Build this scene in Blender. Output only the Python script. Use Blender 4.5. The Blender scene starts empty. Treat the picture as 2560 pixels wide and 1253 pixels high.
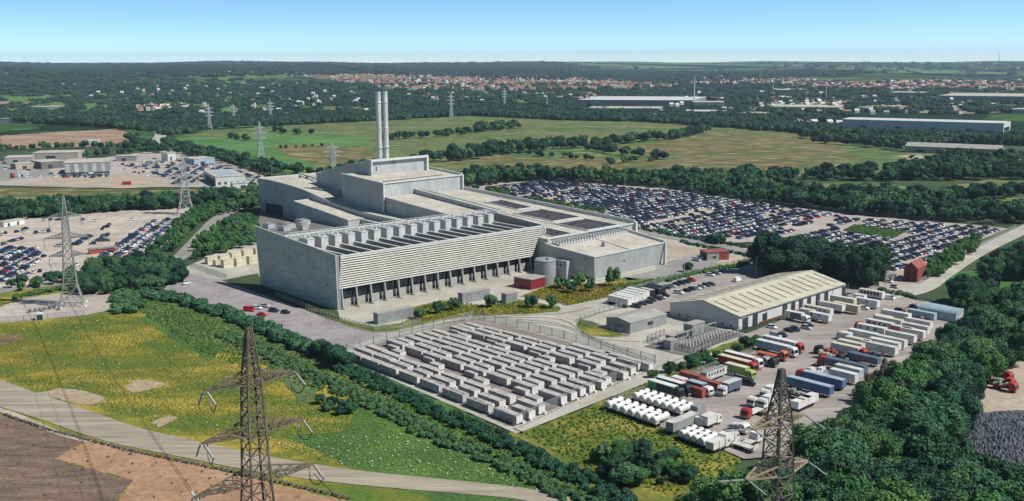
import bpy, math, random
import numpy as np
from mathutils import Matrix, Vector
random.seed(7); rng = np.random.default_rng(7)
D = bpy.data; C = bpy.context.scene.collection
R = math.radians
# ------------------------------------------------------------------ camera model (the aerial view: 100 m up, 10 degrees down)
F = 2600.; CX, CY = 1280., 626.5
P = math.atan2(470, 2600); RO = R(0.29); H = 100.
sp, cp = math.sin(P), math.cos(P); sr, cr = math.sin(RO), math.cos(RO)
def ray(x, y):
    u = (x-CX)/F; v = (CY-y)/F
    u, v = u*cr+v*sr, -u*sr+v*cr
    return (u, cp+v*sp, -sp+v*cp)
def G(x, y, z=0):                      # map point -> ground position in metres
    d = ray(x, y); t = (z-H)/d[2]
    return (d[0]*t, d[1]*t)
def proj(X, Y, Z=0):
    Z = Z-H; c = Y*cp-Z*sp; v = (Y*sp+Z*cp)/c; u = X/c
    return (CX+F*(u*cr-v*sr), CY-F*(u*sr+v*cr))
O = G(845, 776)
A1 = R(44.6); B1 = R(48.8)
ax = (math.sin(A1), math.cos(A1)); bx = (-math.cos(B1), math.sin(B1))
YA = math.atan2(ax[1], ax[0]); YB = math.atan2(bx[1], bx[0])
_det = ax[0]*bx[1]-ax[1]*bx[0]
def W(a, b): return (O[0]+a*ax[0]+b*bx[0], O[1]+a*ax[1]+b*bx[1])
def toab(X, Y):
    X -= O[0]; Y -= O[1]
    return ((X*bx[1]-Y*bx[0])/_det, (-X*ax[1]+Y*ax[0])/_det)

scene = bpy.context.scene
cam = D.cameras.new('camera'); camo = D.objects.new('camera', cam); C.objects.link(camo)
cam.sensor_width = 36; cam.lens = 36*F/2560; cam.clip_start = 1; cam.clip_end = 120000
U = Vector((0, sp, cp)); FW = Vector((0, cp, -sp)); XX = Vector((1, 0, 0))
rt = cr*XX - sr*U; up = sr*XX + cr*U; bk = -FW
camo.matrix_world = Matrix(((rt.x, up.x, bk.x, 0), (rt.y, up.y, bk.y, 0), (rt.z, up.z, bk.z, H), (0, 0, 0, 1)))
scene.camera = camo

# ------------------------------------------------------------------ light
SUN_AZ, SUN_EL = 110, 49                 # degrees to the right of the view, above the horizon
sd = Vector((math.sin(R(SUN_AZ))*math.cos(R(SUN_EL)), math.cos(R(SUN_AZ))*math.cos(R(SUN_EL)), math.sin(R(SUN_EL))))
sl = D.lights.new('sun', 'SUN'); sl.energy = 5.0; sl.angle = R(0.5); sl.color = (1, .955, .885)
so = D.objects.new('sun', sl); C.objects.link(so)
so.rotation_euler = sd.to_track_quat('Z', 'Y').to_euler()
wd = D.worlds.new('World'); scene.world = wd; wd.use_nodes = True
nt = wd.node_tree; bg = nt.nodes['Background']
sky = nt.nodes.new('ShaderNodeTexSky'); sky.sky_type = 'NISHITA'; sky.sun_disc = False
sky.sun_elevation = R(SUN_EL); sky.sun_rotation = R(SUN_AZ); sky.air_density = 1.0; sky.dust_density = .2; sky.ozone_density = 1.6
tc = nt.nodes.new('ShaderNodeTexCoord'); mp = nt.nodes.new('ShaderNodeMapping')
mp.inputs['Scale'].default_value = (1, 1, 4.4); mp.inputs['Location'].default_value = (0, 0, .05)
nm = nt.nodes.new('ShaderNodeVectorMath'); nm.operation = 'NORMALIZE'
hs = nt.nodes.new('ShaderNodeHueSaturation'); hs.inputs['Saturation'].default_value = 1.12; sxyz = nt.nodes.new('ShaderNodeSeparateXYZ'); vmr = nt.nodes.new('ShaderNodeMapRange'); vmr.interpolation_type = 'SMOOTHSTEP'; vmr.inputs[1].default_value = .075; vmr.inputs[2].default_value = .34; vmr.inputs[3].default_value = 1.95; vmr.inputs[4].default_value = .62
nt.links.new(tc.outputs['Generated'], sxyz.inputs[0]); nt.links.new(sxyz.outputs['Z'], vmr.inputs[0]); nt.links.new(vmr.outputs[0], hs.inputs['Value']); hs.inputs['Hue'].default_value = .482
nt.links.new(tc.outputs['Generated'], mp.inputs['Vector']); nt.links.new(mp.outputs['Vector'], nm.inputs[0])
nt.links.new(nm.outputs[0], sky.inputs['Vector']); nt.links.new(sky.outputs[0], hs.inputs['Color'])
nt.links.new(hs.outputs[0], bg.inputs['Color']); bg.inputs['Strength'].default_value = .098
scene.view_settings.view_transform = 'Standard'; scene.view_settings.look = 'None'; scene.view_settings.gamma = 1
scene.view_settings.exposure = 0.24
scene.cycles.max_bounces = 5; scene.cycles.diffuse_bounces = 2; scene.cycles.glossy_bounces = 2
scene.cycles.transparent_max_bounces = 12; scene.cycles.volume_bounces = 0

# ------------------------------------------------------------------ materials
def N(nt, t, **k):
    n = nt.nodes.new(t)
    for a, v in k.items(): setattr(n, a, v)
    return n
def mat(name, col, rough=.85, col2=None, scale=.3, amt=.5, fine=0, fscale=2., metal=0, bump=0, stretch=None, rand=0, detail=5, lo=.35, hi=.65, col3=None, spec=.3, alpha=1, streak=None, wave=None, panel=None):
    m = D.materials.new(name); m.use_nodes = True; nt = m.node_tree; L = nt.links
    b = nt.nodes['Principled BSDF']; b.inputs['Roughness'].default_value = rough; b.inputs['Metallic'].default_value = metal
    b.inputs['Specular IOR Level'].default_value = spec
    src = None
    gp = N(nt, 'ShaderNodeNewGeometry'); vec = gp.outputs['Position']
    if stretch:
        mpn = N(nt, 'ShaderNodeMapping'); mpn.inputs['Rotation'].default_value = (0, 0, stretch[2]); mpn.inputs['Scale'].default_value = (stretch[0], stretch[1], stretch[3] if len(stretch) > 3 else 1)
        L.new(vec, mpn.inputs['Vector']); vec = mpn.outputs['Vector']
    if col2 is not None:
        nz = N(nt, 'ShaderNodeTexNoise'); nz.inputs['Scale'].default_value = scale; nz.inputs['Detail'].default_value = detail; nz.inputs['Roughness'].default_value = .62
        L.new(vec, nz.inputs['Vector'])
        rp = N(nt, 'ShaderNodeValToRGB'); e = rp.color_ramp.elements
        e[0].position = lo; e[1].position = hi; e[0].color = (*col, 1); e[1].color = (*col2, 1)
        if col3 is not None:
            k = e.new((lo+hi)/2); k.color = (*col3, 1)
        L.new(nz.outputs['Fac'], rp.inputs['Fac']); src = rp.outputs['Color']
    else:
        rgb = N(nt, 'ShaderNodeRGB'); rgb.outputs[0].default_value = (*col, 1); src = rgb.outputs[0]
    if panel:
        sp_ = N(nt, 'ShaderNodeSeparateXYZ'); L.new(gp.outputs['Position'], sp_.inputs[0]); cb_ = N(nt, 'ShaderNodeCombineXYZ'); L.new(sp_.outputs['Y'], cb_.inputs['X']); L.new(sp_.outputs['Z'], cb_.inputs['Y'])
        br = N(nt, 'ShaderNodeTexBrick'); br.inputs['Scale'].default_value = 1; br.inputs['Brick Width'].default_value = panel[0]; br.inputs['Row Height'].default_value = panel[1]; br.inputs['Mortar Size'].default_value = .035
        for q_, v_ in (('Color1', panel[2]), ('Color2', 2-panel[2]), ('Mortar', panel[3])): br.inputs[q_].default_value = (v_, v_, v_, 1)
        L.new(cb_.outputs[0], br.inputs['Vector']); mp2 = N(nt, 'ShaderNodeVectorMath', operation='MULTIPLY'); L.new(src, mp2.inputs[0]); L.new(br.outputs['Color'], mp2.inputs[1]); src = mp2.outputs[0]
    if wave:
        wv = N(nt, 'ShaderNodeTexWave'); wv.inputs['Scale'].default_value = wave[0]; wv.inputs['Distortion'].default_value = wave[1]; wv.inputs['Detail'].default_value = 2; wv.inputs['Detail Scale'].default_value = wave[2]; L.new(gp.outputs['Position'], wv.inputs['Vector'])
        mw = N(nt, 'ShaderNodeMapRange'); mw.inputs[1].default_value = .55; mw.inputs[2].default_value = .95; mw.inputs[3].default_value = 1; mw.inputs[4].default_value = wave[3]; L.new(wv.outputs['Fac'], mw.inputs[0])
        mx = N(nt, 'ShaderNodeVectorMath', operation='SCALE'); L.new(src, mx.inputs[0]); L.new(mw.outputs[0], mx.inputs['Scale']); src = mx.outputs[0]
    if streak:
        ms = N(nt, 'ShaderNodeMapping'); ms.inputs['Scale'].default_value = (.035, .16, 1); ms.inputs['Rotation'].default_value = (0, 0, .12); L.new(gp.outputs['Position'], ms.inputs[0])
        n4 = N(nt, 'ShaderNodeTexNoise'); n4.inputs['Scale'].default_value = 1; n4.inputs['Detail'].default_value = 3; L.new(ms.outputs[0], n4.inputs['Vector'])
        m4 = N(nt, 'ShaderNodeMapRange'); m4.inputs[1].default_value = .555; m4.inputs[2].default_value = .62; m4.inputs[3].default_value = 0; m4.inputs[4].default_value = .75; L.new(n4.outputs['Fac'], m4.inputs[0])
        mc = N(nt, 'ShaderNodeMix', data_type='RGBA'); L.new(m4.outputs[0], mc.inputs['Factor']); L.new(src, mc.inputs['A']); mc.inputs['B'].default_value = (*streak, 1); src = mc.outputs['Result']
    if fine:
        n2 = N(nt, 'ShaderNodeTexNoise'); n2.inputs['Scale'].default_value = fscale; n2.inputs['Detail'].default_value = 3
        L.new(vec if stretch else gp.outputs['Position'], n2.inputs['Vector'])
        mr = N(nt, 'ShaderNodeMapRange'); mr.inputs[1].default_value = .3; mr.inputs[2].default_value = .7; mr.inputs[3].default_value = 1-fine; mr.inputs[4].default_value = 1+fine
        L.new(n2.outputs['Fac'], mr.inputs[0])
        mx = N(nt, 'ShaderNodeVectorMath', operation='SCALE'); L.new(src, mx.inputs[0]); L.new(mr.outputs[0], mx.inputs['Scale']); src = mx.outputs[0]
    if rand:
        oi = N(nt, 'ShaderNodeObjectInfo'); mr = N(nt, 'ShaderNodeMapRange'); mr.inputs[3].default_value = 1-rand; mr.inputs[4].default_value = 1+rand
        L.new(oi.outputs['Random'], mr.inputs[0])
        mx = N(nt, 'ShaderNodeVectorMath', operation='SCALE'); L.new(src, mx.inputs[0]); L.new(mr.outputs[0], mx.inputs['Scale']); src = mx.outputs[0]
    L.new(src, b.inputs['Base Color'])
    if bump:
        n3 = N(nt, 'ShaderNodeTexNoise'); n3.inputs['Scale'].default_value = fscale; n3.inputs['Detail'].default_value = 4
        L.new(vec, n3.inputs['Vector'])
        bp = N(nt, 'ShaderNodeBump'); bp.inputs['Distance'].default_value = bump; bp.inputs['Strength'].default_value = 1
        L.new(n3.outputs['Fac'], bp.inputs['Height']); L.new(bp.outputs[0], b.inputs['Normal'])
    if alpha < 1: b.inputs['Alpha'].default_value = alpha
    return m
def paint(name, col, rough=.45, var=.12): return mat(name, tuple(c*(1-var) for c in col), rough, tuple(min(1, c*(1+var)) for c in col), scale=.35, fine=.06, fscale=3., spec=.4)

M = {}
M['clad'] = mat('grey_cladding', (.31, .325, .335), .5, (.40, .415, .42), scale=.12, fine=.10, fscale=.8, stretch=(1, 1, 0, .25), spec=.4, panel=(4.2, 3.2, .96, .86))
M['clad_end'] = mat('weathered_cladding', (.34, .39, .355), .55, (.45, .48, .435), scale=.10, fine=.12, fscale=.45, stretch=(1, 1, 0, 1.6), spec=.3, panel=(5.5, 2.1, .93, .84))
M['roof'] = mat('membrane_roof', (.34, .32, .27), .8, (.47, .45, .385), scale=.09, fine=.14, fscale=.5)
M['trim'] = mat('white_trim', (.48, .49, .48), .5, (.56, .57, .56), scale=.5)
M['slat'] = mat('louvre_slat', (.40, .40, .355), .5, (.47, .47, .42), scale=.2, fine=.05)
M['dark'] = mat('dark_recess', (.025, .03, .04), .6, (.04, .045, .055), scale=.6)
M['glass'] = mat('window_glass', (.02, .03, .045), .12, spec=.6)
M['panel_dark'] = mat('dark_roof_panel', (.045, .04, .045), .5, (.07, .06, .065), scale=.25, fine=.2, fscale=1.)
M['steel'] = mat('galvanised_steel', (.42, .44, .45), .4, (.55, .56, .57), scale=.3, metal=.3)
M['chim'] = mat('chimney_steel', (.50, .50, .49), .38, (.62, .62, .60), scale=.15, metal=.3)
M['grate'] = mat('trough_grating', (.13, .12, .11), .8, (.20, .19, .18), scale=.5, fine=.3, fscale=1.5)
M['conc'] = mat('concrete', (.30, .29, .245), .9, (.42, .405, .35), scale=.05, fine=.10, fscale=.6)
M['concwall'] = mat('concrete_wall', (.26, .255, .235), .9, (.34, .335, .31), scale=.3, fine=.08)
M['tarmac'] = mat('tarmac', (.20, .19, .18), .9, (.27, .26, .25), scale=.05, fine=.12, fscale=.8)
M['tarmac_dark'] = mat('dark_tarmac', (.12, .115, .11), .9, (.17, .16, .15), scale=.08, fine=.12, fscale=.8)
M['lot'] = mat('gravel_lot', (.29, .255, .23), .95, (.40, .355, .32), scale=.02, fine=.14, fscale=.25)
M['lot_left'] = mat('sandy_gravel', (.33, .285, .24), .95, (.48, .42, .36), scale=.03, fine=.15, fscale=.25, stretch=(1, 2.2, .3))
M['yard'] = mat('worn_yard', (.22, .195, .18), .9, (.33, .295, .27), scale=.06, fine=.16, fscale=.35, stretch=(.35, 1.6, -YB))
M['carpark'] = mat('paved_carpark', (.215, .19, .20), .9, (.31, .28, .285), scale=.08, fine=.14, fscale=.5)
M['comp'] = mat('compound_gravel', (.16, .13, .12), .95, (.25, .205, .19), scale=.08, fine=.15, fscale=1.)
M['grass_shaded'] = mat('dark_grass', (.03, .05, .016), .95, (.055, .08, .025), scale=.1, fine=.25, fscale=1.)  # verge grass with the end wall's shade put into its colour
M['base'] = mat('wooded_ground', (.022, .045, .02), .95, (.05, .085, .03), scale=.006, fine=.3, fscale=.05)
M['dirt'] = mat('pale_dirt', (.30, .25, .19), .95, (.40, .335, .265), scale=.06, fine=.15, fscale=.5)
M['white'] = paint('white_paint', (.58, .58, .56)); M['cream'] = paint('cream_paint', (.54, .505, .37)); M['offwhite'] = paint('weathered_white', (.46, .455, .44), .6, .25)
M['riser'] = paint('riser_grey', (.48, .48, .48)); M['maroon'] = paint('maroon_paint', (.20, .022, .03)); M['red'] = paint('red_paint', (.33, .035, .03)); M['rust'] = paint('rust_red_paint', (.27, .075, .055)); M['orange'] = paint('orange_paint', (.42, .12, .05))
M['blue'] = paint('blue_paint', (.075, .13, .27)); M['slate'] = paint('slate_paint', (.09, .12, .17)); M['lime'] = paint('lime_paint', (.24, .36, .09)); M['green'] = paint('green_paint', (.02, .26, .10))
M['black'] = paint('black_paint', (.02, .02, .025)); M['tan'] = paint('tan_paint', (.40, .34, .25)); M['paleblue'] = paint('pale_blue_paint', (.30, .40, .46)); M['greyp'] = paint('grey_paint', (.24, .25, .245)); M['navy'] = paint('navy_paint', (.022, .03, .07), .3)
M['rubber'] = mat('rubber', (.02, .02, .02), .9)
M['brick'] = mat('red_brick', (.17, .04, .038), .9, (.24, .065, .055), scale=.6, fine=.12)
M['mesh'] = mat('wire_mesh', (.30, .31, .33), .6, alpha=.28)

# ------------------------------------------------------------------ mesh building
class MB:
    def __init__(s): s.v = []; s.f = []; s.m = []
    def add(s, vs, fs, mi=0):
        n = len(s.v); s.v += [tuple(v) for v in vs]
        for k, f in enumerate(fs):
            s.f.append(tuple(i+n for i in f)); s.m.append(mi)
        return s
    def box(s, x0, x1, y0, y1, z0, z1, mi=0, top=None):
        s.add([(x0, y0, z0), (x1, y0, z0), (x1, y1, z0), (x0, y1, z0), (x0, y0, z1), (x1, y0, z1), (x1, y1, z1), (x0, y1, z1)],
              [(3, 2, 1, 0), (0, 1, 5, 4), (1, 2, 6, 5), (2, 3, 7, 6), (3, 0, 4, 7)], mi)
        return s.add(s.v[-4:], [(0, 1, 2, 3)], mi if top is None else top)
    def prism(s, poly, z0, z1, mi=0, top=None, tpoly=None, bottom=False):
        n = len(poly); z0 = z0 if hasattr(z0, '__len__') else [z0]*n; z1 = z1 if hasattr(z1, '__len__') else [z1]*n
        tpoly = tpoly or poly
        vs = [(p[0], p[1], z) for p, z in zip(poly, z0)]+[(p[0], p[1], z) for p, z in zip(tpoly, z1)]
        s.add(vs, [(i, (i+1) % n, n+(i+1) % n, n+i) for i in range(n)], mi)
        s.add(vs[n:], [tuple(range(n))], mi if top is None else top)
        if bottom: s.add(vs[:n], [tuple(range(n))[::-1]], mi)
        return s
    def bar(s, p, q, w, mi=0, w2=None):
        p = Vector(p); q = Vector(q); d = q-p
        if d.length < 1e-6: return s
        d.normalize(); a = d.cross(Vector((0, 0, 1)))
        if a.length < .05: a = d.cross(Vector((1, 0, 0)))
        a.normalize(); b = d.cross(a); h = w/2; h2 = (w2 or w)/2
        vs = [p+a*i*h+b*j*h2 for i, j in ((-1, -1), (1, -1), (1, 1), (-1, 1))]+[q+a*i*h+b*j*h2 for i, j in ((-1, -1), (1, -1), (1, 1), (-1, 1))]
        return s.add(vs, [(0, 1, 5, 4), (1, 2, 6, 5), (2, 3, 7, 6), (3, 0, 4, 7), (3, 2, 1, 0), (4, 5, 6, 7)], mi)
    def cyl(s, p, q, r, r2=None, n=10, mi=0, cap=True):
        p = Vector(p); q = Vector(q); d = (q-p).normalized(); a = d.cross(Vector((0, 0, 1)))
        if a.length < .05: a = d.cross(Vector((1, 0, 0)))
        a.normalize(); b = a.cross(d); r2 = r if r2 is None else r2
        vs = [p+(a*math.cos(t)+b*math.sin(t))*r for t in [2*math.pi*i/n for i in range(n)]]
        vs += [q+(a*math.cos(t)+b*math.sin(t))*r2 for t in [2*math.pi*i/n for i in range(n)]]
        fs = [(i, n+i, n+(i+1) % n, (i+1) % n) for i in range(n)]
        if cap: fs += [tuple(range(n)), tuple(range(2*n-1, n-1, -1))]
        return s.add(vs, fs, mi)
    def mesh(s, name, mats):
        me = D.meshes.new(name); me.from_pydata(s.v, [], s.f)
        for m in (mats if isinstance(mats, (list, tuple)) else [mats]): me.materials.append(M[m] if isinstance(m, str) else m)
        if len(me.materials) > 1: me.polygons.foreach_set('material_index', s.m)
        me.update(); return me
    def build(s, name, mats, parent=None, loc=None, rz=0):
        return link(name, s.mesh(name, mats), parent, loc, rz)
def link(name, me, parent=None, loc=None, rz=0):
    o = D.objects.new(name, me); C.objects.link(o)
    if parent: o.parent = parent
    if loc is not None: o.location = loc
    if rz: o.rotation_euler = (0, 0, rz)
    return o
def smooth(o, ang=None):
    o.data.polygons.foreach_set('use_smooth', [True]*len(o.data.polygons)); return o
def tag(o, label, cat, group=None, kind=None):
    o['label'] = label; o['category'] = cat
    if group: o['group'] = group
    if kind: o['kind'] = kind
    return o
def thing(name, label, cat, loc=(0, 0, 0), rz=0, group=None):
    o = D.objects.new(name, None); C.objects.link(o); o.location = loc; o.rotation_euler = (0, 0, rz); o.empty_display_size = .5
    return tag(o, label, cat, group)
def dup(root, loc, rz=0, label=None, group=None, sc=None):
    r = root.copy(); C.objects.link(r); r.location = loc; r.rotation_euler = (0, 0, rz)
    if sc: r.scale = sc
    if label: r['label'] = label
    if group: r['group'] = group
    for ch in KIDS(root):
        c = ch.copy(); C.objects.link(c); c.parent = r
        for g in KIDS(ch):
            d = g.copy(); C.objects.link(d); d.parent = c
    return r
def KIDS(o):
    return _K.get(o.name, [])
_K = {}
def kids_register(root):
    for o in [root]+list(root.children): _K[o.name] = list(o.children)
    return root
ONES = 'zero first second third fourth fifth sixth seventh eighth ninth tenth eleventh twelfth thirteenth fourteenth fifteenth sixteenth seventeenth eighteenth nineteenth'.split()
TENS = {2: 'twent', 3: 'thirt', 4: 'fort', 5: 'fift', 6: 'sixt', 7: 'sevent', 8: 'eight', 9: 'ninet'}
def nth(n):
    if n < 20: return ONES[n]
    if n >= 100: return 'hundred and '+nth(n-100) if n > 100 else 'hundredth'
    t, u = divmod(n, 10)
    return TENS[t]+'ieth' if u == 0 else TENS[t]+'y-'+ONES[u]

# ------------------------------------------------------------------ ground sheets
ZL = [0.0]
def tri_poly(pts):
    from mathutils.geometry import tessellate_polygon
    return tessellate_polygon([[Vector((p[0], p[1], 0)) for p in pts]])
def ragged(pts, amp, step):
    out = []; n = len(pts)
    for i in range(n):
        a = Vector(pts[i]); b = Vector(pts[(i+1) % n]); k = max(1, min(40, int((b-a).length/step))); d = (b-a).normalized(); nn = Vector((-d.y, d.x))
        for j in range(k):
            q = a+(b-a)*(j/k); s = amp*(math.sin(q.x*.9/step+q.y*.5/step)*.6+random.uniform(-1, 1)*.7); out.append(tuple(q+nn*s))
    return out
ROUGH = dict(meadow=1.6, scrub_bank=1.6, bare_patch=1.2, dark_soil=.5, orange_soil=.5, field=7, grass_strip=3, grass_bank=1, bare_earth=6, planting_bed=.4, gravel_pad=.5, gravel_yard=.6)
def sheet(name, px, m, z, px_coords=True, label=None):
    pts = [G(*p) for p in px] if px_coords else px
    if name in ROUGH: pts = ragged(pts, ROUGH[name], ROUGH[name]*2.2)
    mb = MB(); tr = tri_poly(pts)
    def ccw(t):
        a, b, c = [pts[i] for i in t]
        return t if (b[0]-a[0])*(c[1]-a[1])-(b[1]-a[1])*(c[0]-a[0]) > 0 else t[::-1]
    mb.add([(x, y, z) for x, y in pts], [ccw(t) for t in tr])
    o = mb.build(name, m); o['kind'] = 'structure'
    return o
def strip(name, px, w, m, z, w2=None):           # a road along a line of map points, w metres wide
    pts = [Vector(G(*p)) for p in px]; Lf, Rt = [], []
    sm = []
    for i in range(len(pts)-1):
        for k in range(4):
            t = k/4; p0 = pts[max(i-1, 0)]; p1 = pts[i]; p2 = pts[i+1]; p3 = pts[min(i+2, len(pts)-1)]
            sm.append(.5*((2*p1)+(p2-p0)*t+(2*p0-5*p1+4*p2-p3)*t*t+(3*p1-p0-3*p2+p3)*t**3))
    sm.append(pts[-1])
    vs = []
    for i, p in enumerate(sm):
        d = (sm[min(i+1, len(sm)-1)]-sm[max(i-1, 0)]).normalized(); n = Vector((-d.y, d.x))
        ww = w+((w2 or w)-w)*min(1, i/len(sm)*1.35); vs += [(*(p+n*ww/2), z), (*(p-n*ww/2), z)]
    mb = MB().add(vs, [(2*i, 2*i+1, 2*i+3, 2*i+2) for i in range(len(sm)-1)])
    o = mb.build(name, m); o['kind'] = 'structure'; return o
def inside(p, poly):
    x, y = p; c = False; j = len(poly)-1
    for i in range(len(poly)):
        xi, yi = poly[i]; xj, yj = poly[j]
        if (yi > y) != (yj > y) and x < (xj-xi)*(y-yi)/(yj-yi)+xi: c = not c
        j = i
    return c
def fill(px, d, jit=.45, px_coords=True):   # jittered grid of ground points in an outline
    pts = [G(*p) for p in px] if px_coords else px
    xs = [p[0] for p in pts]; ys = [p[1] for p in pts]; out = []
    nx = int((max(xs)-min(xs))/d)+1; ny = int((max(ys)-min(ys))/d)+1
    for j in range(ny+1):
        for i in range(nx+1):
            q = (min(xs)+(i+(.5 if j % 2 else 0)+random.uniform(-jit, jit))*d, min(ys)+(j+random.uniform(-jit, jit))*d)
            if inside(q, pts): out.append(q)
    return out
def along(px, d, jit=.25, side=0):
    pts = [Vector(G(*p)) for p in px]; out = []; carry = 0
    for a, b in zip(pts, pts[1:]):
        L = (b-a).length; t = carry; n = (b-a).normalized(); n = Vector((-n.y, n.x))
        while t < L:
            q = a+(b-a)*(t/L)+n*random.uniform(-side, side); out.append((q.x+random.uniform(-jit, jit)*d, q.y+random.uniform(-jit, jit)*d)); t += d
        carry = t-L
    return out
# ------------------------------------------------------------------ terrain
def ss(a, b, x):
    t = min(1, max(0, (x-a)/(b-a))); return t*t*(3-2*t)
def hgt(x, y):
    r = math.hypot(x, y)
    if r < 2600: return 0.
    th = math.atan2(x, y)
    left = 1-ss(-.22, .12, th)
    h = ss(2800, 6800, r)*(26+44*left) + ss(6500, 13500, r)*(60-30*left)
    h += ss(3200, 6000, r)*(7*math.sin(th*23+1)+5*math.sin(th*41+r*.0011)+4*math.sin(r*.0021+th*9))
    h += ss(9000, 13500, r)*(9*math.sin(th*11+.6)+6*math.sin(th*27+2)+3*math.sin(th*63)+10*math.exp(-((th-.10)/.05)**2))
    return max(h, 0)
def far_mat():
    m = D.materials.new('far_country'); m.use_nodes = True; nt = m.node_tree; L = nt.links; b = nt.nodes['Principled BSDF']; b.inputs['Roughness'].default_value = 1; b.inputs['Specular IOR Level'].default_value = 0
    g = N(nt, 'ShaderNodeNewGeometry')
    mpn = N(nt, 'ShaderNodeMapping'); mpn.inputs['Scale'].default_value = (1/520, 1/300, 0); L.new(g.outputs['Position'], mpn.inputs[0])
    nz = N(nt, 'ShaderNodeTexNoise'); nz.inputs['Scale'].default_value = 1.1; L.new(mpn.outputs[0], nz.inputs['Vector'])
    mixv = N(nt, 'ShaderNodeVectorMath', operation='MULTIPLY_ADD'); mixv.inputs[1].default_value = (.8, .8, 0); L.new(nz.outputs['Color'], mixv.inputs[0]); L.new(mpn.outputs[0], mixv.inputs[2])
    vo = N(nt, 'ShaderNodeTexVoronoi'); vo.inputs['Scale'].default_value = 1; L.new(mixv.outputs[0], vo.inputs['Vector'])
    rp = N(nt, 'ShaderNodeValToRGB'); rp.color_ramp.interpolation = 'CONSTANT'; e = rp.color_ramp.elements
    e[0].position = 0; e[0].color = (.016, .036, .02, 1); e[1].position = .62; e[1].color = (.045, .095, .035, 1)
    for p, c in ((.74, (.075, .13, .045)), (.86, (.03, .06, .03)), (.93, (.17, .17, .09)), (.97, (.24, .2, .14))):
        k = e.new(p); k.color = (*c, 1)
    sx = N(nt, 'ShaderNodeSeparateColor'); L.new(vo.outputs['Color'], sx.inputs[0]); L.new(sx.outputs[0], rp.inputs[0])
    n2 = N(nt, 'ShaderNodeTexNoise'); n2.inputs['Scale'].default_value = .03; n2.inputs['Detail'].default_value = 4; L.new(g.outputs['Position'], n2.inputs['Vector'])
    mr = N(nt, 'ShaderNodeMapRange'); mr.inputs[1].default_value = .35; mr.inputs[2].default_value = .65; mr.inputs[3].default_value = .6; mr.inputs[4].default_value = 1.4; L.new(n2.outputs['Fac'], mr.inputs[0])
    mx = N(nt, 'ShaderNodeVectorMath', operation='SCALE'); L.new(rp.outputs[0], mx.inputs[0]); L.new(mr.outputs[0], mx.inputs['Scale'])
    L.new(mx.outputs[0], b.inputs['Base Color']); return m
M['far'] = far_mat()
mb = MB(); NT, NR = 170, 90; th0, th1 = -.75, .75
rs = [1500*(16500/1500)**(j/NR) for j in range(NR+1)]
vs = [(r*math.sin(th0+(th1-th0)*i/NT), r*math.cos(th0+(th1-th0)*i/NT), hgt(r*math.sin(th0+(th1-th0)*i/NT), r*math.cos(th0+(th1-th0)*i/NT))+.02) for r in rs for i in range(NT+1)]
mb.add(vs, [(j*(NT+1)+i, j*(NT+1)+i+1, (j+1)*(NT+1)+i+1, (j+1)*(NT+1)+i)[::-1] for j in range(NR) for i in range(NT)])
o = mb.build('hills', 'far'); o['kind'] = 'structure'; smooth(o)
mb = MB(); n = 64; vs = [(3000*math.sin(2*math.pi*i/n), 3000*math.cos(2*math.pi*i/n), -.25) for i in range(n)]
mb.add([(0, 0, -.25)]+vs, [(0, 1+(i+1) % n, 1+i) for i in range(n)]); o = mb.build('ground', 'base'); o['kind'] = 'structure'

# ------------------------------------------------------------------ meadows and fields
M['meadow'] = mat('flowering_meadow', (.065, .13, .02), .95, (.30, .235, .04), scale=.035, fine=.38, fscale=.9, col3=(.13, .145, .02), detail=9, lo=.36, hi=.62, stretch=(1, 1.7, .25))
M['meadow_green'] = mat('green_meadow', (.035, .095, .022), .95, (.085, .155, .03), scale=.05, fine=.35, fscale=.9, detail=8)
M['scrub'] = mat('scrub_ground', (.05, .10, .04), .95, (.11, .155, .06), scale=.07, fine=.35, fscale=.8, detail=8)
M['rough'] = mat('rough_grass', (.07, .12, .016), .95, (.26, .22, .045), scale=.07, fine=.35, fscale=.8, col3=(.10, .125, .02), detail=8)
M['olive'] = mat('olive_field', (.042, .115, .03), .95, (.115, .135, .042), scale=.006, fine=.22, fscale=.035, col3=(.068, .11, .03), detail=8, lo=.38, hi=.6, stretch=(1, 2.5, .05), streak=(.33, .27, .12))
M['olive2'] = mat('brown_field', (.05, .095, .026), .95, (.135, .105, .042), scale=.007, fine=.25, fscale=.05, col3=(.09, .095, .03), detail=8, lo=.36, hi=.6, stretch=(1, 2.5, -.1), streak=(.36, .28, .14))
M['greenfield'] = mat('green_field', (.04, .14, .03), .95, (.10, .19, .045), scale=.006, fine=.2, fscale=.03, detail=6, streak=(.13, .17, .06))
M['crop'] = mat('green_crop', (.03, .11, .025), .95, (.05, .14, .035), scale=.05, fine=.25, fscale=.6)
M['soil'] = mat('dark_tilled_soil', (.105, .07, .052), .95, (.18, .128, .095), scale=.10, fine=.25, fscale=.35, detail=8, stretch=(.4, 2.4, .5), bump=.6, wave=(.12, 22, 1.1, 1.22))
M['soil_red'] = mat('orange_soil', (.27, .155, .09), .95, (.36, .225, .14), scale=.08, fine=.2, fscale=.6, detail=8)
M['track'] = mat('gravel_track', (.22, .19, .145), .95, (.36, .315, .25), scale=.22, fine=.15, fscale=.9, detail=7, stretch=(.12, 1.8, .42))
M['bare'] = mat('bare_patch', (.27, .21, .14), .95, (.36, .29, .20), scale=.25, fine=.2, fscale=1.)
M['heap'] = mat('dark_scrap', (.045, .05, .066), .8, (.12, .125, .15), scale=.35, fine=.5, fscale=1.2)
M['earth'] = mat('brown_bare_earth', (.20, .125, .085), .95, (.36, .25, .18), scale=.012, fine=.25, fscale=.06, stretch=(1, 2.5, .1), detail=8)
S = sheet
S('meadow', [(-250, 690), (0, 690), (150, 690), (345, 700), (480, 770), (880, 915), (1290, 1090), (1560, 1250), (1650, 1330), (-300, 1330)], 'meadow', 0.02)
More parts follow.
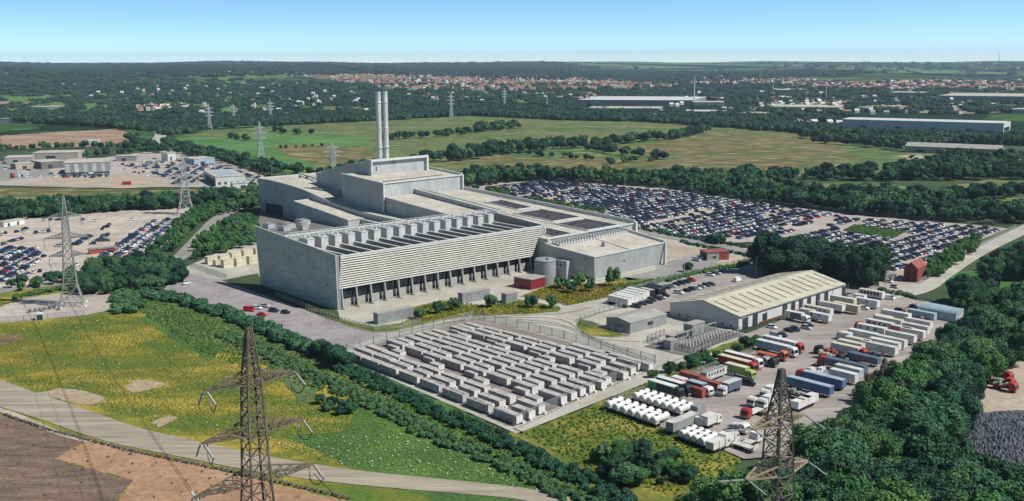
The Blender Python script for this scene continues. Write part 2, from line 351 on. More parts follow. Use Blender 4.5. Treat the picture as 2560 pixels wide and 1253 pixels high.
S('meadow', [(700, 1090), (870, 1080), (880, 1010), (1060, 980), (1300, 1100), (1480, 1230), (1540, 1300), (1200, 1290), (900, 1180)], 'meadow_green', .06)
S('meadow', [(345, 800), (480, 880), (520, 905), (560, 870), (450, 800), (380, 775)], 'meadow_green', .06)
S('scrub_bank', [(300, 735), (345, 725), (480, 755), (600, 800), (760, 870), (880, 900), (1080, 985), (980, 1000), (830, 960), (760, 1010), (660, 900), (480, 850), (380, 790)], 'scrub', .08)
S('bare_patch', [(95, 985), (150, 970), (210, 978), (265, 995), (235, 1012), (190, 1010), (150, 1003)], 'bare', .10)
S('bare_patch', [(310, 965), (345, 952), (385, 952), (418, 963), (370, 975), (325, 983)], 'bare', .10)
S('bare_patch', [(372, 1058), (420, 1040), (440, 1044), (395, 1070)], 'bare', .10)
S('bare_patch', [(0, 838), (45, 835), (55, 850), (0, 865)], 'soil', .10)
S('dark_soil', [(-200, 990), (0, 1037), (215, 1102), (135, 1148), (330, 1202), (290, 1260), (250, 1330), (-250, 1330)], 'soil', .12)
S('orange_soil', [(215, 1100), (300, 1118), (480, 1160), (700, 1215), (900, 1262), (1100, 1320), (250, 1330), (290, 1260), (330, 1202), (135, 1148)], 'soil_red', .10)
strip('dirt_track', [(-330, 860), (0, 984), (140, 1030), (300, 1085), (480, 1125), (680, 1165), (900, 1196), (1180, 1222), (1330, 1240), (1500, 1285), (1600, 1330)], 15, 'track', .16, 6.5)
strip('dirt_track', [(-200, 965), (0, 1026), (70, 1052), (135, 1080), (225, 1106)], 2.2, 'dirt', .2)
# round pad under the left pylon, the road above it
S('gravel_pad', [(-60, 780), (0, 768), (60, 746), (150, 733), (240, 729), (286, 736), (300, 750), (285, 768), (255, 780), (205, 790), (100, 800), (0, 808), (-60, 812)], 'lot', .10)
strip('road', [(-120, 750), (0, 728), (80, 716), (150, 708)], 10, 'tarmac', .10)
# the far meadows beyond the plant
S('field', [(420, 352), (470, 338), (520, 326), (800, 310), (940, 302), (1180, 290), (1400, 300), (1640, 308), (1760, 318), (1960, 330), (2060, 350), (2230, 380), (2560, 388), (2640, 390), (2640, 420), (2340, 408), (2230, 436), (1990, 440), (1560, 450), (1180, 430), (1040, 425), (790, 450), (700, 430), (600, 395), (500, 372)], 'olive', .12)
S('field', [(1180, 412), (1560, 440), (1700, 440), (2000, 415), (2150, 395), (2060, 350), (1900, 338), (1760, 330), (1700, 352), (1500, 372), (1690, 392), (1500, 400), (1250, 392), (1060, 402)], 'olive2', .2)
S('field', [(430, 352), (650, 332), (930, 340), (920, 365), (760, 372), (690, 365), (800, 410), (760, 440), (700, 425), (600, 395), (500, 372)], 'greenfield', .2)
S('field', [(670, 372), (740, 362), (940, 372), (935, 400), (830, 412), (760, 405)], 'olive2', .26)
S('field', [(1190, 300), (1400, 303), (1640, 312), (1740, 322), (1500, 338), (1290, 320), (960, 350), (960, 322)], 'olive', .26)
S('field', [(1960, 460), (2060, 456), (2230, 462), (2330, 488), (2250, 492), (2100, 482)], 'olive', .2)
S('field', [(2380, 460), (2480, 452), (2640, 458), (2640, 482), (2450, 482)], 'olive', .2)
S('field', [(2480, 495), (2640, 492), (2640, 508), (2540, 508)], 'olive', .2)
S('field', [(2390, 690), (2440, 672), (2640, 655), (2640, 745), (2500, 765), (2420, 745)], 'crop', .1)
S('grass_strip', [(-60, 478), (0, 470), (300, 474), (640, 476), (650, 492), (480, 502), (250, 506), (0, 506), (-60, 506)], 'olive2', .12)
S('grass_strip', [(-60, 486), (180, 490), (420, 484), (420, 496), (200, 505), (-60, 505)], 'olive', .18)
for q, m in (([(180, 232), (260, 231), (200, 243), (110, 240)], 'greenfield'), ([(0, 262), (180, 258), (330, 246), (300, 268), (250, 292), (0, 290)], 'greenfield'), ([(540, 216), (640, 215), (640, 229), (560, 230)], 'greenfield'), ([(480, 262), (620, 268), (600, 280), (500, 285)], 'greenfield'),
             ([(560, 300), (720, 296), (800, 305), (640, 318), (540, 322)], 'greenfield'), ([(780, 270), (920, 266), (930, 276), (790, 280)], 'olive2'), ([(1400, 178), (1700, 176), (2050, 172), (2300, 172), (2560, 168), (2560, 196), (2200, 196), (2050, 186), (1800, 183), (1500, 186)], 'greenfield'), ([(1280, 247), (1390, 246), (1390, 257), (1290, 258)], 'greenfield'), ([(750, 210), (860, 206), (1180, 206), (1180, 213), (800, 217)], 'olive2'), ([(0, 247), (120, 243), (160, 250), (40, 258)], 'greenfield')):
    pts = [G(*p) for p in q]; o = MB(); tr = tri_poly(pts)
    pts3 = [(x, y, hgt(x, y)+.9) for x, y in pts]
    o.add(pts3, [t if (pts[t[1]][0]-pts[t[0]][0])*(pts[t[2]][1]-pts[t[0]][1])-(pts[t[1]][1]-pts[t[0]][1])*(pts[t[2]][0]-pts[t[0]][0]) > 0 else t[::-1] for t in tr])
    o = o.build('field', m); o['kind'] = 'structure'
strip('road', [(385, 372), (395, 350), (402, 335), (392, 322), (398, 316)], 16, 'conc', .2)
strip('road', [(640, 452), (560, 415), (470, 385), (400, 368)], 14, 'tarmac', .25)
strip('path', [(2240, 412), (2262, 402), (2285, 388)], 5, 'dirt', .3)
strip('path', [(2270, 422), (2312, 402), (2316, 392), (2290, 386)], 5, 'dirt', .3)
S('bare_earth', [(0, 340), (150, 330), (280, 323), (330, 335), (335, 352), (250, 366), (0, 372)], 'earth', .15)
# ------------------------------------------------------------------ yards and roads round the plant
S('concrete_yard', [(455, 672), (640, 590), (760, 500), (1160, 470), (1560, 560), (1960, 640), (1900, 668), (1690, 740), (1700, 790), (1900, 845), (1880, 868), (1635, 950), (1290, 1085), (1240, 1062), (850, 893), (560, 770), (410, 725)], 'conc', .10)
S('plant_carpark', [(412, 725), (455, 683), (565, 702), (660, 740), (770, 781), (880, 822), (960, 838), (866, 872), (850, 890), (765, 862), (600, 797), (480, 752)], 'carpark', .16)
S('grass_verge', [(555, 702), (645, 684), (660, 716), (845, 779), (850, 800), (775, 781), (660, 738)], 'grass_shaded', .2)  # darkened grass, outlined like the shadow cast by the end wall
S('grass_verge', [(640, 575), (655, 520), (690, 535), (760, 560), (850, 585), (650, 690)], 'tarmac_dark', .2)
S('planting_bed', [(778, 783), (800, 782), (845, 797), (930, 818), (1022, 806), (1036, 768), (1100, 752), (1140, 752), (1155, 765), (1228, 762), (1290, 748), (1340, 757), (1398, 768), (1402, 776), (1390, 784), (1330, 786), (1180, 790), (1110, 801), (990, 829), (935, 832), (890, 822)], 'rough', .2)
S('planting_bed', [(1300, 742), (1375, 712), (1430, 706), (1490, 712), (1560, 694), (1640, 702), (1640, 712), (1545, 740), (1480, 756), (1430, 768), (1370, 750)], 'rough', .2)
S('grass_verge', [(1440, 815), (1450, 800), (1480, 806), (1545, 828), (1570, 838), (1530, 846), (1470, 838), (1440, 826)], 'rough', .2)
S('concrete_yard', [(1472, 802), (1570, 770), (1690, 790), (1660, 815), (1560, 838)], 'conc', .22)
S('tarmac_yard', [(1640, 664), (1720, 640), (1800, 650), (1780, 672), (1700, 690), (1570, 702), (1560, 694), (1640, 676)], 'tarmac', .2)
S('gravel_yard', [(1600, 602), (1690, 612), (1800, 632), (1900, 650), (1800, 672), (1770, 672), (1720, 640), (1650, 655)], 'dirt', .16)
strip('road', [(1540, 566), (1590, 578), (1680, 594), (1800, 616), (1920, 642), (1990, 660), (2090, 682)], 10, 'tarmac', .3)
S('side_carpark', [(1540, 752), (1640, 712), (1800, 668), (1890, 655), (2060, 690), (1900, 700), (1680, 756), (1672, 790), (1560, 765)], 'yard', .25)
S('access_road', [(1400, 780), (1405, 768), (1520, 745), (1560, 765), (1440, 800), (1440, 826), (1480, 842), (1640, 850), (1800, 900), (1640, 935), (1320, 850), (1190, 800)], 'conc', .24)
S('compound_yard', [(862, 884), (1185, 797), (1638, 912), (1284, 1068)], 'comp', .3)
S('access_road', [(1284, 1072), (1640, 914), (1800, 880), (1640, 950), (1305, 1082)], 'conc', .32)
S('grass_bank', [(1306, 1084), (1500, 1008), (1630, 944), (1790, 868), (1860, 848), (1905, 855), (1895, 880), (1780, 920), (1650, 968), (1515, 1016), (1600, 1050), (1790, 1118), (1860, 1150), (1750, 1260), (1720, 1330), (1590, 1330), (1425, 1185), (1288, 1092)], 'rough', .2)
S('truck_yard', [(1850, 842), (2108, 742), (2200, 716), (2290, 752), (2390, 765), (2390, 800), (2330, 870), (2210, 990), (2080, 1130), (1860, 1150), (1775, 1112), (1508, 1020), (1650, 966), (1780, 920), (1885, 880)], 'yard', .28)
S('truck_yard', [(2110, 735), (2010, 700), (2060, 690), (2250, 730), (2300, 760), (2200, 730)], 'tarmac', .26)
strip('road', [(2180, 745), (2260, 735), (2310, 718), (2345, 692), (2440, 632), (2560, 575), (2700, 510)], 11, 'conc', .3)
S('car_lot', [(1165, 462), (1330, 454), (1500, 460), (1660, 472), (1900, 508), (2150, 540), (2400, 560), (2520, 572), (2440, 606), (2330, 690), (2300, 735), (2200, 735), (2190, 640), (1920, 604), (1740, 612), (1590, 577), (1420, 530), (1280, 500), (1180, 470)], 'lot', .2)
S('car_lot', [(-80, 560), (0, 553), (190, 537), (300, 528), (480, 519), (525, 521), (500, 545), (440, 600), (362, 652), (300, 668), (240, 690), (0, 722), (-80, 730)], 'lot_left', .14)
strip('road', [(350, 662), (435, 653), (480, 615), (520, 572), (548, 545), (600, 520)], 9, 'tarmac', .3)
S('estate_yard', [(-60, 420), (0, 405), (260, 395), (420, 372), (520, 392), (660, 440), (660, 470), (440, 468), (200, 470), (-60, 462)], 'lot', .2)
S('estate_yard', [(130, 440), (320, 432), (440, 466), (300, 472), (60, 462)], 'dirt', .26)
S('estate_yard', [(-60, 408), (90, 398), (140, 440), (-60, 458)], 'tarmac', .26)
S('gravel_yard', [(2560, 880), (2680, 850), (2680, 1330), (2430, 1330), (2385, 1150), (2430, 1000), (2500, 930)], 'dirt', .15)
S('shed_yard', [(2240, 392), (2270, 388), (2500, 398), (2640, 392), (2640, 402), (2380, 408)], 'dirt', .3)

# painted bays on the plant car park, wheel-worn lanes in the truck yard
mb = MB()
def dash(a, b, da, db, w, z):
    p = Vector(W(a, b)); q = Vector(W(a+da, b+db)); d = (q-p).normalized(); n = Vector((-d.y, d.x))*w/2
    mb.add([(*(p+n), z), (*(p-n), z), (*(q-n), z), (*(q+n), z)], [(0, 1, 2, 3)])
for r in range(7):
    for k in range(16):
        a, b = -16-r*8.5, 78-k*7.0+r*1.0
        X, Y = W(a, b); px = proj(X, Y)
        if inside(px, [(470, 728), (560, 712), (660, 745), (765, 786), (870, 828), (920, 842), (860, 866), (765, 855), (600, 790)]): dash(a, b, -4.6, .0, .22, .20); dash(a, b, 0, -7.0, .16, .20)
o = mb.build('bay_markings', 'trim'); o['kind'] = 'structure'
M['worn'] = mat('tyre_worn_surface', (.12, .105, .095), .9, (.20, .175, .16), scale=.3, fine=.25, fscale=.8)
for d_ in (0, 1): strip('worn_lane', [(1975+d_*8, 958-d_*4), (2040+d_*9, 908-d_*4), (2130+d_*9, 848-d_*4), (2215+d_*9, 797-d_*3), (2285+d_*8, 760)], .55, 'worn', .31)
for q in ([(1290, 800), (1400, 812), (1520, 862), (1640, 905)], [(1300, 806), (1405, 818), (1515, 866), (1630, 909)], [(1000, 832), (1130, 806), (1280, 792), (1400, 786), (1480, 770)], [(1150, 800), (1290, 830), (1450, 872), (1560, 908)], [(1240, 796), (1400, 800), (1480, 846), (1600, 856)], [(1300, 1070), (1450, 1000), (1620, 930), (1780, 868)]): strip('worn_lane', q, .7, 'tarmac', .36)
for q in ([(1560, 740), (1700, 706), (1850, 672)], [(1690, 745), (1800, 712), (1890, 690)]): strip('worn_lane', q, 3.5, 'tarmac', .31)

def kerb(px, z=.18):
    pts = [G(*p) for p in px]; mb = MB()
    for p, q in zip(pts, pts[1:]): mb.bar((*p, z+.06), (*q, z+.06), .38, 0, .16)
    o = mb.build('kerb', 'concwall'); o['kind'] = 'structure'
kerb([(778, 783), (845, 797+13), (890, 822), (935, 833), (990, 830), (1110, 802), (1180, 791), (1330, 787), (1390, 785), (1403, 776), (1398, 767)])
kerb([(1300, 742), (1370, 751), (1430, 769), (1480, 757), (1545, 741), (1640, 713)])
kerb([(1440, 815), (1440, 826), (1470, 839), (1530, 847), (1571, 839)])
kerb([(1490, 704), (1560, 690), (1640, 668), (1665, 664), (1700, 655)], .2)

# ------------------------------------------------------------------ the power plant (frame: a along the louvred front, b away from it)
plant = thing('power_plant', 'huge grey wedge-roofed waste power plant with louvred front and twin chimneys', 'power plant', (O[0], O[1], 0))
def pv(a, b, z): return (a*ax[0]+b*bx[0], a*ax[1]+b*bx[1], z)
def abox(mb, a0, a1, b0, b1, z0, z1, mi=0, top=None):
    ps = [pv(a0, b0, 0)[:2], pv(a1, b0, 0)[:2], pv(a1, b1, 0)[:2], pv(a0, b1, 0)[:2]]
    return mb.prism(ps, z0, z1, mi, top)
def aprism(mb, poly, z0, z1, mi=0, top=None): return mb.prism([pv(a, b, 0)[:2] for a, b in poly], z0, z1, mi, top)
def extr(mb, prof, a0, a1, zb, mi=0, top=1, fl=0., fl1=0.):
    """roof profile along b (list of (b, z)) pulled from a0 to a1; the walls flare out by fl at the top"""
    n = len(prof)
    for i in range(n-1):
        (b0, z0), (b1, z1) = prof[i], prof[i+1]
        mb.add([pv(a0-fl, b0, z0), pv(a1+fl1, b0, z0), pv(a1+fl1, b1, z1), pv(a0-fl, b1, z1)], [(0, 1, 2, 3)] if b1 > b0 else [(3, 2, 1, 0)], top)
        mb.add([pv(a0-fl, b0, z0), pv(a0-fl, b1, z1), pv(a0, b1, zb), pv(a0, b0, zb)], [(0, 1, 2, 3)], mi)
        mb.add([pv(a1+fl1, b0, z0), pv(a1+fl1, b1, z1), pv(a1, b1, zb), pv(a1, b0, zb)], [(3, 2, 1, 0)], mi)
    for b, z in (prof[0], prof[-1]):
        mb.add([pv(a0-fl, b, z), pv(a1+fl1, b, z), pv(a1, b, zb), pv(a0, b, zb)], [(0, 1, 2, 3)], mi)
    return mb
def rim(mb, pts, w=.7, h=.5, mi=0, close=False):
    pts = [Vector(pv(*p)) for p in pts]
    for p, q in zip(pts, pts[1:]+(pts[:1] if close else [])): mb.bar(p+Vector((0, 0, h*.35)), q+Vector((0, 0, h*.35)), w, mi, h)
def roofpt(px, f):
    z = 18.
    for _ in range(12):
        a, b = toab(*G(px[0], px[1], z)); z = f(b)
    return a, b, z
# tipping hall with its curved roof, far left
hallp = [(278, 22.9), (262, 22.9), (247, 22.4), (232, 21.6), (217, 20.4), (206, 18.9), (195, 17.2), (185, 15.8), (172, 14.6), (155, 13.6), (138, 12.8), (100, 12.2)]
mb = extr(MB(), hallp, 117, 137, 0, fl=1.5); o = mb.build('tipping_hall', ['clad', 'roof'], plant)
extr(MB(), [(229, 21.6), (278, 22.6)], 137, 172, 0).build('tipping_hall_wing', ['clad', 'roof'], plant)
mb = MB(); rim(mb, [(115.7, b, z) for b, z in hallp[:8]]); rim(mb, [(115.7, 278, 22.9), (172, 278, 22.6)]); rim(mb, [(149, 276, 23.4), (139, 236, 23.4)], .8, 1.2); mb.build('roof_trim', 'trim', plant)
mb = abox(MB(), 116.3, 116.5, 247, 270, .2, 7); mb.build('loading_door', 'dark', plant)
mb = abox(MB(), 116.2, 116.4, 209, 217, .2, 9); mb.build('loading_door', 'dark', plant)
for q in range(4): abox(MB(), 140+q*1.5, 141+q*1.5, 262-q*7, 263-q*7, 22.6, 24.2).build('roof_vent', 'dark', plant)
# low front block with the stepped lit end
lowp = [(146, 9.9), (177, 12.6), (208, 15)]
extr(MB(), lowp, 104, 117.2, 0, fl=1.2).build('process_block', ['clad', 'roof'], plant)
mb = MB(); rim(mb, [(103, b, z) for b, z in lowp]); rim(mb, [(103, 146, 9.9), (117, 146, 9.9)]); rim(mb, [(103, 208, 15), (117, 208, 15.2)]); mb.build('roof_trim', 'trim', plant)
extr(MB(), [(118, 9.2), (145.8, 9.6)], 112, 124, 0).build('process_annex', ['clad', 'roof'], plant)
# boiler house: lower block and the tall wedge with the chimneys behind it
boil = [(137, 30.3), (182, 32.6)]
extr(MB(), boil, 124, 185, 0, fl=1.2, fl1=1).build('boiler_house', ['clad', 'roof'], plant)
mb = MB(); rim(mb, [(122.9, 182, 32.7), (122.9, 136.8, 30.4), (186.2, 136.8, 30.4)], .9, .7); rim(mb, [(186.2, 136.8, 30.4), (186.2, 182, 32.7)], .9, 1.6)
abox(mb, 185.4, 186.4, 135.4, 136.9, 15, 30.8); abox(mb, 122.4, 123.4, 135.6, 136.9, 12.8, 30.8)
mb.build('roof_trim', 'trim', plant)
ven = MB(); abox(ven, 0, .8, 0, .8, 0, .5); vme = ven.mesh('roof_vent', 'dark')
for k in range(26): link('roof_vent', vme, plant, pv(127+k*1.9, 141.5+k*.12, 30.55))
wedge = [(167.2, 41.1), (231, 28.3)]
extr(MB(), wedge, 135.5, 180, 0, fl=.5).build('chimney_house', ['clad', 'roof'], plant)
mb = MB()
abox(mb, 134.7, 181, 165.2, 167.4, 40.3, 41.6); abox(mb, 179.6, 181, 165.2, 167.4, 31.7, 40.3); abox(mb, 134.7, 135.5, 165.2, 167.4, 31.7, 40.3)
rim(mb, [(134.9, 166, 41.5), (134.9, 231, 28.6)], .8, .6); rim(mb, [(180.4, 166, 41.5), (180.4, 231, 28.6)], .8, .6)
abox(mb, 134.7, 136, 229.5, 231.4, 21, 28.6)
mb.build('roof_trim', 'trim', plant)
for a_, z_ in ((139.5, 36), (139.5, 34.6), (153, 38.2)):
    abox(MB(), a_, a_+.8, 166.95, 167.2, z_, z_+.9).build('wall_vent', 'dark', plant)
for a_ in (146.9, 152.3):
    c = pv(a_, 173, 0); mb = MB().cyl((c[0], c[1], 38), (c[0], c[1], 82.6), 1.62, n=28, cap=False)
    mb.cyl((c[0], c[1], 80.2), (c[0], c[1], 82.7), 1.3, n=20, mi=1)
    o = smooth(mb.build('chimney', ['chim', 'dark'], plant))
    for z_, r_ in ((75.9, 1.9), (48.2, 2.2), (60, 1.68), (82.1, 1.72)):
        smooth(MB().cyl((c[0], c[1], z_-.3), (c[0], c[1], z_+.3), r_, n=28).build('chimney_band', 'steel', o))
mb = MB(); c0 = pv(149.2, 173, 0); c1 = pv(150.0, 173, 0)
mb.bar((*c0[:2], 40), (*c0[:2], 80), .12); mb.bar((*c1[:2], 40), (*c1[:2], 80), .12)
for k in range(40): mb.bar((*c0[:2], 41+k), (*c1[:2], 41+k), .12)
mb.build('ladder', 'dark', plant)
# turbine hall behind the trough, long roof step, big sloping roof on the right
zr = lambda b: 15.7+.039*(b+8)
st = [(40, 16.2), (80, 18.6), (136.8, 22.3)]
extr(MB(), st, 124.5, 147, 0, fl=.8).build('turbine_hall', ['clad', 'roof'], plant)
mb = MB(); rim(mb, [(123.7, 136.8, 22.3), (123.7, 80, 18.6), (123.7, 40, 16.2)]); mb.build('roof_trim', 'trim', plant)
mb = extr(MB(), [(60, 19.2), (136.8, 24.9)], 147, 151.5, 14).build('roof_step', ['clad', 'roof'], plant)
mb = MB(); rim(mb, [(147, 136.8, 25), (147, 60, 19.3), (151.5, 60, 19.3), (151.5, 136.8, 25)], .6, .5); mb.build('roof_trim', 'trim', plant)
extr(MB(), [(-8, zr(-8)), (61, zr(61))], 119.5, 186, 0, fl1=1).build('bunker_hall', ['clad', 'roof'], plant)
extr(MB(), [(61, zr(61)), (150, zr(150))], 147, 186, 0, fl1=1).build('bunker_hall', ['clad', 'roof'], plant)
mb = MB(); rim(mb, [(119, -8.2, 15.8), (187, -8.2, 15.8)], .8, .6)
rim(mb, [(187, -8.2, 16.2), (187, 150, zr(150)+.5)], .8, 1.8); abox(mb, 186.2, 187.6, -9.8, -8, 0, 17); abox(mb, 118.4, 119.4, -9.4, -8, 0, 16); mb.build('roof_trim', 'trim', plant)
o4 = 4; pan = [[(1213, 506), (1250, 501), (1331, 520), (1293, 525)], [(1284, 534), (1350, 524), (1452, 544), (1383, 555)], [(1385, 560), (1460, 548), (1546, 564), (1470, 577)], [(1364, 571), (1432, 586), (1383, 594), (1362, 588)]]
for q in pan:
    pts = [roofpt(p, zr) for p in q]; mb = MB()
    mb.add([pv(a, b, z+.06) for a, b, z in pts], [(0, 1, 2, 3), (3, 2, 1, 0)][1:])
    rim(mb, [(a, b, z+.1) for a, b, z in pts], .5, .5, 1, close=True)
    o = mb.build('roof_light', ['panel_dark', 'trim'], plant)
    for k in range(6):
        t = (k+.5)/6; a = pts[0][0]*(1-t)+pts[1][0]*t; b = pts[0][1]*(1-t)+pts[1][1]*t; a2 = pts[3][0]*(1-t)+pts[2][0]*t; b2 = pts[3][1]*(1-t)+pts[2][1]*t
        u = random.uniform(.1, .9); a, b = a*(1-u)+a2*u, b*(1-u)+b2*u
        link('roof_vent', vme, o, pv(a, b, zr(b)+.1))
mb = MB()
for aa in (150, 164): rim(mb, [(aa, -6, zr(-6)), (aa, 60, zr(60))], .35, .25)
rim(mb, [(155, 61, zr(61)), (155, 135, zr(135))], .35, .25); mb.build('roof_gutter', 'greyp', plant)
# right wing
wb = [(114.8, -18), (122, -37.5), (173, -37.5), (173, -9), (118, -9)]; wt = [(113.8, -19), (119, -39.5), (173.5, -39.5), (173.5, -8), (117, -8)]; wz = [14, 11.2, 11.2, 14.6, 14.4]
MB().prism([pv(a, b, 0)[:2] for a, b in wb], 0, wz, 0, 1, [pv(a, b, 0)[:2] for a, b in wt]).build('switch_wing', ['clad', 'roof'], plant)
mb = MB(); rim(mb, [(a, b, z) for (a, b), z in zip(wt, wz)][:3], .6, .5); rim(mb, [(173.5, -39.5, 11.4), (173.5, -8, 15)], .8, 1.2); rim(mb, [(146, -39, 11.4), (146, -14, 14)], .5, .3)
abox(mb, 173.2, 174.2, -40.3, -39, 0, 11.8); mb.build('roof_trim', 'trim', plant)
fan = MB().cyl((0, 0, 0), (0, 0, 1.3), .85, .85, 10); fan.cyl((0, 0, 1.3), (0, 0, 1.35), .7, .7, 10, 1); fme = fan.mesh('roof_fan', ['trim', 'dark'])
zw = lambda b: 11.2+(b+39.5)*(3.3/31)
for r in range(3):
    for k in range(13): link('roof_fan', fme, plant, pv(119.5+k*2.05, -12-r*2.1, zw(-12-r*2.1)))
    for k in range(13): link('roof_fan', fme, plant, pv(147.5+k*1.95, -11-r*2.1, zw(-11-r*2.1)))
abox(MB(), 138, 139.2, -29, -27.5, 12, 14.6).build('roof_vent', 'greyp', plant)
ao = abox(MB(), 112.6, 118, -27.5, -19.5, 0, 8.6, 0, 1).build('entrance_box', ['clad', 'roof'], plant)
for b0, b1, z0, z1 in ((-21.5, -20, 6, 7), (-24, -23, 5.6, 6.8), (-22, -21.4, 1, 4)): abox(MB(), 112.45, 112.6, b0, b1, z0, z1).build('window', 'glass', ao)
mb = MB(); dx = lambda b: 114.8+(b+18)*(7.2/-19.5)
for b0, b1, z1, nm_ in ((-30.5, -28.5, 4.6, 'entrance_door'), (-34.5, -31.5, 2.9, 'entrance_door')):
    MB().prism([pv(dx(b0)-.35, b0, 0)[:2], pv(dx(b0), b0, 0)[:2], pv(dx(b1), b1, 0)[:2], pv(dx(b1)-.35, b1, 0)[:2]], .1, z1).build(nm_, 'dark', plant)
for a_, z_ in ((141, 8.5), (142, 6)): abox(MB(), a_, a_+.8, -38.8, -38.3, z_, z_+.8).build('wall_vent', 'dark', plant)
# air-cooled condenser: end wall, louvred front, trough
AL = 122.0
fz0 = lambda a: 8.9-(2.1*a/AL); fz1 = lambda a: 22.6-(1.3*a/AL)
mb = MB()
mb.add([pv(0, 0, 0), pv(0, 66, 0), pv(-1.6, 66.5, 27.6), pv(-1.6, -1.8, 23.3), pv(.9, 0, 0), pv(.9, 66, 0), pv(-.7, 66.5, 27.6), pv(-.7, -1.8, 23.3)],
       [(0, 3, 2, 1), (4, 5, 6, 7), (3, 7, 6, 2), (0, 4, 7, 3), (1, 2, 6, 5)])
mb.build('end_wall', 'clad_end', plant)
mb = MB(); mb.bar(pv(-.6, -1.9, 23.3), pv(.9, -.2, 0), .9, 0, .5); mb.bar(pv(-1.2, -1.9, 23.4), pv(-1.2, 66.5, 27.7), .5, 0, .3); mb.build('wall_trim', 'trim', plant)
for b_, z_ in ((11, 21), (6, 9.5), (40, 6), (8, 4)):
    abox(MB(), -1.25, -.2, b_, b_+.5, z_, z_+.5).build('wall_lamp', 'dark' if z_ > 9 else 'trim', plant)
mb = MB(); nS = 14
for k in range(nS):
    t0 = k/nS; t1 = t0+.52/nS
    def fp(a, t, out=0): return pv(a, -1.6*t-out, fz0(a)+(fz1(a)-fz0(a))*t)
    a0, a1 = .9, AL
    q = [fp(a0, t0, .55), fp(a1, t0, .55), fp(a1, t1, .25), fp(a0, t1, .25), fp(a0, t0, .35), fp(a1, t0, .35), fp(a1, t1, .05), fp(a0, t1, .05)]
    mb.add(q, [(0, 1, 2, 3), (7, 6, 5, 4), (3, 2, 6, 7), (1, 0, 4, 5), (0, 3, 7, 4), (2, 1, 5, 6)], 0)
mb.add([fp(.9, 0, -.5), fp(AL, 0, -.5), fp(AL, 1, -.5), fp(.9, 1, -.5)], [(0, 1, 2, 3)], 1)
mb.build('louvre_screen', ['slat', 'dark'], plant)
mb = MB(); mb.bar(fp(.9, 1, -.2), fp(AL, 1, -.2), 1.1, 0, .5); mb.bar(pv(-1, 40.4, 26.2), pv(AL, 40.4, 24.4), .9, 0, .6); mb.build('trough_coping', 'trim', plant)
mb = MB(); mb.bar(pv(AL+.3, -1.9, 21.7), pv(AL-1.5, .3, 0), 1.1, 0, .7); mb.bar(pv(AL+.2, -1.5, 21.7), pv(AL+.2, 40.5, 24.5), .7, 0, .5); mb.build('wall_trim', 'trim', plant)
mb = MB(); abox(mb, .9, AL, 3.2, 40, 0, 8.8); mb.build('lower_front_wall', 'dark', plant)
mb = MB()
mb.prism([pv(.9, 1.4, 0)[:2], pv(AL, 1.4, 0)[:2], pv(AL, 40, 0)[:2], pv(.9, 40, 0)[:2]], [8.8, 6.8, 6.8, 8.8], [19.3, 18.2, 18.2, 19.3]); mb.build('trough_floor', 'grate', plant)
mb = MB(); mb.prism([pv(.9, 40, 0)[:2], pv(AL, 40, 0)[:2], pv(AL, 40.8, 0)[:2], pv(.9, 40.8, 0)[:2]], 0, [26, 24.2, 24.2, 26]); abox(mb, AL, AL+.5, -1, 40.8, 7, [21.6, 21.6, 24.3, 24.3]); mb.build('trough_wall', 'concwall', plant)
zf = lambda a: 19.3-1.1*a/AL
for k in range(16):
    a0 = 5.4+7.3*k; z0 = zf(a0)
    mb = MB(); abox(mb, a0, a0+3.7, 31.5, 38.5, z0-1, z0+5.6); abox(mb, a0-.15, a0+3.85, 31.3, 38.7, z0+5.6, z0+5.9, 0)
    ro = mb.build('duct_riser', 'riser', plant)
    mb = MB(); mb.bar(pv(a0+1.8, 33, z0+5.9), pv(a0+1.8, 33, z0+7.3), .5); mb.bar(pv(a0+.3, 35, z0+6.7), pv(a0+3.6, 35, z0+6.7), .5); mb.bar(pv(a0+1.8, 32, z0+6.8), pv(a0+1.8, 38, z0+6.8), .4); mb.build('riser_valve', 'trim', ro)
    mb = MB(); abox(mb, a0+3.2, a0+3.6, 6, 31, z0, z0+1.7); abox(mb, a0+2.9, a0+3.9, 5, 31.2, z0+1.7, z0+1.95, 1); mb.build('partition_wall', ['concwall', 'trim'], plant)
    mb = MB()
    for j in range(7):
        for s in (0, 1.6): mb.box(*[v for v in (lambda p: (p[0]-.35, p[0]+.35, p[1]-.35, p[1]+.35))(pv(a0+5+s, 7+j*3.4, 0))], z0, z0+.9)
    mb.build('fan_guard', 'trim', plant)
mb = MB()
for k in range(44):
    a = 2+k*2.72; mb.bar(pv(a, 40.1, 26.3-1.8*a/AL), pv(a, 40.1, 27.2-1.8*a/AL), .45)
mb.bar(pv(1, 40.1, 27.2), pv(AL, 40.1, 25.4), .16); mb.build('handrail', 'trim', plant)
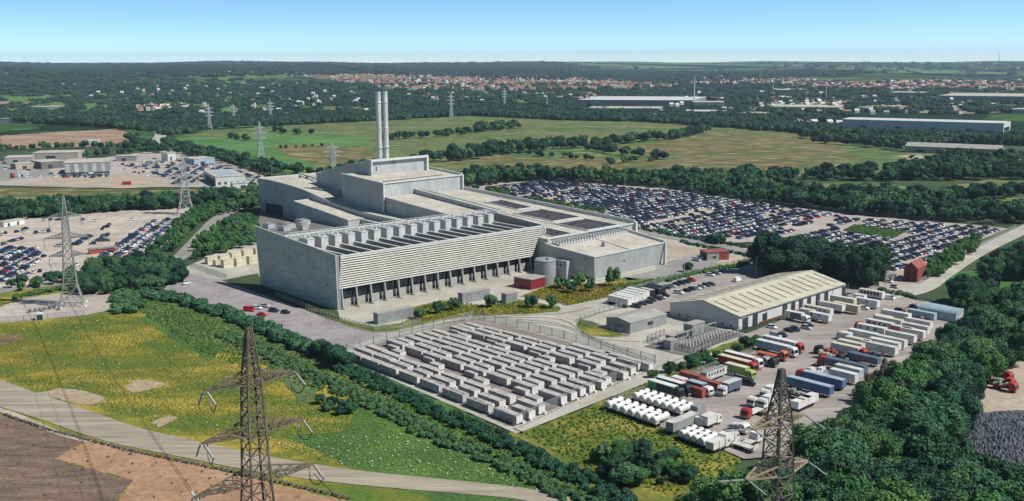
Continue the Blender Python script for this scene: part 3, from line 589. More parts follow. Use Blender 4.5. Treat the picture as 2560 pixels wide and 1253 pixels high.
for k in range(16):                                # the bays under the louvres
    a0 = 2.2+7.5*k; zt = fz0(a0)
    mb = MB(); mb.bar(pv(a0, -.9, 0), pv(a0, .3, zt), .6, 0, .8); mb.bar(pv(a0, -2.4, .2), pv(a0, 1.4, .2), .7, 0, .4); mb.build('column', 'concwall', plant)
    if k == 15: break
    mb = MB(); abox(mb, a0+.9, a0+5.0, .9, 1.3, 0, 3.9); mb.build('bay_panel', 'concwall', plant)
    mb = MB(); abox(mb, a0+.6, a0+6.9, 2.7, 3.0, 4.1, zt+.6)
    bo = mb.build('bay_window', 'glass', plant)
    mb = MB()
    for s in (1.2, 2.8, 4.4): mb.bar(pv(a0+s+.3, 2.6, 4.1), pv(a0+s+.3, 2.6, zt-.5), .14)
    for zz in (5.0, 6.1): mb.bar(pv(a0+1, 2.58, zz), pv(a0+6.4, 2.58, zz), .16)
    mb.build('window_frame', 'greyp', bo)
    mb = MB(); mb.bar(pv(a0+6.6, .6, 0), pv(a0+6.6, .6, 4), .35); mb.build('door_post', 'trim', plant)
# low service building between the end wall and the process block
svc = thing('service_block', 'low flat service building with grey rooftop plant beside the power plant end wall', 'building', (O[0], O[1], 0))
mb = MB(); abox(mb, 62, 100, 150, 190, 0, 5, 0, 1); mb.build('wall', ['greyp', 'tarmac_dark'], svc)
for k, (a, b, s) in enumerate(((70, 165, 4), (76, 172, 5), (84, 168, 4), (90, 178, 5), (68, 180, 4), (80, 160, 3))):
    mb = MB(); abox(mb, a, a+s*1.3, b, b+s*1.6, 5, 7.2); abox(mb, a+.5, a+s*1.3-.5, b+.5, b+s*1.6-.5, 7.2, 7.7, 1); mb.build('roof_unit', ['steel', 'greyp'], svc)
mb = MB(); abox(mb, 61.5, 62, 168, 176, .2, 4); mb.build('door', 'white', svc)

# ------------------------------------------------------------------ foliage
def leaf_mat(name, c0, c1, c2):
    m = D.materials.new(name); m.use_nodes = True; nt = m.node_tree; L = nt.links; b = nt.nodes['Principled BSDF']; b.inputs['Roughness'].default_value = .75; b.inputs['Specular IOR Level'].default_value = .12
    oi = N(nt, 'ShaderNodeObjectInfo'); rp = N(nt, 'ShaderNodeValToRGB'); e = rp.color_ramp.elements
    e[0].color = (*c0, 1); e[1].color = (*c2, 1); k = e.new(.55); k.color = (*c1, 1); L.new(oi.outputs['Random'], rp.inputs[0])
    g = N(nt, 'ShaderNodeNewGeometry'); nz = N(nt, 'ShaderNodeTexNoise'); nz.inputs['Scale'].default_value = .55; nz.inputs['Detail'].default_value = 3; L.new(g.outputs['Position'], nz.inputs['Vector'])
    mr = N(nt, 'ShaderNodeMapRange'); mr.inputs[1].default_value = .3; mr.inputs[2].default_value = .7; mr.inputs[3].default_value = .6; mr.inputs[4].default_value = 1.4; L.new(nz.outputs['Fac'], mr.inputs[0])
    mx = N(nt, 'ShaderNodeVectorMath', operation='SCALE'); L.new(rp.outputs[0], mx.inputs[0]); L.new(mr.outputs[0], mx.inputs['Scale']); L.new(mx.outputs[0], b.inputs['Base Color'])
    return m
M['leaf'] = leaf_mat('leaves', (.026, .082, .048), (.046, .122, .060), (.085, .165, .066))
M['leaf_bright'] = leaf_mat('bright_leaves', (.045, .13, .044), (.065, .16, .05), (.10, .19, .056))
M['leaf_dark'] = leaf_mat('dark_leaves', (.015, .044, .032), (.022, .062, .040), (.038, .086, .046))
M['leaf_grey'] = leaf_mat('dry_leaves', (.085, .085, .06), (.11, .10, .075), (.13, .115, .085))
M['leaf_far'] = leaf_mat('distant_leaves', (.018, .054, .040), (.027, .072, .044), (.046, .094, .046))
M['bark'] = mat('bark', (.06, .045, .035), .95, (.10, .08, .06), scale=2.)
M['weed'] = leaf_mat('yellow_weeds', (.19, .20, .025), (.28, .25, .03), (.38, .30, .04)); M['weedg'] = leaf_mat('green_weeds', (.075, .16, .026), (.105, .19, .028), (.16, .22, .035)); M['weedo'] = leaf_mat('ochre_weeds', (.20, .15, .03), (.27, .19, .045), (.33, .25, .075))
M['flower'] = mat('white_flowers', (.55, .55, .45), .9)
_ico = None
def ico():
    global _ico
    if _ico is None:
        t = (1+5**.5)/2
        v = [(-1, t, 0), (1, t, 0), (-1, -t, 0), (1, -t, 0), (0, -1, t), (0, 1, t), (0, -1, -t), (0, 1, -t), (t, 0, -1), (t, 0, 1), (-t, 0, -1), (-t, 0, 1)]
        f = [(0, 11, 5), (0, 5, 1), (0, 1, 7), (0, 7, 10), (0, 10, 11), (1, 5, 9), (5, 11, 4), (11, 10, 2), (10, 7, 6), (7, 1, 8), (3, 9, 4), (3, 4, 2), (3, 2, 6), (3, 6, 8), (3, 8, 9), (4, 9, 5), (2, 4, 11), (6, 2, 10), (8, 6, 7), (9, 8, 1)]
        v = [Vector(p).normalized() for p in v]; cache = {}; nf = []
        def mid(a, b):
            k = (min(a, b), max(a, b))
            if k not in cache: cache[k] = len(v); v.append((v[a]+v[b]).normalized())
            return cache[k]
        for a, b, c in f:
            ab, bc, ca = mid(a, b), mid(b, c), mid(c, a); nf += [(a, ab, ca), (b, bc, ab), (c, ca, bc), (ab, bc, ca)]
        _ico = (np.array([tuple(p) for p in v]), np.array(nf))
    return _ico
def lobes_for(kind, n):
    out = []; sq = rng.uniform(.75, 1.2, 2); lean = rng.uniform(-.18, .18, 2)
    for i in range(n):
        while True:
            p = rng.uniform(-1, 1, 3)
            if (p**2).sum() < 1: break
        if kind == 'round': c = np.array([p[0]*.39*sq[0]+lean[0]*p[2], p[1]*.39*sq[1]+lean[1]*p[2], .56+p[2]*.32]); r = rng.uniform(.075, .20)*(1.15-.35*abs(p[2]))
        elif kind == 'tall': c = np.array([p[0]*.14, p[1]*.14, .56+p[2]*.36]); r = rng.uniform(.09, .14)*(1.15-.5*max(0, c[2]-.5))
        elif kind == 'bush': c = np.array([p[0]*.45, p[1]*.45, .38+p[2]*.25]); r = rng.uniform(.18, .28)
        elif kind == 'clump': c = np.array([p[0]*1.1, p[1]*1.1, .32+p[2]*.12]); r = rng.uniform(.30, .48)
        else: c = np.array([p[0]*.30, p[1]*.30, .42+p[2]*.25]); r = rng.uniform(.16, .24)
        out.append((c, r))
    return out
def crown(name, kind, nl, nq, qs, m, core=.84):
    lb = lobes_for(kind, nl); cs = np.array([c for c, r in lb]); rs = np.array([r for c, r in lb])
    pr = rs**2/(rs**2).sum(); P_, N_ = [], []
    idx = rng.choice(nl, nq*3, p=pr); d = rng.normal(size=(nq*3, 3)); d[:, 2] += .25; d /= np.linalg.norm(d, axis=1)[:, None]
    p = cs[idx]+d*rs[idx][:, None]*rng.uniform(.86, 1.24, nq*3)[:, None]
    keep = np.ones(nq*3, bool)
    for j in range(nl): keep &= ~((np.linalg.norm(p-cs[j], axis=1) < rs[j]*.86) & (idx != j))
    p, d = p[keep][:nq], d[keep][:nq]; n = len(p)
    nn = d+rng.normal(size=(n, 3))*.42; nn /= np.linalg.norm(nn, axis=1)[:, None]
    a = np.cross(nn, rng.normal(size=(n, 3))); a /= np.linalg.norm(a, axis=1)[:, None]; b = np.cross(nn, a)
    s = (qs*rng.uniform(.6, 1.35, n))[:, None]
    V = np.stack([p-a*s-b*s*.6, p+a*s-b*s*.6, p+a*s+b*s*.6, p-a*s+b*s*.6], 1).reshape(-1, 3)
    fs = [tuple(range(4*i, 4*i+4)) for i in range(n)]; Vl = [V]; off = len(V)
    iv, if_ = ico()
    for c, r in lb:
        Vl.append(c+iv*r*core*(1+rng.normal(size=(len(iv), 1))*.08)); fs += [tuple(int(i)+off for i in f) for f in if_]; off += len(iv)
    me = D.meshes.new(name); me.from_pydata(np.concatenate(Vl).tolist(), [], fs); me.materials.append(M[m]); me.update()
    return me
def trunk_mesh(kind):
    mb = MB(); top = .5 if kind != 'tall' else .7
    mb.cyl((0, 0, -.02), (.01, 0, top*.55), .026, .018, 7); mb.cyl((.01, 0, top*.55), (0, .02, top), .018, .008, 6)
    for k in range(4):
        t = k*1.6; mb.cyl((0, 0, top*(.4+.1*k)), (.16*math.cos(t), .16*math.sin(t), top*(.72+.1*k)), .012, .005, 5)
    return mb.mesh('trunk', 'bark')
TR = {k: trunk_mesh(k) for k in ('round', 'tall')}
CR = {}
for key, kind, nl, nq, qs, m, nvar in (('near', 'round', 34, 6800, .0185, 'leaf', 5), ('nearb', 'round', 34, 6800, .0185, 'leaf_bright', 3), ('neard', 'round', 30, 6000, .0195, 'leaf_dark', 2), ('grey', 'round', 24, 2600, .017, 'leaf_grey', 1), ('tall', 'tall', 34, 3600, .019, 'leaf_dark', 3), ('mid', 'round', 18, 900, .042, 'leaf', 4), ('midb', 'round', 16, 900, .042, 'leaf_bright', 3), ('bush', 'bush', 14, 700, .06, 'leaf', 3), ('bushb', 'bush', 14, 700, .06, 'leaf_bright', 3)):
    CR[key] = [crown('crown', kind, nl, nq, qs, m) for _ in range(nvar)]

PROTO = D.collections.new('scatter_sources')
def scatter(name, pts, sc, protos, rz=None, kind='stuff', idx=None):
    """one object that instances the source meshes over points (ground cover, far woods, the rest of a crowd of cars)"""
    n = len(pts)
    if not n: return None
    col = D.collections.new(name+'_sources')
    for i, me in enumerate(protos):
        o = D.objects.new('%s_%02d' % (name, i), me); col.objects.link(o)
    me = D.meshes.new(name); me.vertices.add(n); me.vertices.foreach_set('co', np.array(pts, np.float32).ravel())
    for nm_, ty, val in (('sc', 'FLOAT', np.array(sc, np.float32) if hasattr(sc, '__len__') else np.full(n, sc, np.float32)), ('rz', 'FLOAT', np.array(rz if rz is not None else rng.uniform(0, 6.28, n), np.float32)), ('ix', 'INT', np.array(idx if idx is not None else rng.integers(0, len(protos), n), np.int32))):
        a = me.attributes.new(nm_, ty, 'POINT'); a.data.foreach_set('value', val)
    o = D.objects.new(name, me); C.objects.link(o)
    ng = D.node_groups.new(name, 'GeometryNodeTree'); ng.interface.new_socket('Geometry', in_out='INPUT', socket_type='NodeSocketGeometry'); ng.interface.new_socket('Geometry', in_out='OUTPUT', socket_type='NodeSocketGeometry')
    gi = ng.nodes.new('NodeGroupInput'); go = ng.nodes.new('NodeGroupOutput'); ip = ng.nodes.new('GeometryNodeInstanceOnPoints'); ci = ng.nodes.new('GeometryNodeCollectionInfo')
    ci.inputs['Collection'].default_value = col; ci.inputs['Separate Children'].default_value = True; ci.inputs['Reset Children'].default_value = True
    def at(nm_, ty):
        k = ng.nodes.new('GeometryNodeInputNamedAttribute'); k.data_type = ty; k.inputs['Name'].default_value = nm_; return k.outputs['Attribute']
    cx = ng.nodes.new('ShaderNodeCombineXYZ'); ng.links.new(at('rz', 'FLOAT'), cx.inputs['Z'])
    er = ng.nodes.new('FunctionNodeEulerToRotation'); ng.links.new(cx.outputs[0], er.inputs[0])
    ng.links.new(gi.outputs[0], ip.inputs['Points']); ng.links.new(ci.outputs[0], ip.inputs['Instance']); ip.inputs['Pick Instance'].default_value = True
    ng.links.new(at('ix', 'INT'), ip.inputs['Instance Index']); ng.links.new(er.outputs[0], ip.inputs['Rotation']); ng.links.new(at('sc', 'FLOAT'), ip.inputs['Scale'])
    ng.links.new(ip.outputs[0], go.inputs[0]); md = o.modifiers.new('scatter', 'NODES'); md.node_group = ng
    o['kind'] = kind
    return o
# ------------------------------------------------------------------ trees: each planted spot is (x, y, height, width, crown key, zone)
SPOTS = []
def plant_trees(pts, h, wf, keys, zone):
    for x, y in pts:
        hh = random.uniform(*h); SPOTS.append((x, y, hh, hh*random.uniform(*wf), random.choice(keys), zone))
wood = [(1780, 1380), (1775, 1292), (1840, 1264), (1915, 1242), (2010, 1205), (2110, 1115), (2195, 1040), (2305, 950), (2390, 880), (2450, 815), (2640, 805), (2640, 860), (2520, 920), (2440, 990), (2400, 1060), (2385, 1150), (2410, 1260), (2640, 1310), (2640, 1420), (1780, 1420)]
plant_trees(fill(wood, 7.2), (8, 15), (.85, 1.2), ['near', 'near', 'near', 'near', 'near', 'nearb', 'nearb', 'neard'], 'wood')
plant_trees(fill([(2130, 1010), (2200, 960), (2290, 985), (2200, 1080)], 7), (9, 12), (.6, .8), ['grey'], 'dry')
plant_trees(fill([(2398, 770), (2430, 738), (2475, 748), (2445, 800), (2410, 795)], 8), (10, 14), (.9, 1.15), ['neard', 'near'], 'lane')
plant_trees(fill([(2440, 705), (2500, 682), (2640, 640), (2640, 700), (2460, 712)], 9), (10, 15), (.9, 1.15), ['neard', 'near'], 'lane')
plant_trees(fill([(2400, 800), (2440, 765), (2640, 745), (2640, 800)], 10), (8, 12), (.9, 1.15), ['near', 'near', 'nearb'], 'cropside')
plant_trees(along([(1925, 684), (2060, 702), (2205, 722)], 5.5, .2, 3)+along([(1930, 670), (2060, 688), (2215, 710)], 6, .2, 3)+along([(1990, 692), (2205, 716)], 7, .2, 3), (14, 20), (1.0, 1.5), ['tall', 'tall', 'neard'], 'row')
plant_trees(fill([(2290, 690), (2300, 680), (2430, 600), (2455, 620), (2330, 705)], 5.2, .3), (4.5, 6.5), (.9, 1.1), ['midb'], 'plantation')
plant_trees([G(*p) for p in ((1048, 800), (1097, 785), (1135, 778), (1226, 769), (1326, 770), (1378, 772), (1402, 722), (1428, 733), (1474, 730), (1447, 715))], (5.5, 7), (.7, .85), ['midb', 'mid'], 'bed')
plant_trees([G(1530, 716)], (9.5, 9.6), (.62, .63), ['midb'], 'bed')
plant_trees([G(1719, 682), (G(1788, 610)), G(1775, 606), G(1800, 612)], (5, 7.5), (.7, .9), ['mid'], 'bed')
plant_trees(fill([(185, 745), (190, 690), (240, 668), (330, 662), (455, 664), (458, 705), (440, 722), (330, 735)], 6.0), (5, 8), (.95, 1.2), ['near', 'neard', 'near'], 'copse')
plant_trees(fill([(0, 722), (60, 705), (185, 690), (185, 710), (90, 722), (0, 735)], 6.5), (4, 6), (.9, 1.2), ['mid', 'midb'], 'copse')
plant_trees(fill([(360, 650), (470, 540), (535, 515), (650, 505), (650, 520), (548, 540), (500, 562), (420, 646)], 6.0), (4.5, 6.5), (.9, 1.2), ['midb', 'mid'], 'roadside')
plant_trees(fill([(470, 650), (500, 600), (555, 560), (620, 545), (640, 580), (640, 615), (520, 645)], 6.0), (4.5, 6.5), (.9, 1.2), ['midb', 'mid'], 'verge')
plant_trees(fill([(0, 555), (0, 522), (180, 514), (320, 510), (470, 505), (640, 490), (655, 510), (530, 520), (470, 522), (300, 530), (150, 542)], 6.5), (4.5, 12), (.8, 1.5), ['mid', 'mid', 'neard'], 'belt')
plant_trees(fill([(1165, 470), (1170, 448), (1300, 440), (1560, 452), (1700, 460), (1900, 476), (2100, 500), (2300, 522), (2640, 540), (2640, 560), (2400, 560), (2150, 540), (1900, 506), (1660, 472), (1500, 458), (1330, 452)], 8), (4.5, 13.5), (.8, 1.5), ['mid', 'mid', 'neard', 'mid'], 'carbelt')
plant_trees(fill([(1540, 455), (1700, 447), (1960, 450), (2060, 445), (2240, 432), (2340, 412), (2640, 420), (2640, 448), (2400, 452), (2240, 455), (2060, 452), (1960, 456), (1900, 470), (1700, 466)], 9), (4.5, 14), (.8, 1.5), ['mid', 'mid', 'neard'], 'carbelt2')
plant_trees(fill([(1960, 470), (2110, 488), (2260, 500), (2480, 488), (2640, 486), (2640, 492), (2490, 500), (2300, 518), (2100, 498)], 9), (4.5, 13), (.8, 1.5), ['mid', 'neard'], 'carbelt2')
plant_trees(fill([(1330, 505), (1420, 520), (1500, 530), (1530, 542), (1470, 548), (1390, 530), (1320, 515)], 7), (4, 6.5), (.9, 1.2), ['mid', 'midb'], 'lotedge')
plant_trees(fill([(1172, 468), (1215, 470), (1300, 500), (1250, 500)], 7), (4, 6.5), (.9, 1.2), ['mid', 'midb'], 'lotedge')
plant_trees([G(1505, 1160), G(1555, 1160), G(1610, 1180), G(1660, 1165), G(1585, 1215), G(1690, 1150), G(1650, 1215), G(1530, 1195), G(1535, 1150), G(1590, 1172), G(1635, 1195), G(1670, 1185), G(1600, 1145), G(1712, 1205), G(1560, 1215)], (2.2, 6.5), (.9, 1.5), ['nearb', 'near', 'mid', 'neard'], 'bank')
plant_trees([G(*p) for p in ((1632, 946), (1672, 935), (1705, 928), (1730, 918), (1758, 912), (1790, 900), (1815, 893), (1845, 883), (1862, 872), (1880, 868), (1892, 860), (1742, 925), (1772, 915))], (3, 5.5), (.95, 1.25), ['nearb', 'near'], 'strip')
plant_trees([G(*p) for p in ((838, 905), (822, 900), (800, 893), (850, 918))], (6, 8), (1, 1.3), ['neard', 'near'], 'hedgeend')
plant_trees([G(*p) for p in ((800, 1010), (830, 1020), (860, 1025), (880, 1035), (820, 1028), (850, 1038))], (3, 4.5), (1.1, 1.4), ['neard', 'near'], 'meadowbush')
for q, d_, h_ in (([(950, 352), (1100, 342), (1210, 330), (1290, 322)], 9, (8, 13)), ([(1190, 330), (1215, 326), (1290, 318)], 9, (12, 16)), ([(1040, 408), (1150, 402), (1230, 388), (1330, 380), (1400, 372), (1480, 370), (1530, 362), (1640, 352), (1700, 346), (1765, 330)], 7, (10, 15)), ([(1130, 385), (1240, 372), (1400, 362), (1470, 358)], 8, (9, 13)),
                  ([(1230, 385), (1330, 390), (1440, 398), (1490, 402)], 9, (5, 8)), ([(1480, 378), (1560, 388), (1640, 396), (1680, 400)], 8, (8, 12)), ([(1520, 412), (1600, 405), (1630, 402)], 9, (6, 8)),
                  ([(420, 362), (520, 385), (610, 410), (720, 432), (800, 440)], 8, (7, 11)), ([(430, 372), (560, 402), (690, 440)], 8, (7, 11)), ([(800, 442), (860, 430), (930, 412)], 8, (7, 10)),
                  ([(1160, 438), (1300, 432), (1450, 440), (1560, 448)], 9, (6, 11)), ([(570, 345), (590, 348), (630, 352)], 8, (6, 9)), ([(680, 330), (720, 335), (780, 338)], 9, (7, 11)), ([(700, 372), (760, 370), (805, 366)], 9, (3, 5)),
                  ([(2000, 345), (2080, 352), (2200, 362), (2270, 372)], 9, (9, 14)), ([(2040, 358), (2150, 366), (2250, 376)], 9, (9, 14)), ([(2090, 346), (2250, 351), (2420, 359), (2640, 366)], 8, (9, 14)), ([(2100, 342), (2300, 350), (2560, 362)], 8, (9, 14)), ([(2360, 392), (2560, 400), (2640, 402)], 9, (8, 13)), ([(2240, 438), (2330, 422), (2450, 405), (2560, 402)], 8, (9, 14)),
                  ([(0, 305), (140, 312), (260, 318), (330, 326)], 10, (9, 14)), ([(0, 380), (150, 372), (280, 372), (420, 378)], 9, (7, 11)), ([(200, 395), (330, 385), (450, 384), (540, 396)], 10, (6, 10)), ([(380, 330), (430, 330), (500, 318)], 11, (9, 13)), ([(330, 350), (370, 375), (400, 385)], 9, (8, 12))):
    plant_trees(along(q, d_, .3, 7), h_, (.9, 1.3), ['mid', 'mid', 'neard'], 'fieldline')
ZONE = dict(wood=('leafy tree', 'in the lower right wood', 'broadleaf trees in the wood beside the truck yard'),
 dry=('grey half-bare tree', 'in the wood by the truck yard', 'grey half-bare trees in the wood'),
 lane=('dark leafy tree', 'along the lane at the right edge', 'trees along the lane on the right'),
 cropside=('leafy tree', 'between the green crop and the big wood', 'trees along the near side of the crop'),
 row=('tall dark tree', 'in the clump behind the warehouse', 'tall trees behind the warehouse'),
 plantation=('bright green tree', 'in the plantation by the red house', 'young trees in the plantation'),
 bed=('young tree', 'in the beds before the power plant', 'young trees in the planting beds'),
 copse=('bushy dark tree', 'in the copse by the left pylon', 'trees of the copse at the left'),
 roadside=('bushy tree', 'between left car lot and road', 'trees beside the left car lot'),
 verge=('bushy tree', 'behind the pale yellow cabins', 'trees left of the power plant'),
 belt=('dark tree', 'in the belt behind the left lot', 'trees behind the left car lot'),
 carbelt=('dark tree', 'in the belt behind the big lot', 'trees behind the big car lot'),
 carbelt2=('dark tree', 'in the second belt past the big lot', 'trees beyond the big car lot'),
 lotedge=('low bushy tree', 'between the plant and the big car lot', 'low trees at the edge of the big car lot'),
 bank=('scrubby tree', 'on the grass bank below the tankers', 'scrub trees on the grass bank'),
 strip=('round bush', 'on the strip between access road and trucks', 'bushes along the truck yard'),
 hedgeend=('dark round tree', 'at the left corner of the container compound', 'trees at the corner of the container compound'),
 meadowbush=('dark low bush', 'standing in the meadow right of the near pylon', 'bushes in the meadow'),
 fieldline=('leafy tree', 'in the tree lines of the far meadows', 'trees in the field lines'))
SPOTS.sort(key=lambda s: -s[2]/math.hypot(s[0], s[1]))
big = []; rest = []
for s in SPOTS:
    px = proj(s[0], s[1], s[2]); vis = -25 < px[0] < 2585 and px[1] < 1262
    (big if vis and len(big) < 300 else rest).append(s)
def tsize(h): return 'small' if h < 6 else 'medium-sized' if h < 11 else 'large'
byz = {}
for s in big: byz.setdefault(s[5], []).append(s)
LINEAR = {'row', 'bed', 'bank', 'strip', 'hedgeend', 'meadowbush', 'lotedge', 'dry', 'lane', 'cropside', 'verge'}
ROWN = ['front', 'second', 'third', 'fourth', 'fifth', 'sixth', 'seventh', 'eighth', 'ninth', 'tenth', 'eleventh', 'twelfth', 'thirteenth', 'fourteenth']
for z, lst in byz.items():
    kind_, where, grp = ZONE[z]; nrow = 1 if len(lst) <= 36 else min(14, round(len(lst)/15)); lst.sort(key=lambda s: math.hypot(s[0], s[1])); out = []
    for r in range(nrow):
        q = sorted(lst[r*len(lst)//nrow:(r+1)*len(lst)//nrow], key=lambda s: proj(s[0], s[1], s[2]*.6)[0]); out += [(s, i+1, r) for i, s in enumerate(q)]
    for (x, y, h, w, k, _), i, r in out:
        lab = '%s %s' % (kind_, where)
        if len(lst) > 1: lab += (', %s row' % ROWN[r] if nrow > 1 else '')+', '+nth(i)+' from the left'
        nm_ = 'bush' if z in ('strip', 'meadowbush') else 'tree'
        t = thing('broadleaf_tree' if nm_ == 'tree' else 'bush', lab, nm_, (x, y, 0), random.uniform(0, 6.28), grp)
        t.scale = (w, w, h)
        link('crown', random.choice(CR[k]), t); link('trunk', TR['tall' if k == 'tall' else 'round'], t)
keys = sorted({s[4] for s in rest})
pr = []; base = {}
for k in keys: base[k] = len(pr); pr += CR[k]
o = scatter('tree_belts', [(s[0], s[1], 0) for s in rest], [s[2] for s in rest], pr, idx=[base[s[4]]+random.randrange(len(CR[s[4]])) for s in rest])
tag(o, 'rows of leafy trees along the far field edges and behind the car lots', 'trees')
# woods that read as one mass: the far country
FC = [crown('far_wood', 'clump', 12, 420, .085, 'leaf_far', .9) for _ in range(5)]
fp_, fs_ = [], []
def far_fill(q, d, s0, s1, keep=1.):
    for x, y in fill(q, d):
        if random.random() < keep: fp_.append((x, y, hgt(x, y)-.6)); fs_.append(random.uniform(s0, s1))
far_fill([(0, 305), (0, 292), (260, 290), (340, 300), (390, 318), (380, 330), (330, 322), (200, 312)], 17, 11, 15)
far_fill([(400, 345), (405, 318), (470, 300), (560, 292), (700, 285), (940, 285), (940, 302), (800, 308), (520, 322), (440, 340)], 19, 9, 14, .85)
far_fill([(955, 302), (960, 280), (1180, 272), (1300, 274), (1420, 284), (1640, 290), (1780, 300), (1920, 314), (2060, 322), (2100, 332), (2060, 345), (1960, 330), (1760, 316), (1640, 306), (1400, 301), (1180, 289)], 18, 11, 15, .9)
far_fill([(960, 280), (960, 250), (1300, 240), (1480, 262), (1640, 285), (1420, 284), (1180, 272)], 34, 9, 14, .36)
far_fill([(1640, 290), (1740, 270), (2080, 282), (2130, 290), (2080, 310), (1900, 308)], 26, 9, 14, .5)
far_fill([(2060, 340), (2100, 336), (2560, 350), (2640, 352), (2640, 362), (2260, 360), (2050, 352)], 17, 10, 14, .9)
far_fill([(1480, 245), (1740, 240), (2100, 250), (2640, 240), (2640, 285), (2200, 288), (2000, 270), (1740, 255)], 36, 9, 14, .38)
far_fill([(0, 260), (200, 244), (400, 235), (950, 235), (950, 285), (700, 285), (380, 300), (260, 285), (0, 292)], 36, 9, 14, .34)
far_fill([(1000, 238), (1600, 236), (2640, 232), (2640, 242), (1480, 246), (1000, 250)], 40, 10, 15, .42)
far_fill([(0, 215), (500, 220), (950, 222), (950, 236), (400, 236), (0, 250)], 42, 10, 16, .42)
far_fill([(960, 222), (1700, 216), (2640, 208), (2640, 232), (1600, 236), (960, 238)], 50, 11, 15, .34)
far_fill([(0, 190), (900, 192), (1500, 188), (2000, 192), (2200, 200), (1700, 215), (960, 206), (600, 218), (0, 216)], 56, 14, 22, .55)
far_fill([(-20, 172), (400, 176), (900, 178), (1400, 180), (1500, 188), (900, 192), (-20, 190)], 88, 20, 32, .7)
for th in np.arange(-.56, .56, .0045):      # hedges and copses on the far rises
    for r in (6300, 6900, 7600, 8600, 9800, 11200):
        if random.random() < (.75 if th < .02 else .32):
            rr = r*random.uniform(.96, 1.04); x, y = rr*math.sin(th), rr*math.cos(th); fp_.append((x, y, hgt(x, y)-1.5)); fs_.append(random.uniform(14, 26))
o = scatter('woodland', fp_, fs_, FC); tag(o, 'dark blue-green woods covering the distant plain and rises', 'woodland')
# hedges
def hedge(label, px, w, h, key='bush', d=2.2, name='hedge', area=False):
    pts = fill(px, d, .4) if area else along(px, d, .3, w/2); me_v, me_f = [], []; off = 0
    x0, y0 = pts[0]
    for x, y in pts:
        src = random.choice(CR[key]); nv = len(src.vertices); co = np.empty(nv*3, np.float32); src.vertices.foreach_get('co', co); co = co.reshape(-1, 3)
        s = h*random.uniform(.75, 1.2); a = random.uniform(0, 6.28); ca, sa = math.cos(a), math.sin(a)
        q = np.stack([co[:, 0]*ca-co[:, 1]*sa, co[:, 0]*sa+co[:, 1]*ca, co[:, 2]], 1)*np.array([s*1.1, s*1.1, s]); q[:, 0] += x-x0; q[:, 1] += y-y0; me_v.append(q)
        if key not in _fc: _fc[key] = {}
        if src.name not in _fc[key]: _fc[key][src.name] = [tuple(p.vertices) for p in src.polygons]
        me_f += [tuple(i+off for i in f) for f in _fc[key][src.name]]; off += nv
    me = D.meshes.new(name); me.from_pydata(np.concatenate(me_v).tolist(), [], me_f); me.materials.append(src.materials[0]); me.update()
    return tag(link(name, me, None, (x0, y0, 0)), label, name)
_fc = {}
CR['hedge'] = [crown('hedge', 'bush', 10, 260, .085, 'leaf') for _ in range(4)]
CR['hedged'] = [crown('hedge', 'bush', 10, 260, .085, 'leaf_dark') for _ in range(3)]
CR['hedgeb'] = [crown('hedge', 'bush', 10, 260, .085, 'leaf_bright') for _ in range(3)]
hedge('thick dark hedge along the left edge of the paved plant car park', [(350, 738), (480, 762), (600, 803), (760, 872), (800, 888)], 7, 3.6, 'hedge', .95)
hedge('broad dark green hedge between the meadow and the container compound fence', [(855, 922), (985, 982), (1135, 1052), (1268, 1110), (1385, 1168), (1525, 1243), (1630, 1310)], 7, 2.1, 'hedge', .55)
hedge('low second hedge running below the compound hedge beside the meadow', [(560, 836), (700, 900), (890, 995), (1065, 1080), (1235, 1155), (1405, 1232), (1545, 1305)], 7, 1.7, 'hedge', .55)
hedge('low hedge running from the round gravel pad down to the meadow edge', [(300, 738), (330, 765), (320, 785)], 10, 3.5, 'hedge', .8)
hedge('clipped hedge behind the side car park fence', [(1545, 728), (1640, 708), (1730, 688), (1830, 668), (1895, 652)], 5, 2.2, 'hedgeb', 1.)
hedge('hedge along the road below the big car lot', [(1590, 572), (1700, 592), (1820, 612), (1915, 630)], 5, 2., 'hedge', 1.4)
hedge('hedge between the road and the gravel yard right of the switch wing', [(1700, 605), (1800, 627), (1900, 648)], 4, 1.8, 'hedge', 1.4)
hedge('flat-topped rectangular hedge block standing in the big car lot', [(2112, 578), (2135, 566), (2264, 581), (2226, 599)], 0, 1.7, 'hedgeb', 1.5, area=True)
hedge('low hedge beside the parked coach right of the warehouse', [(2200, 728), (2250, 738), (2290, 750)], 4, 2., 'hedge', 1.2)
hedge('low hedge along the upper side of the round gravel pad', [(30, 745), (130, 728), (240, 722), (310, 735)], 6, 2., 'hedgeb', 1.2)
# meadow plants and flowers
wy = [crown('weed', 'bush', 5, 60, .16, m, .5) for m in ('weed', 'weedo', 'weedg')]
def patch(x, y): return math.sin(x*.061+1.3*math.sin(y*.05))+math.sin(y*.083+x*.02+1)+.6*math.sin(x*.19+y*.13)
def meadow(name, lab, cat, pts, s0, s1, bias):
    ix = []
    for x, y in pts:
        v = patch(x, y)+random.uniform(-1.0, 1.0)+bias; ix.append(1 if v > 1.5 else 0 if v > .2 else 2)
    tag(scatter(name, [(x, y, 0) for x, y in pts], rng.uniform(s0, s1, len(pts)), wy, idx=ix), lab, cat)
BARE = [[G(*p) for p in q] for q in ([(95, 985), (150, 970), (210, 978), (265, 995), (235, 1012), (190, 1010), (150, 1003)], [(310, 965), (345, 952), (385, 952), (418, 963), (370, 975), (325, 983)], [(372, 1058), (420, 1040), (440, 1044), (395, 1070)])]
mp_ = [p for p in fill([(0, 812), (110, 806), (280, 790), (345, 790), (480, 870), (660, 950), (870, 1010), (890, 1080), (690, 1105), (640, 1110), (500, 1085), (400, 1065), (120, 980), (0, 945)], .85, .5) if not any(inside(p, b) for b in BARE)]
meadow('meadow_grass', 'tall yellow and green meadow grass in front of the hedges', 'grass', mp_, .16, .40, .0)
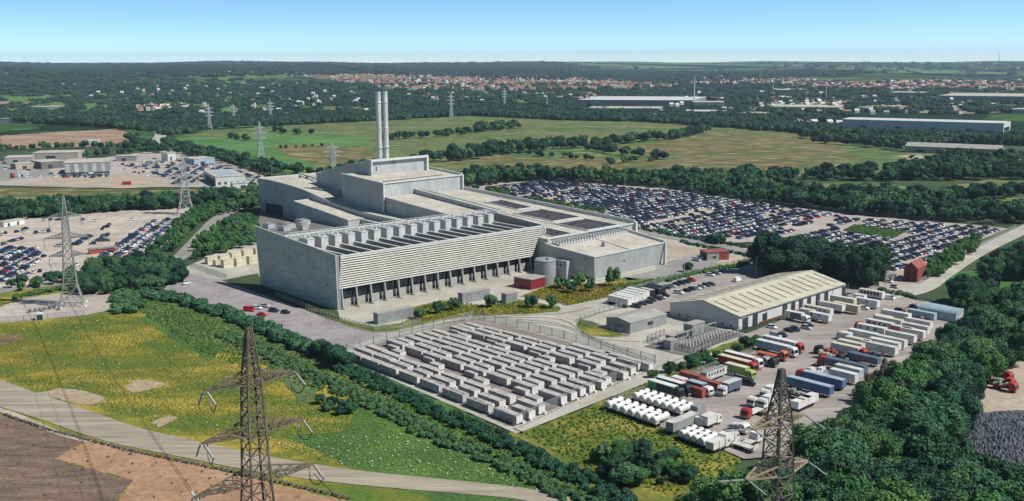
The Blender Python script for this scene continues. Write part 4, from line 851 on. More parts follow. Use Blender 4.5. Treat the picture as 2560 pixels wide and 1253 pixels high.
mp_ = fill([(690, 1105), (890, 1080), (870, 1000), (1100, 1090), (1300, 1180), (1440, 1245), (1300, 1225), (1080, 1185), (850, 1165), (650, 1115)], 1.05, .5)
meadow('green_grass', 'green grass with white flowers right of the near pylon', 'grass', mp_, .18, .40, -2.2)
mp_ = fill([(300, 745), (345, 740), (480, 775), (600, 820), (760, 890), (880, 945), (1080, 1030), (1290, 1110), (1500, 1230), (1400, 1230), (1100, 1090), (880, 1000), (660, 945), (480, 870), (380, 800)], 1.4, .5)
meadow('scrub_growth', 'low green scrub growing on the bank below the hedge', 'scrub', mp_, .4, .9, -1.9)
fl = MB()
for k in range(4): fl.cyl((random.uniform(-.3, .3), random.uniform(-.3, .3), .3), (random.uniform(-.3, .3), random.uniform(-.3, .3), .5), .12, .08, 5)
flm = fl.mesh('flower', 'flower')
mp_ = fill([(690, 1110), (880, 1090), (1080, 1080), (1300, 1190), (1440, 1245), (1200, 1205), (850, 1165)], 2.6, .5)+fill([(20, 930), (20, 830), (280, 795), (470, 875), (660, 960), (850, 1040), (860, 1100), (640, 1105), (400, 1060)], 7, .5)
tag(scatter('wildflowers', [(x, y, .15) for x, y in mp_], rng.uniform(.4, .9, len(mp_)), [flm]), 'white wildflowers dotted over the meadow', 'flowers')
mp_ = fill([(1310, 1088), (1500, 1012), (1630, 950), (1780, 905), (1880, 860), (1895, 875), (1650, 970), (1515, 1020), (1600, 1055), (1780, 1122), (1850, 1155), (1750, 1250), (1700, 1250), (1500, 1190)], 1.2, .5)
meadow('bank_grass', 'rough yellow-green grass on the bank below the tankers', 'grass', mp_, .3, .9, -.6)
mp_ = fill([(940, 828), (1030, 800), (1040, 772), (1100, 755), (1228, 766), (1300, 755), (1395, 772), (1330, 784), (1110, 798)], 1.1, .5)+fill([(1310, 742), (1380, 714), (1480, 714), (1630, 704), (1545, 738), (1430, 765)], 1.1, .5)
meadow('bed_grass', 'tall dry grass filling the planting beds before the plant', 'grass', mp_, .4, 1.0, .9)
mp_ = [(x, y, 0) for x, y in fill([(1325, 1110), (1500, 1030), (1560, 1040), (1700, 1110), (1680, 1160), (1480, 1160)], 3.2, .5) if random.random() < .45]
tag(scatter('hogweed', mp_, rng.uniform(.5, 1.1, len(mp_)), [flm]), 'pale flowering weeds on the bank below the tankers', 'weeds')

# ------------------------------------------------------------------ cars
CCOL = dict(navy=('dark blue', (.018, .026, .075)), black=('black', (.012, .013, .017)), white=('white', (.72, .73, .74)), silver=('silver', (.42, .44, .47)), grey=('dark grey', (.075, .08, .09)), red=('red', (.52, .02, .02)), blue=('blue', (.03, .09, .30)))
for k, (nm_, c) in CCOL.items():
    M['car_'+k] = mat('car_paint_'+k, c, .28, spec=.6)
M['cglass'] = mat('car_glass', (.015, .018, .025), .08, spec=.7)
def car_body(kind):
    """hull and cabin of a hatchback / saloon / van, facing +x; returns body MB (paint 0, glass 1, rubber 2) and wheel spots"""
    L_, Wd = dict(hatch=(4.0, 1.76), saloon=(4.6, 1.82), van=(4.9, 1.9), suv=(4.5, 1.88))[kind]; h = L_/2; w = Wd/2
    mb = MB(); bel = dict(hatch=.92, saloon=.90, van=1.1, suv=1.05)[kind]; top = dict(hatch=1.47, saloon=1.43, van=1.95, suv=1.68)[kind]
    st = [(-h, .42, bel-.12, w*.82), (-h+.15, .25, bel, w*.96), (-h*.45, .22, bel+.02, w), (h*.35, .22, bel, w), (h-.35, .24, bel-.18, w*.95), (h, .38, bel-.34, w*.80)]
    if kind == 'van': st[-2] = (h-.35, .24, bel-.05, w*.97); st[-1] = (h, .36, bel-.25, w*.86)
    vs = []
    for x, z0, z1, ww in st: vs += [(x, -ww, z0), (x, ww, z0), (x, ww, z1*.72), (x, ww*.9, z1), (x, -ww*.9, z1), (x, -ww, z1*.72)]
    n = 6
    for i in range(len(st)-1): mb_f = [(i*n+j, i*n+(j+1) % n, (i+1)*n+(j+1) % n, (i+1)*n+j) for j in range(n)]; mb.add(vs[:0], []); mb.f += [f[::-1] for f in mb_f]; mb.m += [0]*n
    mb.v = [tuple(v) for v in vs]; mb.f += [tuple(range(n)), tuple(range((len(st)-1)*n, len(st)*n))[::-1]]; mb.m += [0, 0]
    c = dict(hatch=(-h+.12, -h+.6, .25, .95), saloon=(-h+.75, -h+1.35, .2, .95), van=(-h+.08, -h+.2, h-1.35, h-.55), suv=(-h+.1, -h+.5, .35, 1.05))[kind]
    lo, hi = w*.88, w*.70 if kind != 'van' else w*.82
    q = [(c[0], -lo, bel-.02), (c[3], -lo, bel-.04), (c[3], lo, bel-.04), (c[0], lo, bel-.02), (c[1], -hi, top), (c[2], -hi, top), (c[2], hi, top), (c[1], hi, top)]
    side = 0 if kind == 'van' else 1
    mb.add(q, [(0, 1, 5, 4)], side); mb.add(q, [(2, 3, 7, 6)], side); mb.add(q, [(1, 2, 6, 5)], 1); mb.add(q, [(3, 0, 4, 7)], 0 if kind == 'van' else 1); mb.add(q, [(4, 5, 6, 7)], 0)
    if kind == 'van': mb.add([(c[3]-.5, -lo-.01, bel+.1), (c[3]-1.1, -lo-.01, bel+.1), (c[3]-1.2, -hi-.05, top-.25), (c[2]-.1, -hi-.05, top-.25)], [(0, 1, 2, 3), (3, 2, 1, 0)][1:], 1)
    wh = [(sx*(h-.85), sy*(w-.12)) for sx in (-1, 1) for sy in (-1, 1)]
    return mb, wh
CARM = {}
for kind in ('hatch', 'saloon', 'van', 'suv'):
    mb, wh = car_body(kind)
    for x, y in wh: mb.cyl((x, y-.11, .31), (x, y+.11, .31), .31, n=8, mi=2)
    for k in CCOL: CARM[kind, k] = mb.mesh('parked_car', ['car_'+k, 'cglass', 'rubber'])
wheel = MB().cyl((0, -.11, 0), (0, .11, 0), .32, n=12).mesh('wheel', 'rubber')
rimm = MB().cyl((0, -.12, 0), (0, .12, 0), .19, n=10).mesh('rim', 'steel')
CARP = {}
def car_proto(kind, k):
    if (kind, k) in CARP: return CARP[kind, k]
    mb, wh = car_body(kind); keep = [i for i, m in enumerate(mb.m)]
    body = MB(); gl = MB(); used = {0: body, 1: gl}
    for f, m in zip(mb.f, mb.m):
        used[m].add([mb.v[i] for i in f], [tuple(range(len(f)))])
    CARP[kind, k] = (body.mesh('body', 'car_'+k), gl.mesh('windows', 'cglass'), wh); return CARP[kind, k]
MIX = ['navy']*36+['black']*15+['grey']*12+['white']*20+['silver']*17+['blue']*3+['red']*2
KMIX = ['hatch']*5+['saloon']*3+['suv']*3
CARS = []                                          # (x, y, yaw, kind, colour, label or None, zone, row)
def car(px, yaw, k, lab, kind=None, zone='near'):
    x, y = G(px[0], px[1], .7); CARS.append((x, y, yaw, kind or random.choice(KMIX), k, lab, zone, 0))
YF = YB+math.pi                                     # facing the camera along -b
car((623, 775), YF+.5, 'red', 'red van parked with five cars on the paved car park by the end wall', 'van')
car((655, 787), YF+.4, 'red', 'red car parked nearest the hedge on the paved car park by the end wall', 'saloon')
car((643, 770), YF+.6, 'white', 'white car between the red van and the silver car on the plant car park', 'hatch')
car((662, 765), YF+.5, 'silver', 'silver car parked farthest up in the small cluster on the plant car park', 'saloon')
car((685, 777), YF+.5, 'navy', 'dark blue car beside the silver car on the plant car park', 'suv')
car((714, 781), YF+.5, 'black', 'black car at the right end of the cluster on the plant car park', 'hatch')
car((466, 708), YA, 'white', 'lone white car at the far left corner of the plant car park', 'hatch')
for i, (x, y, k) in enumerate(((1666, 719, 'navy'), (1679, 715, 'silver'), (1691, 711, 'navy'), (1704, 708, 'navy'), (1717, 705, 'black'), (1729, 701, 'red'))):
    car((x, y), YF+.25, k, '%s car, %s from the left in the row along the side car park fence' % (CCOL[k][0], nth(i+1)))
for i, (x, y, k) in enumerate(((1776, 688, 'white'), (1785, 685, 'navy'), (1793, 683, 'silver'), (1806, 680, 'black'))):
    car((x, y), YF+.25, k, '%s car, %s from the left in the far group by the side fence' % (CCOL[k][0], nth(i+1)))
for i, (x, y, k) in enumerate(((1697, 732, 'white'), (1718, 727, 'black'), (1730, 723, 'navy'), (1742, 721, 'white'), (1754, 717, 'silver'), (1766, 714, 'grey'), (1778, 711, 'navy'))):
    car((x, y), YF+.25, k, '%s car, %s from the left in the middle row of the side car park' % (CCOL[k][0], nth(i+1)))
for i, (x, y, k) in enumerate(((1591, 766, 'black'), (1606, 759, 'navy'), (1622, 756, 'navy'), (1631, 750, 'grey'), (1644, 747, 'black'), (1654, 744, 'silver'), (1662, 739, 'black'))):
    car((x, y), YF+.2, k, '%s car, %s from the left in the group beside the parked trailers' % (CCOL[k][0], nth(i+1)))
car((1844, 701), YA, 'white', 'white van standing alone left of the warehouse roof', 'van')
for x, y, k, kk, lab in ((1930, 818, 'white', 'hatch', 'white car parked nearest the warehouse corner doors'), (1939, 840, 'silver', 'van', 'pale silver van parked in front of the warehouse corner'), (1957, 838, 'navy', 'hatch', 'dark blue car tucked behind the pale silver van'), (1973, 826, 'black', 'saloon', 'black car left of the white estate in front of the warehouse'), (1988, 824, 'navy', 'suv', 'dark blue car with pale bonnet in the middle of the warehouse group'), (2017, 820, 'silver', 'suv', 'silver estate car at the right end of the warehouse group'), (2021, 814, 'black', 'hatch', 'black car behind the silver estate before the warehouse'),
                         (2159, 771, 'white', 'suv', 'white car parked alone right of the tan trailer'), (2237, 717, 'silver', 'hatch', 'silver car on the lane before the red brick house'), (2222, 704, 'white', 'hatch', 'white car parked at the front of the red brick house'), (2222, 746, 'white', 'van', 'white pickup van right of the coach'), (2250, 778, 'black', 'suv', 'black car left of the pale blue shed'), (2285, 768, 'navy', 'hatch', 'dark car next to the pale blue shed wall'), (1869, 960, 'black', 'van', 'black van parked behind the dark curtain truck'),
                         (1750, 645, 'white', 'suv', 'white car at the gatehouse beyond the switch wing'), (1742, 650, 'silver', 'van', 'silver van at the gatehouse beyond the switch wing'), (1760, 641, 'navy', 'hatch', 'dark car nearest the gatehouse wall'), (1965, 676, 'white', 'suv', 'white car on the road behind the warehouse roof'), (2115, 745, 'navy', 'saloon', 'dark car beside the far end of the warehouse')):
    car((x, y), YF+random.uniform(-.3, .3), k, lab, kk)
NEARN = len(CARS)
def lot(px, yaw, pitch, rowgap, occ, zone, double=True, holes=()):
    """rows of cars: rows run along yaw, cars face across; returns nothing, fills CARS"""
    pts = [G(*p) for p in px]; hs_ = [[G(*p) for p in h] for h in holes]
    d = Vector((math.cos(yaw), math.sin(yaw))); n = Vector((-d.y, d.x)); c = Vector(pts[0])
    us = [(Vector(p)-c).dot(d) for p in pts]; vs = [(Vector(p)-c).dot(n) for p in pts]
    v = min(vs)+2; row = 0
    while v < max(vs):
        for off in ((0, 5.2) if double else (0,)):
            u = min(us)+random.uniform(0, pitch); row += 1; run = random.random() < occ
            while u < max(us):
                p = c+d*u+n*(v+off); u += pitch
                if random.random() < .08: run = random.random() < occ
                if not run and random.random() < .8: continue
                if not inside(p, pts) or any(inside(p, h) for h in hs_): continue
                j = Vector((random.uniform(-.3, .3), random.uniform(-.6, .6)))*(1 if double else 1.6)
                CARS.append((p.x+j.x, p.y+j.y, (yaw+math.pi/2*(1 if off else -1) if double else yaw-math.pi/2 if zone == 'left' else YF)+random.uniform(-.1, .1), random.choice(KMIX) if random.random() > .04 else 'van', random.choice(MIX), None, zone, row))
        v += rowgap
ROADY = math.atan2(G(545, 548)[1]-G(430, 655)[1], G(545, 548)[0]-G(430, 655)[0])
lot([(215, 664), (330, 578), (365, 555), (455, 548), (425, 585), (370, 640), (300, 664)], ROADY, 2.8, 6.8, .93, 'left', False)
lot([(-20, 625), (40, 622), (95, 622), (98, 655), (60, 700), (-20, 715)], ROADY, 2.8, 6.8, .95, 'left', False)
lot([(182, 606), (225, 592), (272, 588), (266, 610), (190, 616)], ROADY, 3.1, 14, .8, 'left')
for q in ((5, 586), (14, 582), (42, 579), (57, 578), (64, 580), (90, 581), (105, 580), (118, 574), (122, 578), (207, 549), (234, 552), (326, 549), (273, 561), (265, 567), (256, 572), (28, 602), (36, 600), (45, 599), (53, 597), (10, 610), (145, 615), (62, 571), (25, 620), (110, 640), (100, 677), (85, 680), (190, 663), (210, 668), (110, 549), (127, 549), (145, 549)):
    x, y = G(*q, .7); CARS.append((x, y, ROADY+random.choice((0, 1.57))+random.uniform(-.2, .2), random.choice(KMIX), random.choice(MIX), None, 'left', 0))
BIG = [(1190, 464), (1330, 457), (1480, 461), (1640, 473), (1880, 509), (2050, 532), (2120, 548), (2380, 566), (2500, 575), (2420, 604), (2330, 668), (2240, 690), (2190, 640), (1925, 596), (1740, 603), (1590, 570), (1420, 526), (1290, 498)]
lot(BIG, YA, 3.1, 8.0, .9, 'big', False, holes=([(2085, 580), (2120, 566), (2275, 585), (2265, 606)], [(1440, 452), (1560, 456), (1700, 476), (1640, 478), (1480, 464)], [(2070, 540), (2100, 546), (2060, 575), (1960, 610), (1920, 605)], [(2270, 690), (2420, 596), (2460, 618), (2340, 710)], [(1320, 505), (1420, 512), (1540, 535), (1470, 552)]))
lot([(420, 398), (480, 388), (560, 420), (660, 448), (640, 462), (600, 440), (500, 450), (480, 465), (430, 462)], ROADY, 3.4, 13, .6, 'estate')
lot([(150, 440), (270, 437), (272, 443), (152, 446)], YA-.6, 3.0, 8, .8, 'estate')
lot([(300, 412), (400, 405), (470, 432), (420, 448)], ROADY, 3.4, 13, .5, 'estate')
for _ in range(60):
    q = (random.uniform(10, 420), random.uniform(398, 446)); x, y = G(*q); CARS.append((x, y, random.uniform(0, 6.28), random.choice(KMIX), random.choice(MIX+['white']*20), None, 'estate', 0))
ZC = dict(left=('left car lot behind the left pylon', 'cars in the left car lot'), big=('big car lot behind the power plant', 'cars in the big car lot'), estate=('industrial estate at the left', 'cars at the industrial estate'), near=('', 'cars parked round the plant and warehouse'))
def see(s):
    px = proj(s[0], s[1], .7); return 0 < px[0] < 2560 and 0 < px[1] < 1253
near = CARS[:NEARN]; far = sorted([c for c in CARS[NEARN:] if see(c)], key=lambda s: math.hypot(s[0], s[1]))
ind = far[:300-NEARN]; rest_c = far[300-NEARN:]
for x, y, yaw, kind, k, lab, zone, row in near:
    if kind == 'van': nm_, ct = 'parked_van', 'van'
    else: nm_, ct = 'parked_car', 'car'
    t = thing(nm_, lab, ct, (x, y, .3), yaw, ZC[zone][1]); b_, g_, wh = car_proto(kind, k)
    link('body', b_, t); link('windows', g_, t)
    for wx, wy in wh: w_ = link('wheel', wheel, t, (wx, wy, .32)); link('rim', rimm, w_)
rows = {}
for c in ind: rows.setdefault((c[6], c[7]), []).append(c)
zr_i = {}
for key in sorted(rows, key=lambda k: (k[0], k[1])):
    zone, row = key; lst = sorted(rows[key], key=lambda c: proj(c[0], c[1])[0]); zr_i[zone] = zr_i.get(zone, 0)+(1 if row else 0)
    for i, (x, y, yaw, kind, k, lab, zone, row) in enumerate(lst):
        lab = ('%s %s, %s from the left in row %s of the %s' % (CCOL[k][0], 'van' if kind == 'van' else 'car', nth(i+1), nth(zr_i[zone]), ZC[zone][0].split(' behind')[0] if zone != 'left' else 'left car lot')) if row else '%s car standing apart in the left car lot, %s from the left' % (CCOL[k][0], nth(i+1))
        if row: lab = lab.replace('in row %s of' % nth(zr_i[zone]), 'in the %s row of' % nth(zr_i[zone]))
        tag(link('parked_van' if kind == 'van' else 'parked_car', CARM[kind, k], None, (x, y, .22), yaw), lab, 'van' if kind == 'van' else 'car', ZC[zone][1])
ck = list(CARM); o = scatter('parked_cars', [(c[0], c[1], .22) for c in rest_c], 1., [CARM[k] for k in ck], rz=[c[2] for c in rest_c], idx=[ck.index((c[3], c[4])) for c in rest_c])
tag(o, 'hundreds of parked cars filling the distant rows of the big car lot', 'cars')

# ------------------------------------------------------------------ trucks, trailers, containers in the yard
tw = MB().cyl((0, -.16, 0), (0, .16, 0), .5, n=12).mesh('wheel', 'rubber')
def cab_mb(col, h=3.3, sleeper=True):
    mb = MB(); ln = 2.3
    prof = [(-ln, .6), (0, .6), (.02, 1.5), (-.35, h-.55), (-.75, h-.1), (-ln, h-.05)]
    w = 1.23; n = len(prof)
    vs = [(x, -w, z) for x, z in prof]+[(x, w, z) for x, z in prof]
    mb.add(vs, [(i, i+n, (i+1) % n+n, (i+1) % n) for i in range(n)]); mb.add(vs, [tuple(range(n)), tuple(range(2*n-1, n-1, -1))])
    return mb
def truck(label, px, yaw, cab=None, body=None, roof=None, L_=8.5, h=3.6, kind='box', cat=None, dark_end=None, windows=0, stripe=None, z=1.9):
    """cab: paint of the cab (None for a trailer); body/roof: paints of the load; faces +x"""
    x, y = G(px[0], px[1], z); nm_ = ('truck' if cab else 'trailer')
    if kind == 'cabonly': nm_ = 'tractor_unit'
    if kind == 'container': nm_ = 'shipping_container'
    if kind == 'coach': nm_ = 'coach'
    t = thing(nm_, label, cat or nm_.replace('_', ' '), (x, y, .30), yaw, 'trucks and trailers in the yards')
    tot = L_+(2.7 if cab else 0); x0 = -tot/2; wz = .5
    if kind == 'container':
        cb = MB().box(x0, x0+L_, -1.22, 1.22, 0, 2.7, 0, 1)
        mb = MB(); mb.box(x0+L_, x0+L_+.06, -1.15, -.04, .12, 2.55); mb.build('door', body, t); mb = MB(); mb.box(x0+L_, x0+L_+.06, .04, 1.15, .12, 2.55); mb.build('door', body, t)
        for k in range(int(L_/.8)):
            for s in (-1, 1): cb.bar((x0+.5+k*.8, s*1.23, .15), (x0+.5+k*.8, s*1.23, 2.5), .12)
        cb.build('body', [body, roof or body], t); return t
    if cab and kind != 'coach':
        c = cab_mb(cab, 3.0 if L_ < 9 else 3.5).build('cab', cab, t, (x0+tot, 0, 0)); hh = 3.0 if L_ < 9 else 3.5
        mb = MB(); mb.add([(.035, -1.1, 1.62), (.035, 1.1, 1.62), (-.33, 1.05, hh-.65), (-.33, -1.05, hh-.65)], [(0, 1, 2, 3)]); mb.build('windscreen', 'cglass', c)
        for s in (-1, 1): MB().box(-1.2, -.35, s*1.235-.01, s*1.235+.01, 1.6, hh-.8).build('side_window', 'cglass', c)
        mb = MB(); mb.box(.02, .08, -1.15, 1.15, .55, 1.0); mb.build('bumper', 'greyp', c)
    if kind in ('box', 'flat', 'coach'):
        mb = MB(); mb.box(x0+.2, x0+tot-(2.0 if cab and kind != 'coach' else .6), -.45, .45, .65, 1.05); mb.build('chassis', 'black', t)
    if kind == 'box':
        b = MB().box(x0, x0+L_, -1.25, 1.25, 1.05, h, 0, 1).build('cargo_box', [body, roof or body], t)
        mb = MB(); mb.box(x0-.05, x0, -1.2, 1.2, 1.15, h-.1); mb.build('rear_door', dark_end or body, b)
        if stripe: mb = MB(); mb.box(x0+L_*.35, x0+L_-.1, -1.27, 1.27, 1.1, h-.02); mb.build('side_curtain', stripe, b)
        mb = MB(); mb.box(x0, x0+L_, -1.28, 1.28, h-.16, h-.06); mb.build('top_rail', 'offwhite', b)
        for k in range(windows):
            for s in (-1, 1): MB().box(x0+1+k*(L_-2)/max(1, windows)*1.0, x0+1.0+k*(L_-2)/max(1, windows)+.8, s*1.255-.01, s*1.255+.012, 2.2, 3.1).build('window', 'cglass', b)
    if kind == 'flat':
        mb = MB(); mb.box(x0, x0+L_, -1.22, 1.22, 1.05, 1.3); mb.box(x0+L_-.12, x0+L_, -1.2, 1.2, 1.3, 2.3); mb.build('flatbed', body, t)
        if roof:
            mb = MB()
            for k in range(5): mb.box(x0+.3+k*L_/5.2, x0+L_/6+k*L_/5.2, -1.0, random.uniform(.3, 1.1), 1.3, random.uniform(1.7, 2.9))
            mb.build('load', roof, t)
    if kind == 'coach':
        mb = MB(); mb.box(x0, x0+tot, -1.25, 1.25, .5, 3.3, 0, 1); b = mb.build('body', [body, roof or body], t)
        for k in range(6):
            for s in (-1, 1): MB().box(x0+1+k*1.5, x0+2.1+k*1.5, s*1.255-.01, s*1.255+.012, 1.6, 2.8).build('window', 'cglass', b)
    ws = [x0+1.2, x0+2.5]+([x0+tot-1.2] if cab else [])+([x0+3.8] if tot > 13 else [])
    for wx in ws:
        for s in (-1, 1): link('wheel', tw, t, (wx, s*1.02, wz))
    if not cab and kind != 'coach':
        for s in (-1, 1): MB().box(x0+tot-2.4, x0+tot-2.2, s*.9-.1, s*.9+.1, 0, 1.05).build('landing_leg', 'black', t)
    return t
def tanker(label, px, yaw, L_=6.8):
    x, y = G(px[0], px[1], 1.6); t = thing('tank_trailer', label, 'tank trailer', (x, y, .3), yaw, 'white tank trailers parked side by side')
    mb = MB(); n = 12; st = [(-L_/2, .75), (-L_/2+.15, 1.0), (-L_/2+.5, 1.08), (L_/2-.5, 1.08), (L_/2-.15, 1.0), (L_/2, .75)]
    for x_, r in st: mb.v += [(x_, r*math.cos(2*math.pi*j/n)*1.05, 1.9+r*math.sin(2*math.pi*j/n)) for j in range(n)]
    for i in range(len(st)-1): mb.f += [(i*n+j, i*n+(j+1) % n, (i+1)*n+(j+1) % n, (i+1)*n+j)[::-1] for j in range(n)]; mb.m += [0]*n
    mb.f += [tuple(range(n)), tuple(range((len(st)-1)*n, len(st)*n))[::-1]]; mb.m += [0, 0]
    b = smooth(mb.build('tank', 'white', t))
    for xx in (-1.6, 1.2): MB().cyl((xx, 0, 2.9), (xx, 0, 3.15), .42, n=12).build('hatch', 'dark', b)
    mb = MB(); mb.box(-L_/2+.3, L_/2-.3, -.4, .4, .7, 1.0); mb.build('chassis', 'black', t)
    for s in (-1, 1): MB().box(-L_/2-.1, -L_/2+1.7, s*1.0-.22, s*1.0+.22, 1.0, 1.12).build('mudguard', 'offwhite', t)
    for wx in (-L_/2+.5, -L_/2+1.6):
        for s in (-1, 1): link('wheel', tw, t, (wx, s*.95, .5))
    return t
w = 'white'
truck('white articulated truck with a pale blue side, front one of the pair below the warehouse', (1942, 872), YF, 'white', 'paleblue', 'white', 13.2)
truck('white articulated truck with red cab, rear one of the pair below the warehouse', (1958, 862), YF, 'red', 'offwhite', 'white', 13.2)
truck('orange flatbed truck in front of the pale blue articulated truck', (1931, 884), YF, 'orange', 'orange', None, 9, kind='flat')
truck('grey lorry loaded with scrap, left of the orange flatbed', (1888, 895), YF, 'greyp', 'slate', 'greyp', 8.5, kind='flat')
truck('dark flatbed lorry standing before the orange flatbed', (1912, 900), YF, 'black', 'black', 'rust', 7, kind='flat')
truck('red-sided truck with white roof and white cab, behind its red neighbour', (1858, 901), YF, 'white', 'rust', 'white', 12)
truck('red truck with cream roof and red cab beside the lime green lorry', (1845, 911), YF, 'red', 'red', 'cream', 12)
truck('lime green box lorry with pale roof', (1851, 929), YF, 'lime', 'lime', 'cream', 8.2)
truck('white site cabin with a row of dark windows, behind the rust red containers', (1784, 937), YA, None, 'offwhite', 'greyp', 11.5, windows=6)
truck('rust red container, far one of the end-to-end pair', (1732, 947), YF, None, 'rust', 'rust', 9, kind='container', z=1.3)
truck('rust red container, near right one of the end-to-end pair', (1775, 964), YF, None, 'rust', 'rust', 7.5, kind='container', z=1.3)
truck('long rust red container behind the black trucks', (1700, 963), YF, None, 'rust', 'rust', 7.5, kind='container', z=1.3)
truck('rust red container standing right of the black trucks', (1735, 979), YF, None, 'rust', 'rust', 8, kind='container', z=1.3)
truck('black truck with white roof and green rear side, front one of the two', (1666, 975), YF, 'black', 'green', 'white', 10, stripe='black')
truck('black truck with white roof, rear one of the two beside the green panel', (1686, 967), YF, 'black', 'black', 'white', 10)
truck('small blue box lorry with white cab between the rust red containers', (1751, 972), YF, 'white', 'slate', 'paleblue', 6)
truck('small white box trailer behind the black trucks', (1698, 954), YF, None, 'white', 'white', 5, h=3)
truck('dark curtain-sided truck with white cab facing left, alone in mid yard', (1823, 969), YA+math.pi, 'white', 'slate', 'offwhite', 7.5)
truck('empty grey flatbed trailer behind the dark curtain-sided truck', (1808, 951), YA, None, 'greyp', None, 8, kind='flat', z=1)
truck('long pale grey box trailer left of the third tanker row', (1706, 1060), YA, None, 'greyp', 'offwhite', 12)
truck('tall grey box container at the end of the upper tanker row', (1745, 1028), YA, None, 'greyp', 'greyp', 4.2, h=3.6)
truck('white box lorry parked right of the lower tankers', (1778, 1050), YA, 'white', 'white', 'white', 4.5, h=3.6)
truck('white cab unit directly behind the lower tanker row', (1745, 1057), YA+.1, 'white', None, kind='cabonly', L_=2.5)
truck('white cab unit at the bottom tip of the truck yard, left one', (1788, 1112), YA, 'white', 'white', 'white', 2.5, h=3)
truck('white cab unit at the bottom tip of the truck yard, middle one', (1803, 1106), YA, 'white', 'white', 'white', 2.5, h=3)
truck('white box lorry at the bottom tip of the truck yard, right one', (1822, 1094), YA, 'white', 'white', 'white', 4, h=3.4)
truck('white truck parked left of the right-hand pylon arm', (1847, 1066), YF, 'white', 'white', 'white', 3.5, kind='flat')
truck('white tractor unit below the right-hand pylon top arm', (1880, 1096), YA, 'white', 'offwhite', None, 3.5, kind='flat')
truck('white trailer lying low at the wood edge below the pylon arm', (1862, 1118), YF, None, 'offwhite', None, 7, kind='flat', z=1)
truck('red cab lorry with a white flatbed left of the right-hand pylon', (1880, 1026), YA+math.pi*1.0, 'red', 'white', None, 6, kind='flat')
truck('white tractor unit left of the blue trailers, upper one', (1921, 982), YA+math.pi, 'white', 'white', 'white', 3.5, h=3.5)
truck('white tractor unit left of the blue trailers, lower one', (1890, 1000), YA+math.pi, 'white', 'offwhite', None, 4, kind='flat')
truck('white tank lorry beside the pylon peak', (1916, 1004), YA+math.pi, 'white', 'white', 'white', 4, h=3.3)
truck('long blue trailer, nearest of the blue trailers', (2025, 968), YF, None, 'blue', 'paleblue', 15)
truck('long blue trailer with a red cab behind the nearest blue one', (2050, 950), YB, 'red', 'blue', 'paleblue', 14)
truck('dark slate trailer with a red cab above the blue trailers', (2105, 915), YB, 'red', 'slate', 'slate', 14.5)
truck('white tractor unit left of the white trailers, near one', (2036, 931), YB, 'white', 'white', 'white', 3, kind='flat')
truck('white tractor unit left of the white trailers, far one', (2063, 930), YB, 'white', 'greyp', None, 3, kind='flat')
truck('white box trailer with a pale green roof above the blue trailers', (2122, 931), YF, None, 'paleblue', 'offwhite', 9)
truck('white box trailer just above the blue trailers', (2110, 943), YF, None, 'white', 'white', 9)
for i, (x, y, L_) in enumerate(((1995, 1013, 4), (2010, 1006, 5), (2024, 1000, 6))):
    truck('white box body below the blue trailers, %s of three from the left' % nth(i+1), (x, y), YA, None, 'white', 'white', L_, h=3.2)
truck('dark flatbed trailer with pallets below the blue trailers', (1985, 988), YF, None, 'black', 'greyp', 9, kind='flat', z=1)
truck('white coach with a row of dark windows beyond the warehouse end', (2179, 735), YF, None, 'white', 'offwhite', 11, kind='coach', cat='coach')
truck('cream trailer, upper left one of the group at the warehouse doors', (2108, 754), YF, None, 'cream', 'white', 11)
truck('tan box trailer in front of the warehouse doors', (2116, 771), YF, None, 'tan', 'cream', 11.5)
truck('white trailer behind the tan box trailer', (2079, 769), YF, None, 'white', 'cream', 11)
truck('white trailer with two small windows right of the tan trailer', (2168, 759), YF, None, 'white', 'white', 10, windows=2)
truck('small white trailer left of the coach', (2150, 744), YF, None, 'white', 'white', 5, h=3)
truck('white exhibition trailer with a window row at the warehouse doors', (2046, 779), YF, None, 'white', 'cream', 12, windows=5)
truck('white caravan with two windows in front of the exhibition trailer', (2050, 794), YF, None, 'white', 'white', 9, h=3.4, windows=2)
truck('white lorry with dark side curtain nearest the warehouse wall', (1994, 793), YF, 'white', 'white', 'white', 7.5, stripe='slate')
truck('white box trailer behind the dark-curtained lorry', (2018, 785), YF, None, 'white', 'cream', 6)
truck('white long trailer, topmost of the right-hand rank', (2240, 791), YF, None, 'white', 'white', 11.5)
truck('pale blue container next to the pale blue shed', (2305, 788), YF, None, 'paleblue', 'paleblue', 11, kind='container', z=1.3)
truck('white motorhome with dark windows in the right-hand rank', (2208, 799), YF, None, 'white', 'white', 7, h=3.2, windows=3)
truck('cream trailer, third from the top in the right-hand rank', (2222, 807), YF, None, 'white', 'cream', 11)
truck('white trailer with four dark windows in the right-hand rank', (2200, 815), YF, None, 'white', 'white', 10.5, windows=4)
truck('red car transporter head left of the four-window trailer', (2163, 816), YB, 'red', 'red', None, 5, kind='flat')
truck('white trailer with windows and a red tail in the right-hand rank', (2180, 827), YF, None, 'white', 'white', 11, windows=3)
truck('white trailer, sixth from the top in the right-hand rank', (2158, 841), YF, None, 'white', 'white', 11)
truck('white tractor unit standing alone at the left of the right-hand rank', (2111, 839), YB, 'white', 'white', 'white', 2.5, h=3)
truck('cream trailer left of its white neighbour in the right-hand rank', (2145, 859), YF, None, 'white', 'cream', 9)
truck('cream-roofed trailer in the lower right-hand rank', (2127, 867), YF, None, 'white', 'cream', 9.5)
truck('white trailer with a red cab in the lower right-hand rank', (2124, 878), YF, 'red', 'white', 'cream', 10.5)
truck('white trailer, upper one of the far rank by the trees', (2297, 812), YF, None, 'white', 'offwhite', 10)
truck('white trailer, second of the far rank by the trees', (2290, 824), YF, None, 'white', 'offwhite', 10)
truck('orange-sided trailer in the far rank by the trees', (2255, 829), YF, None, 'orange', 'offwhite', 8)
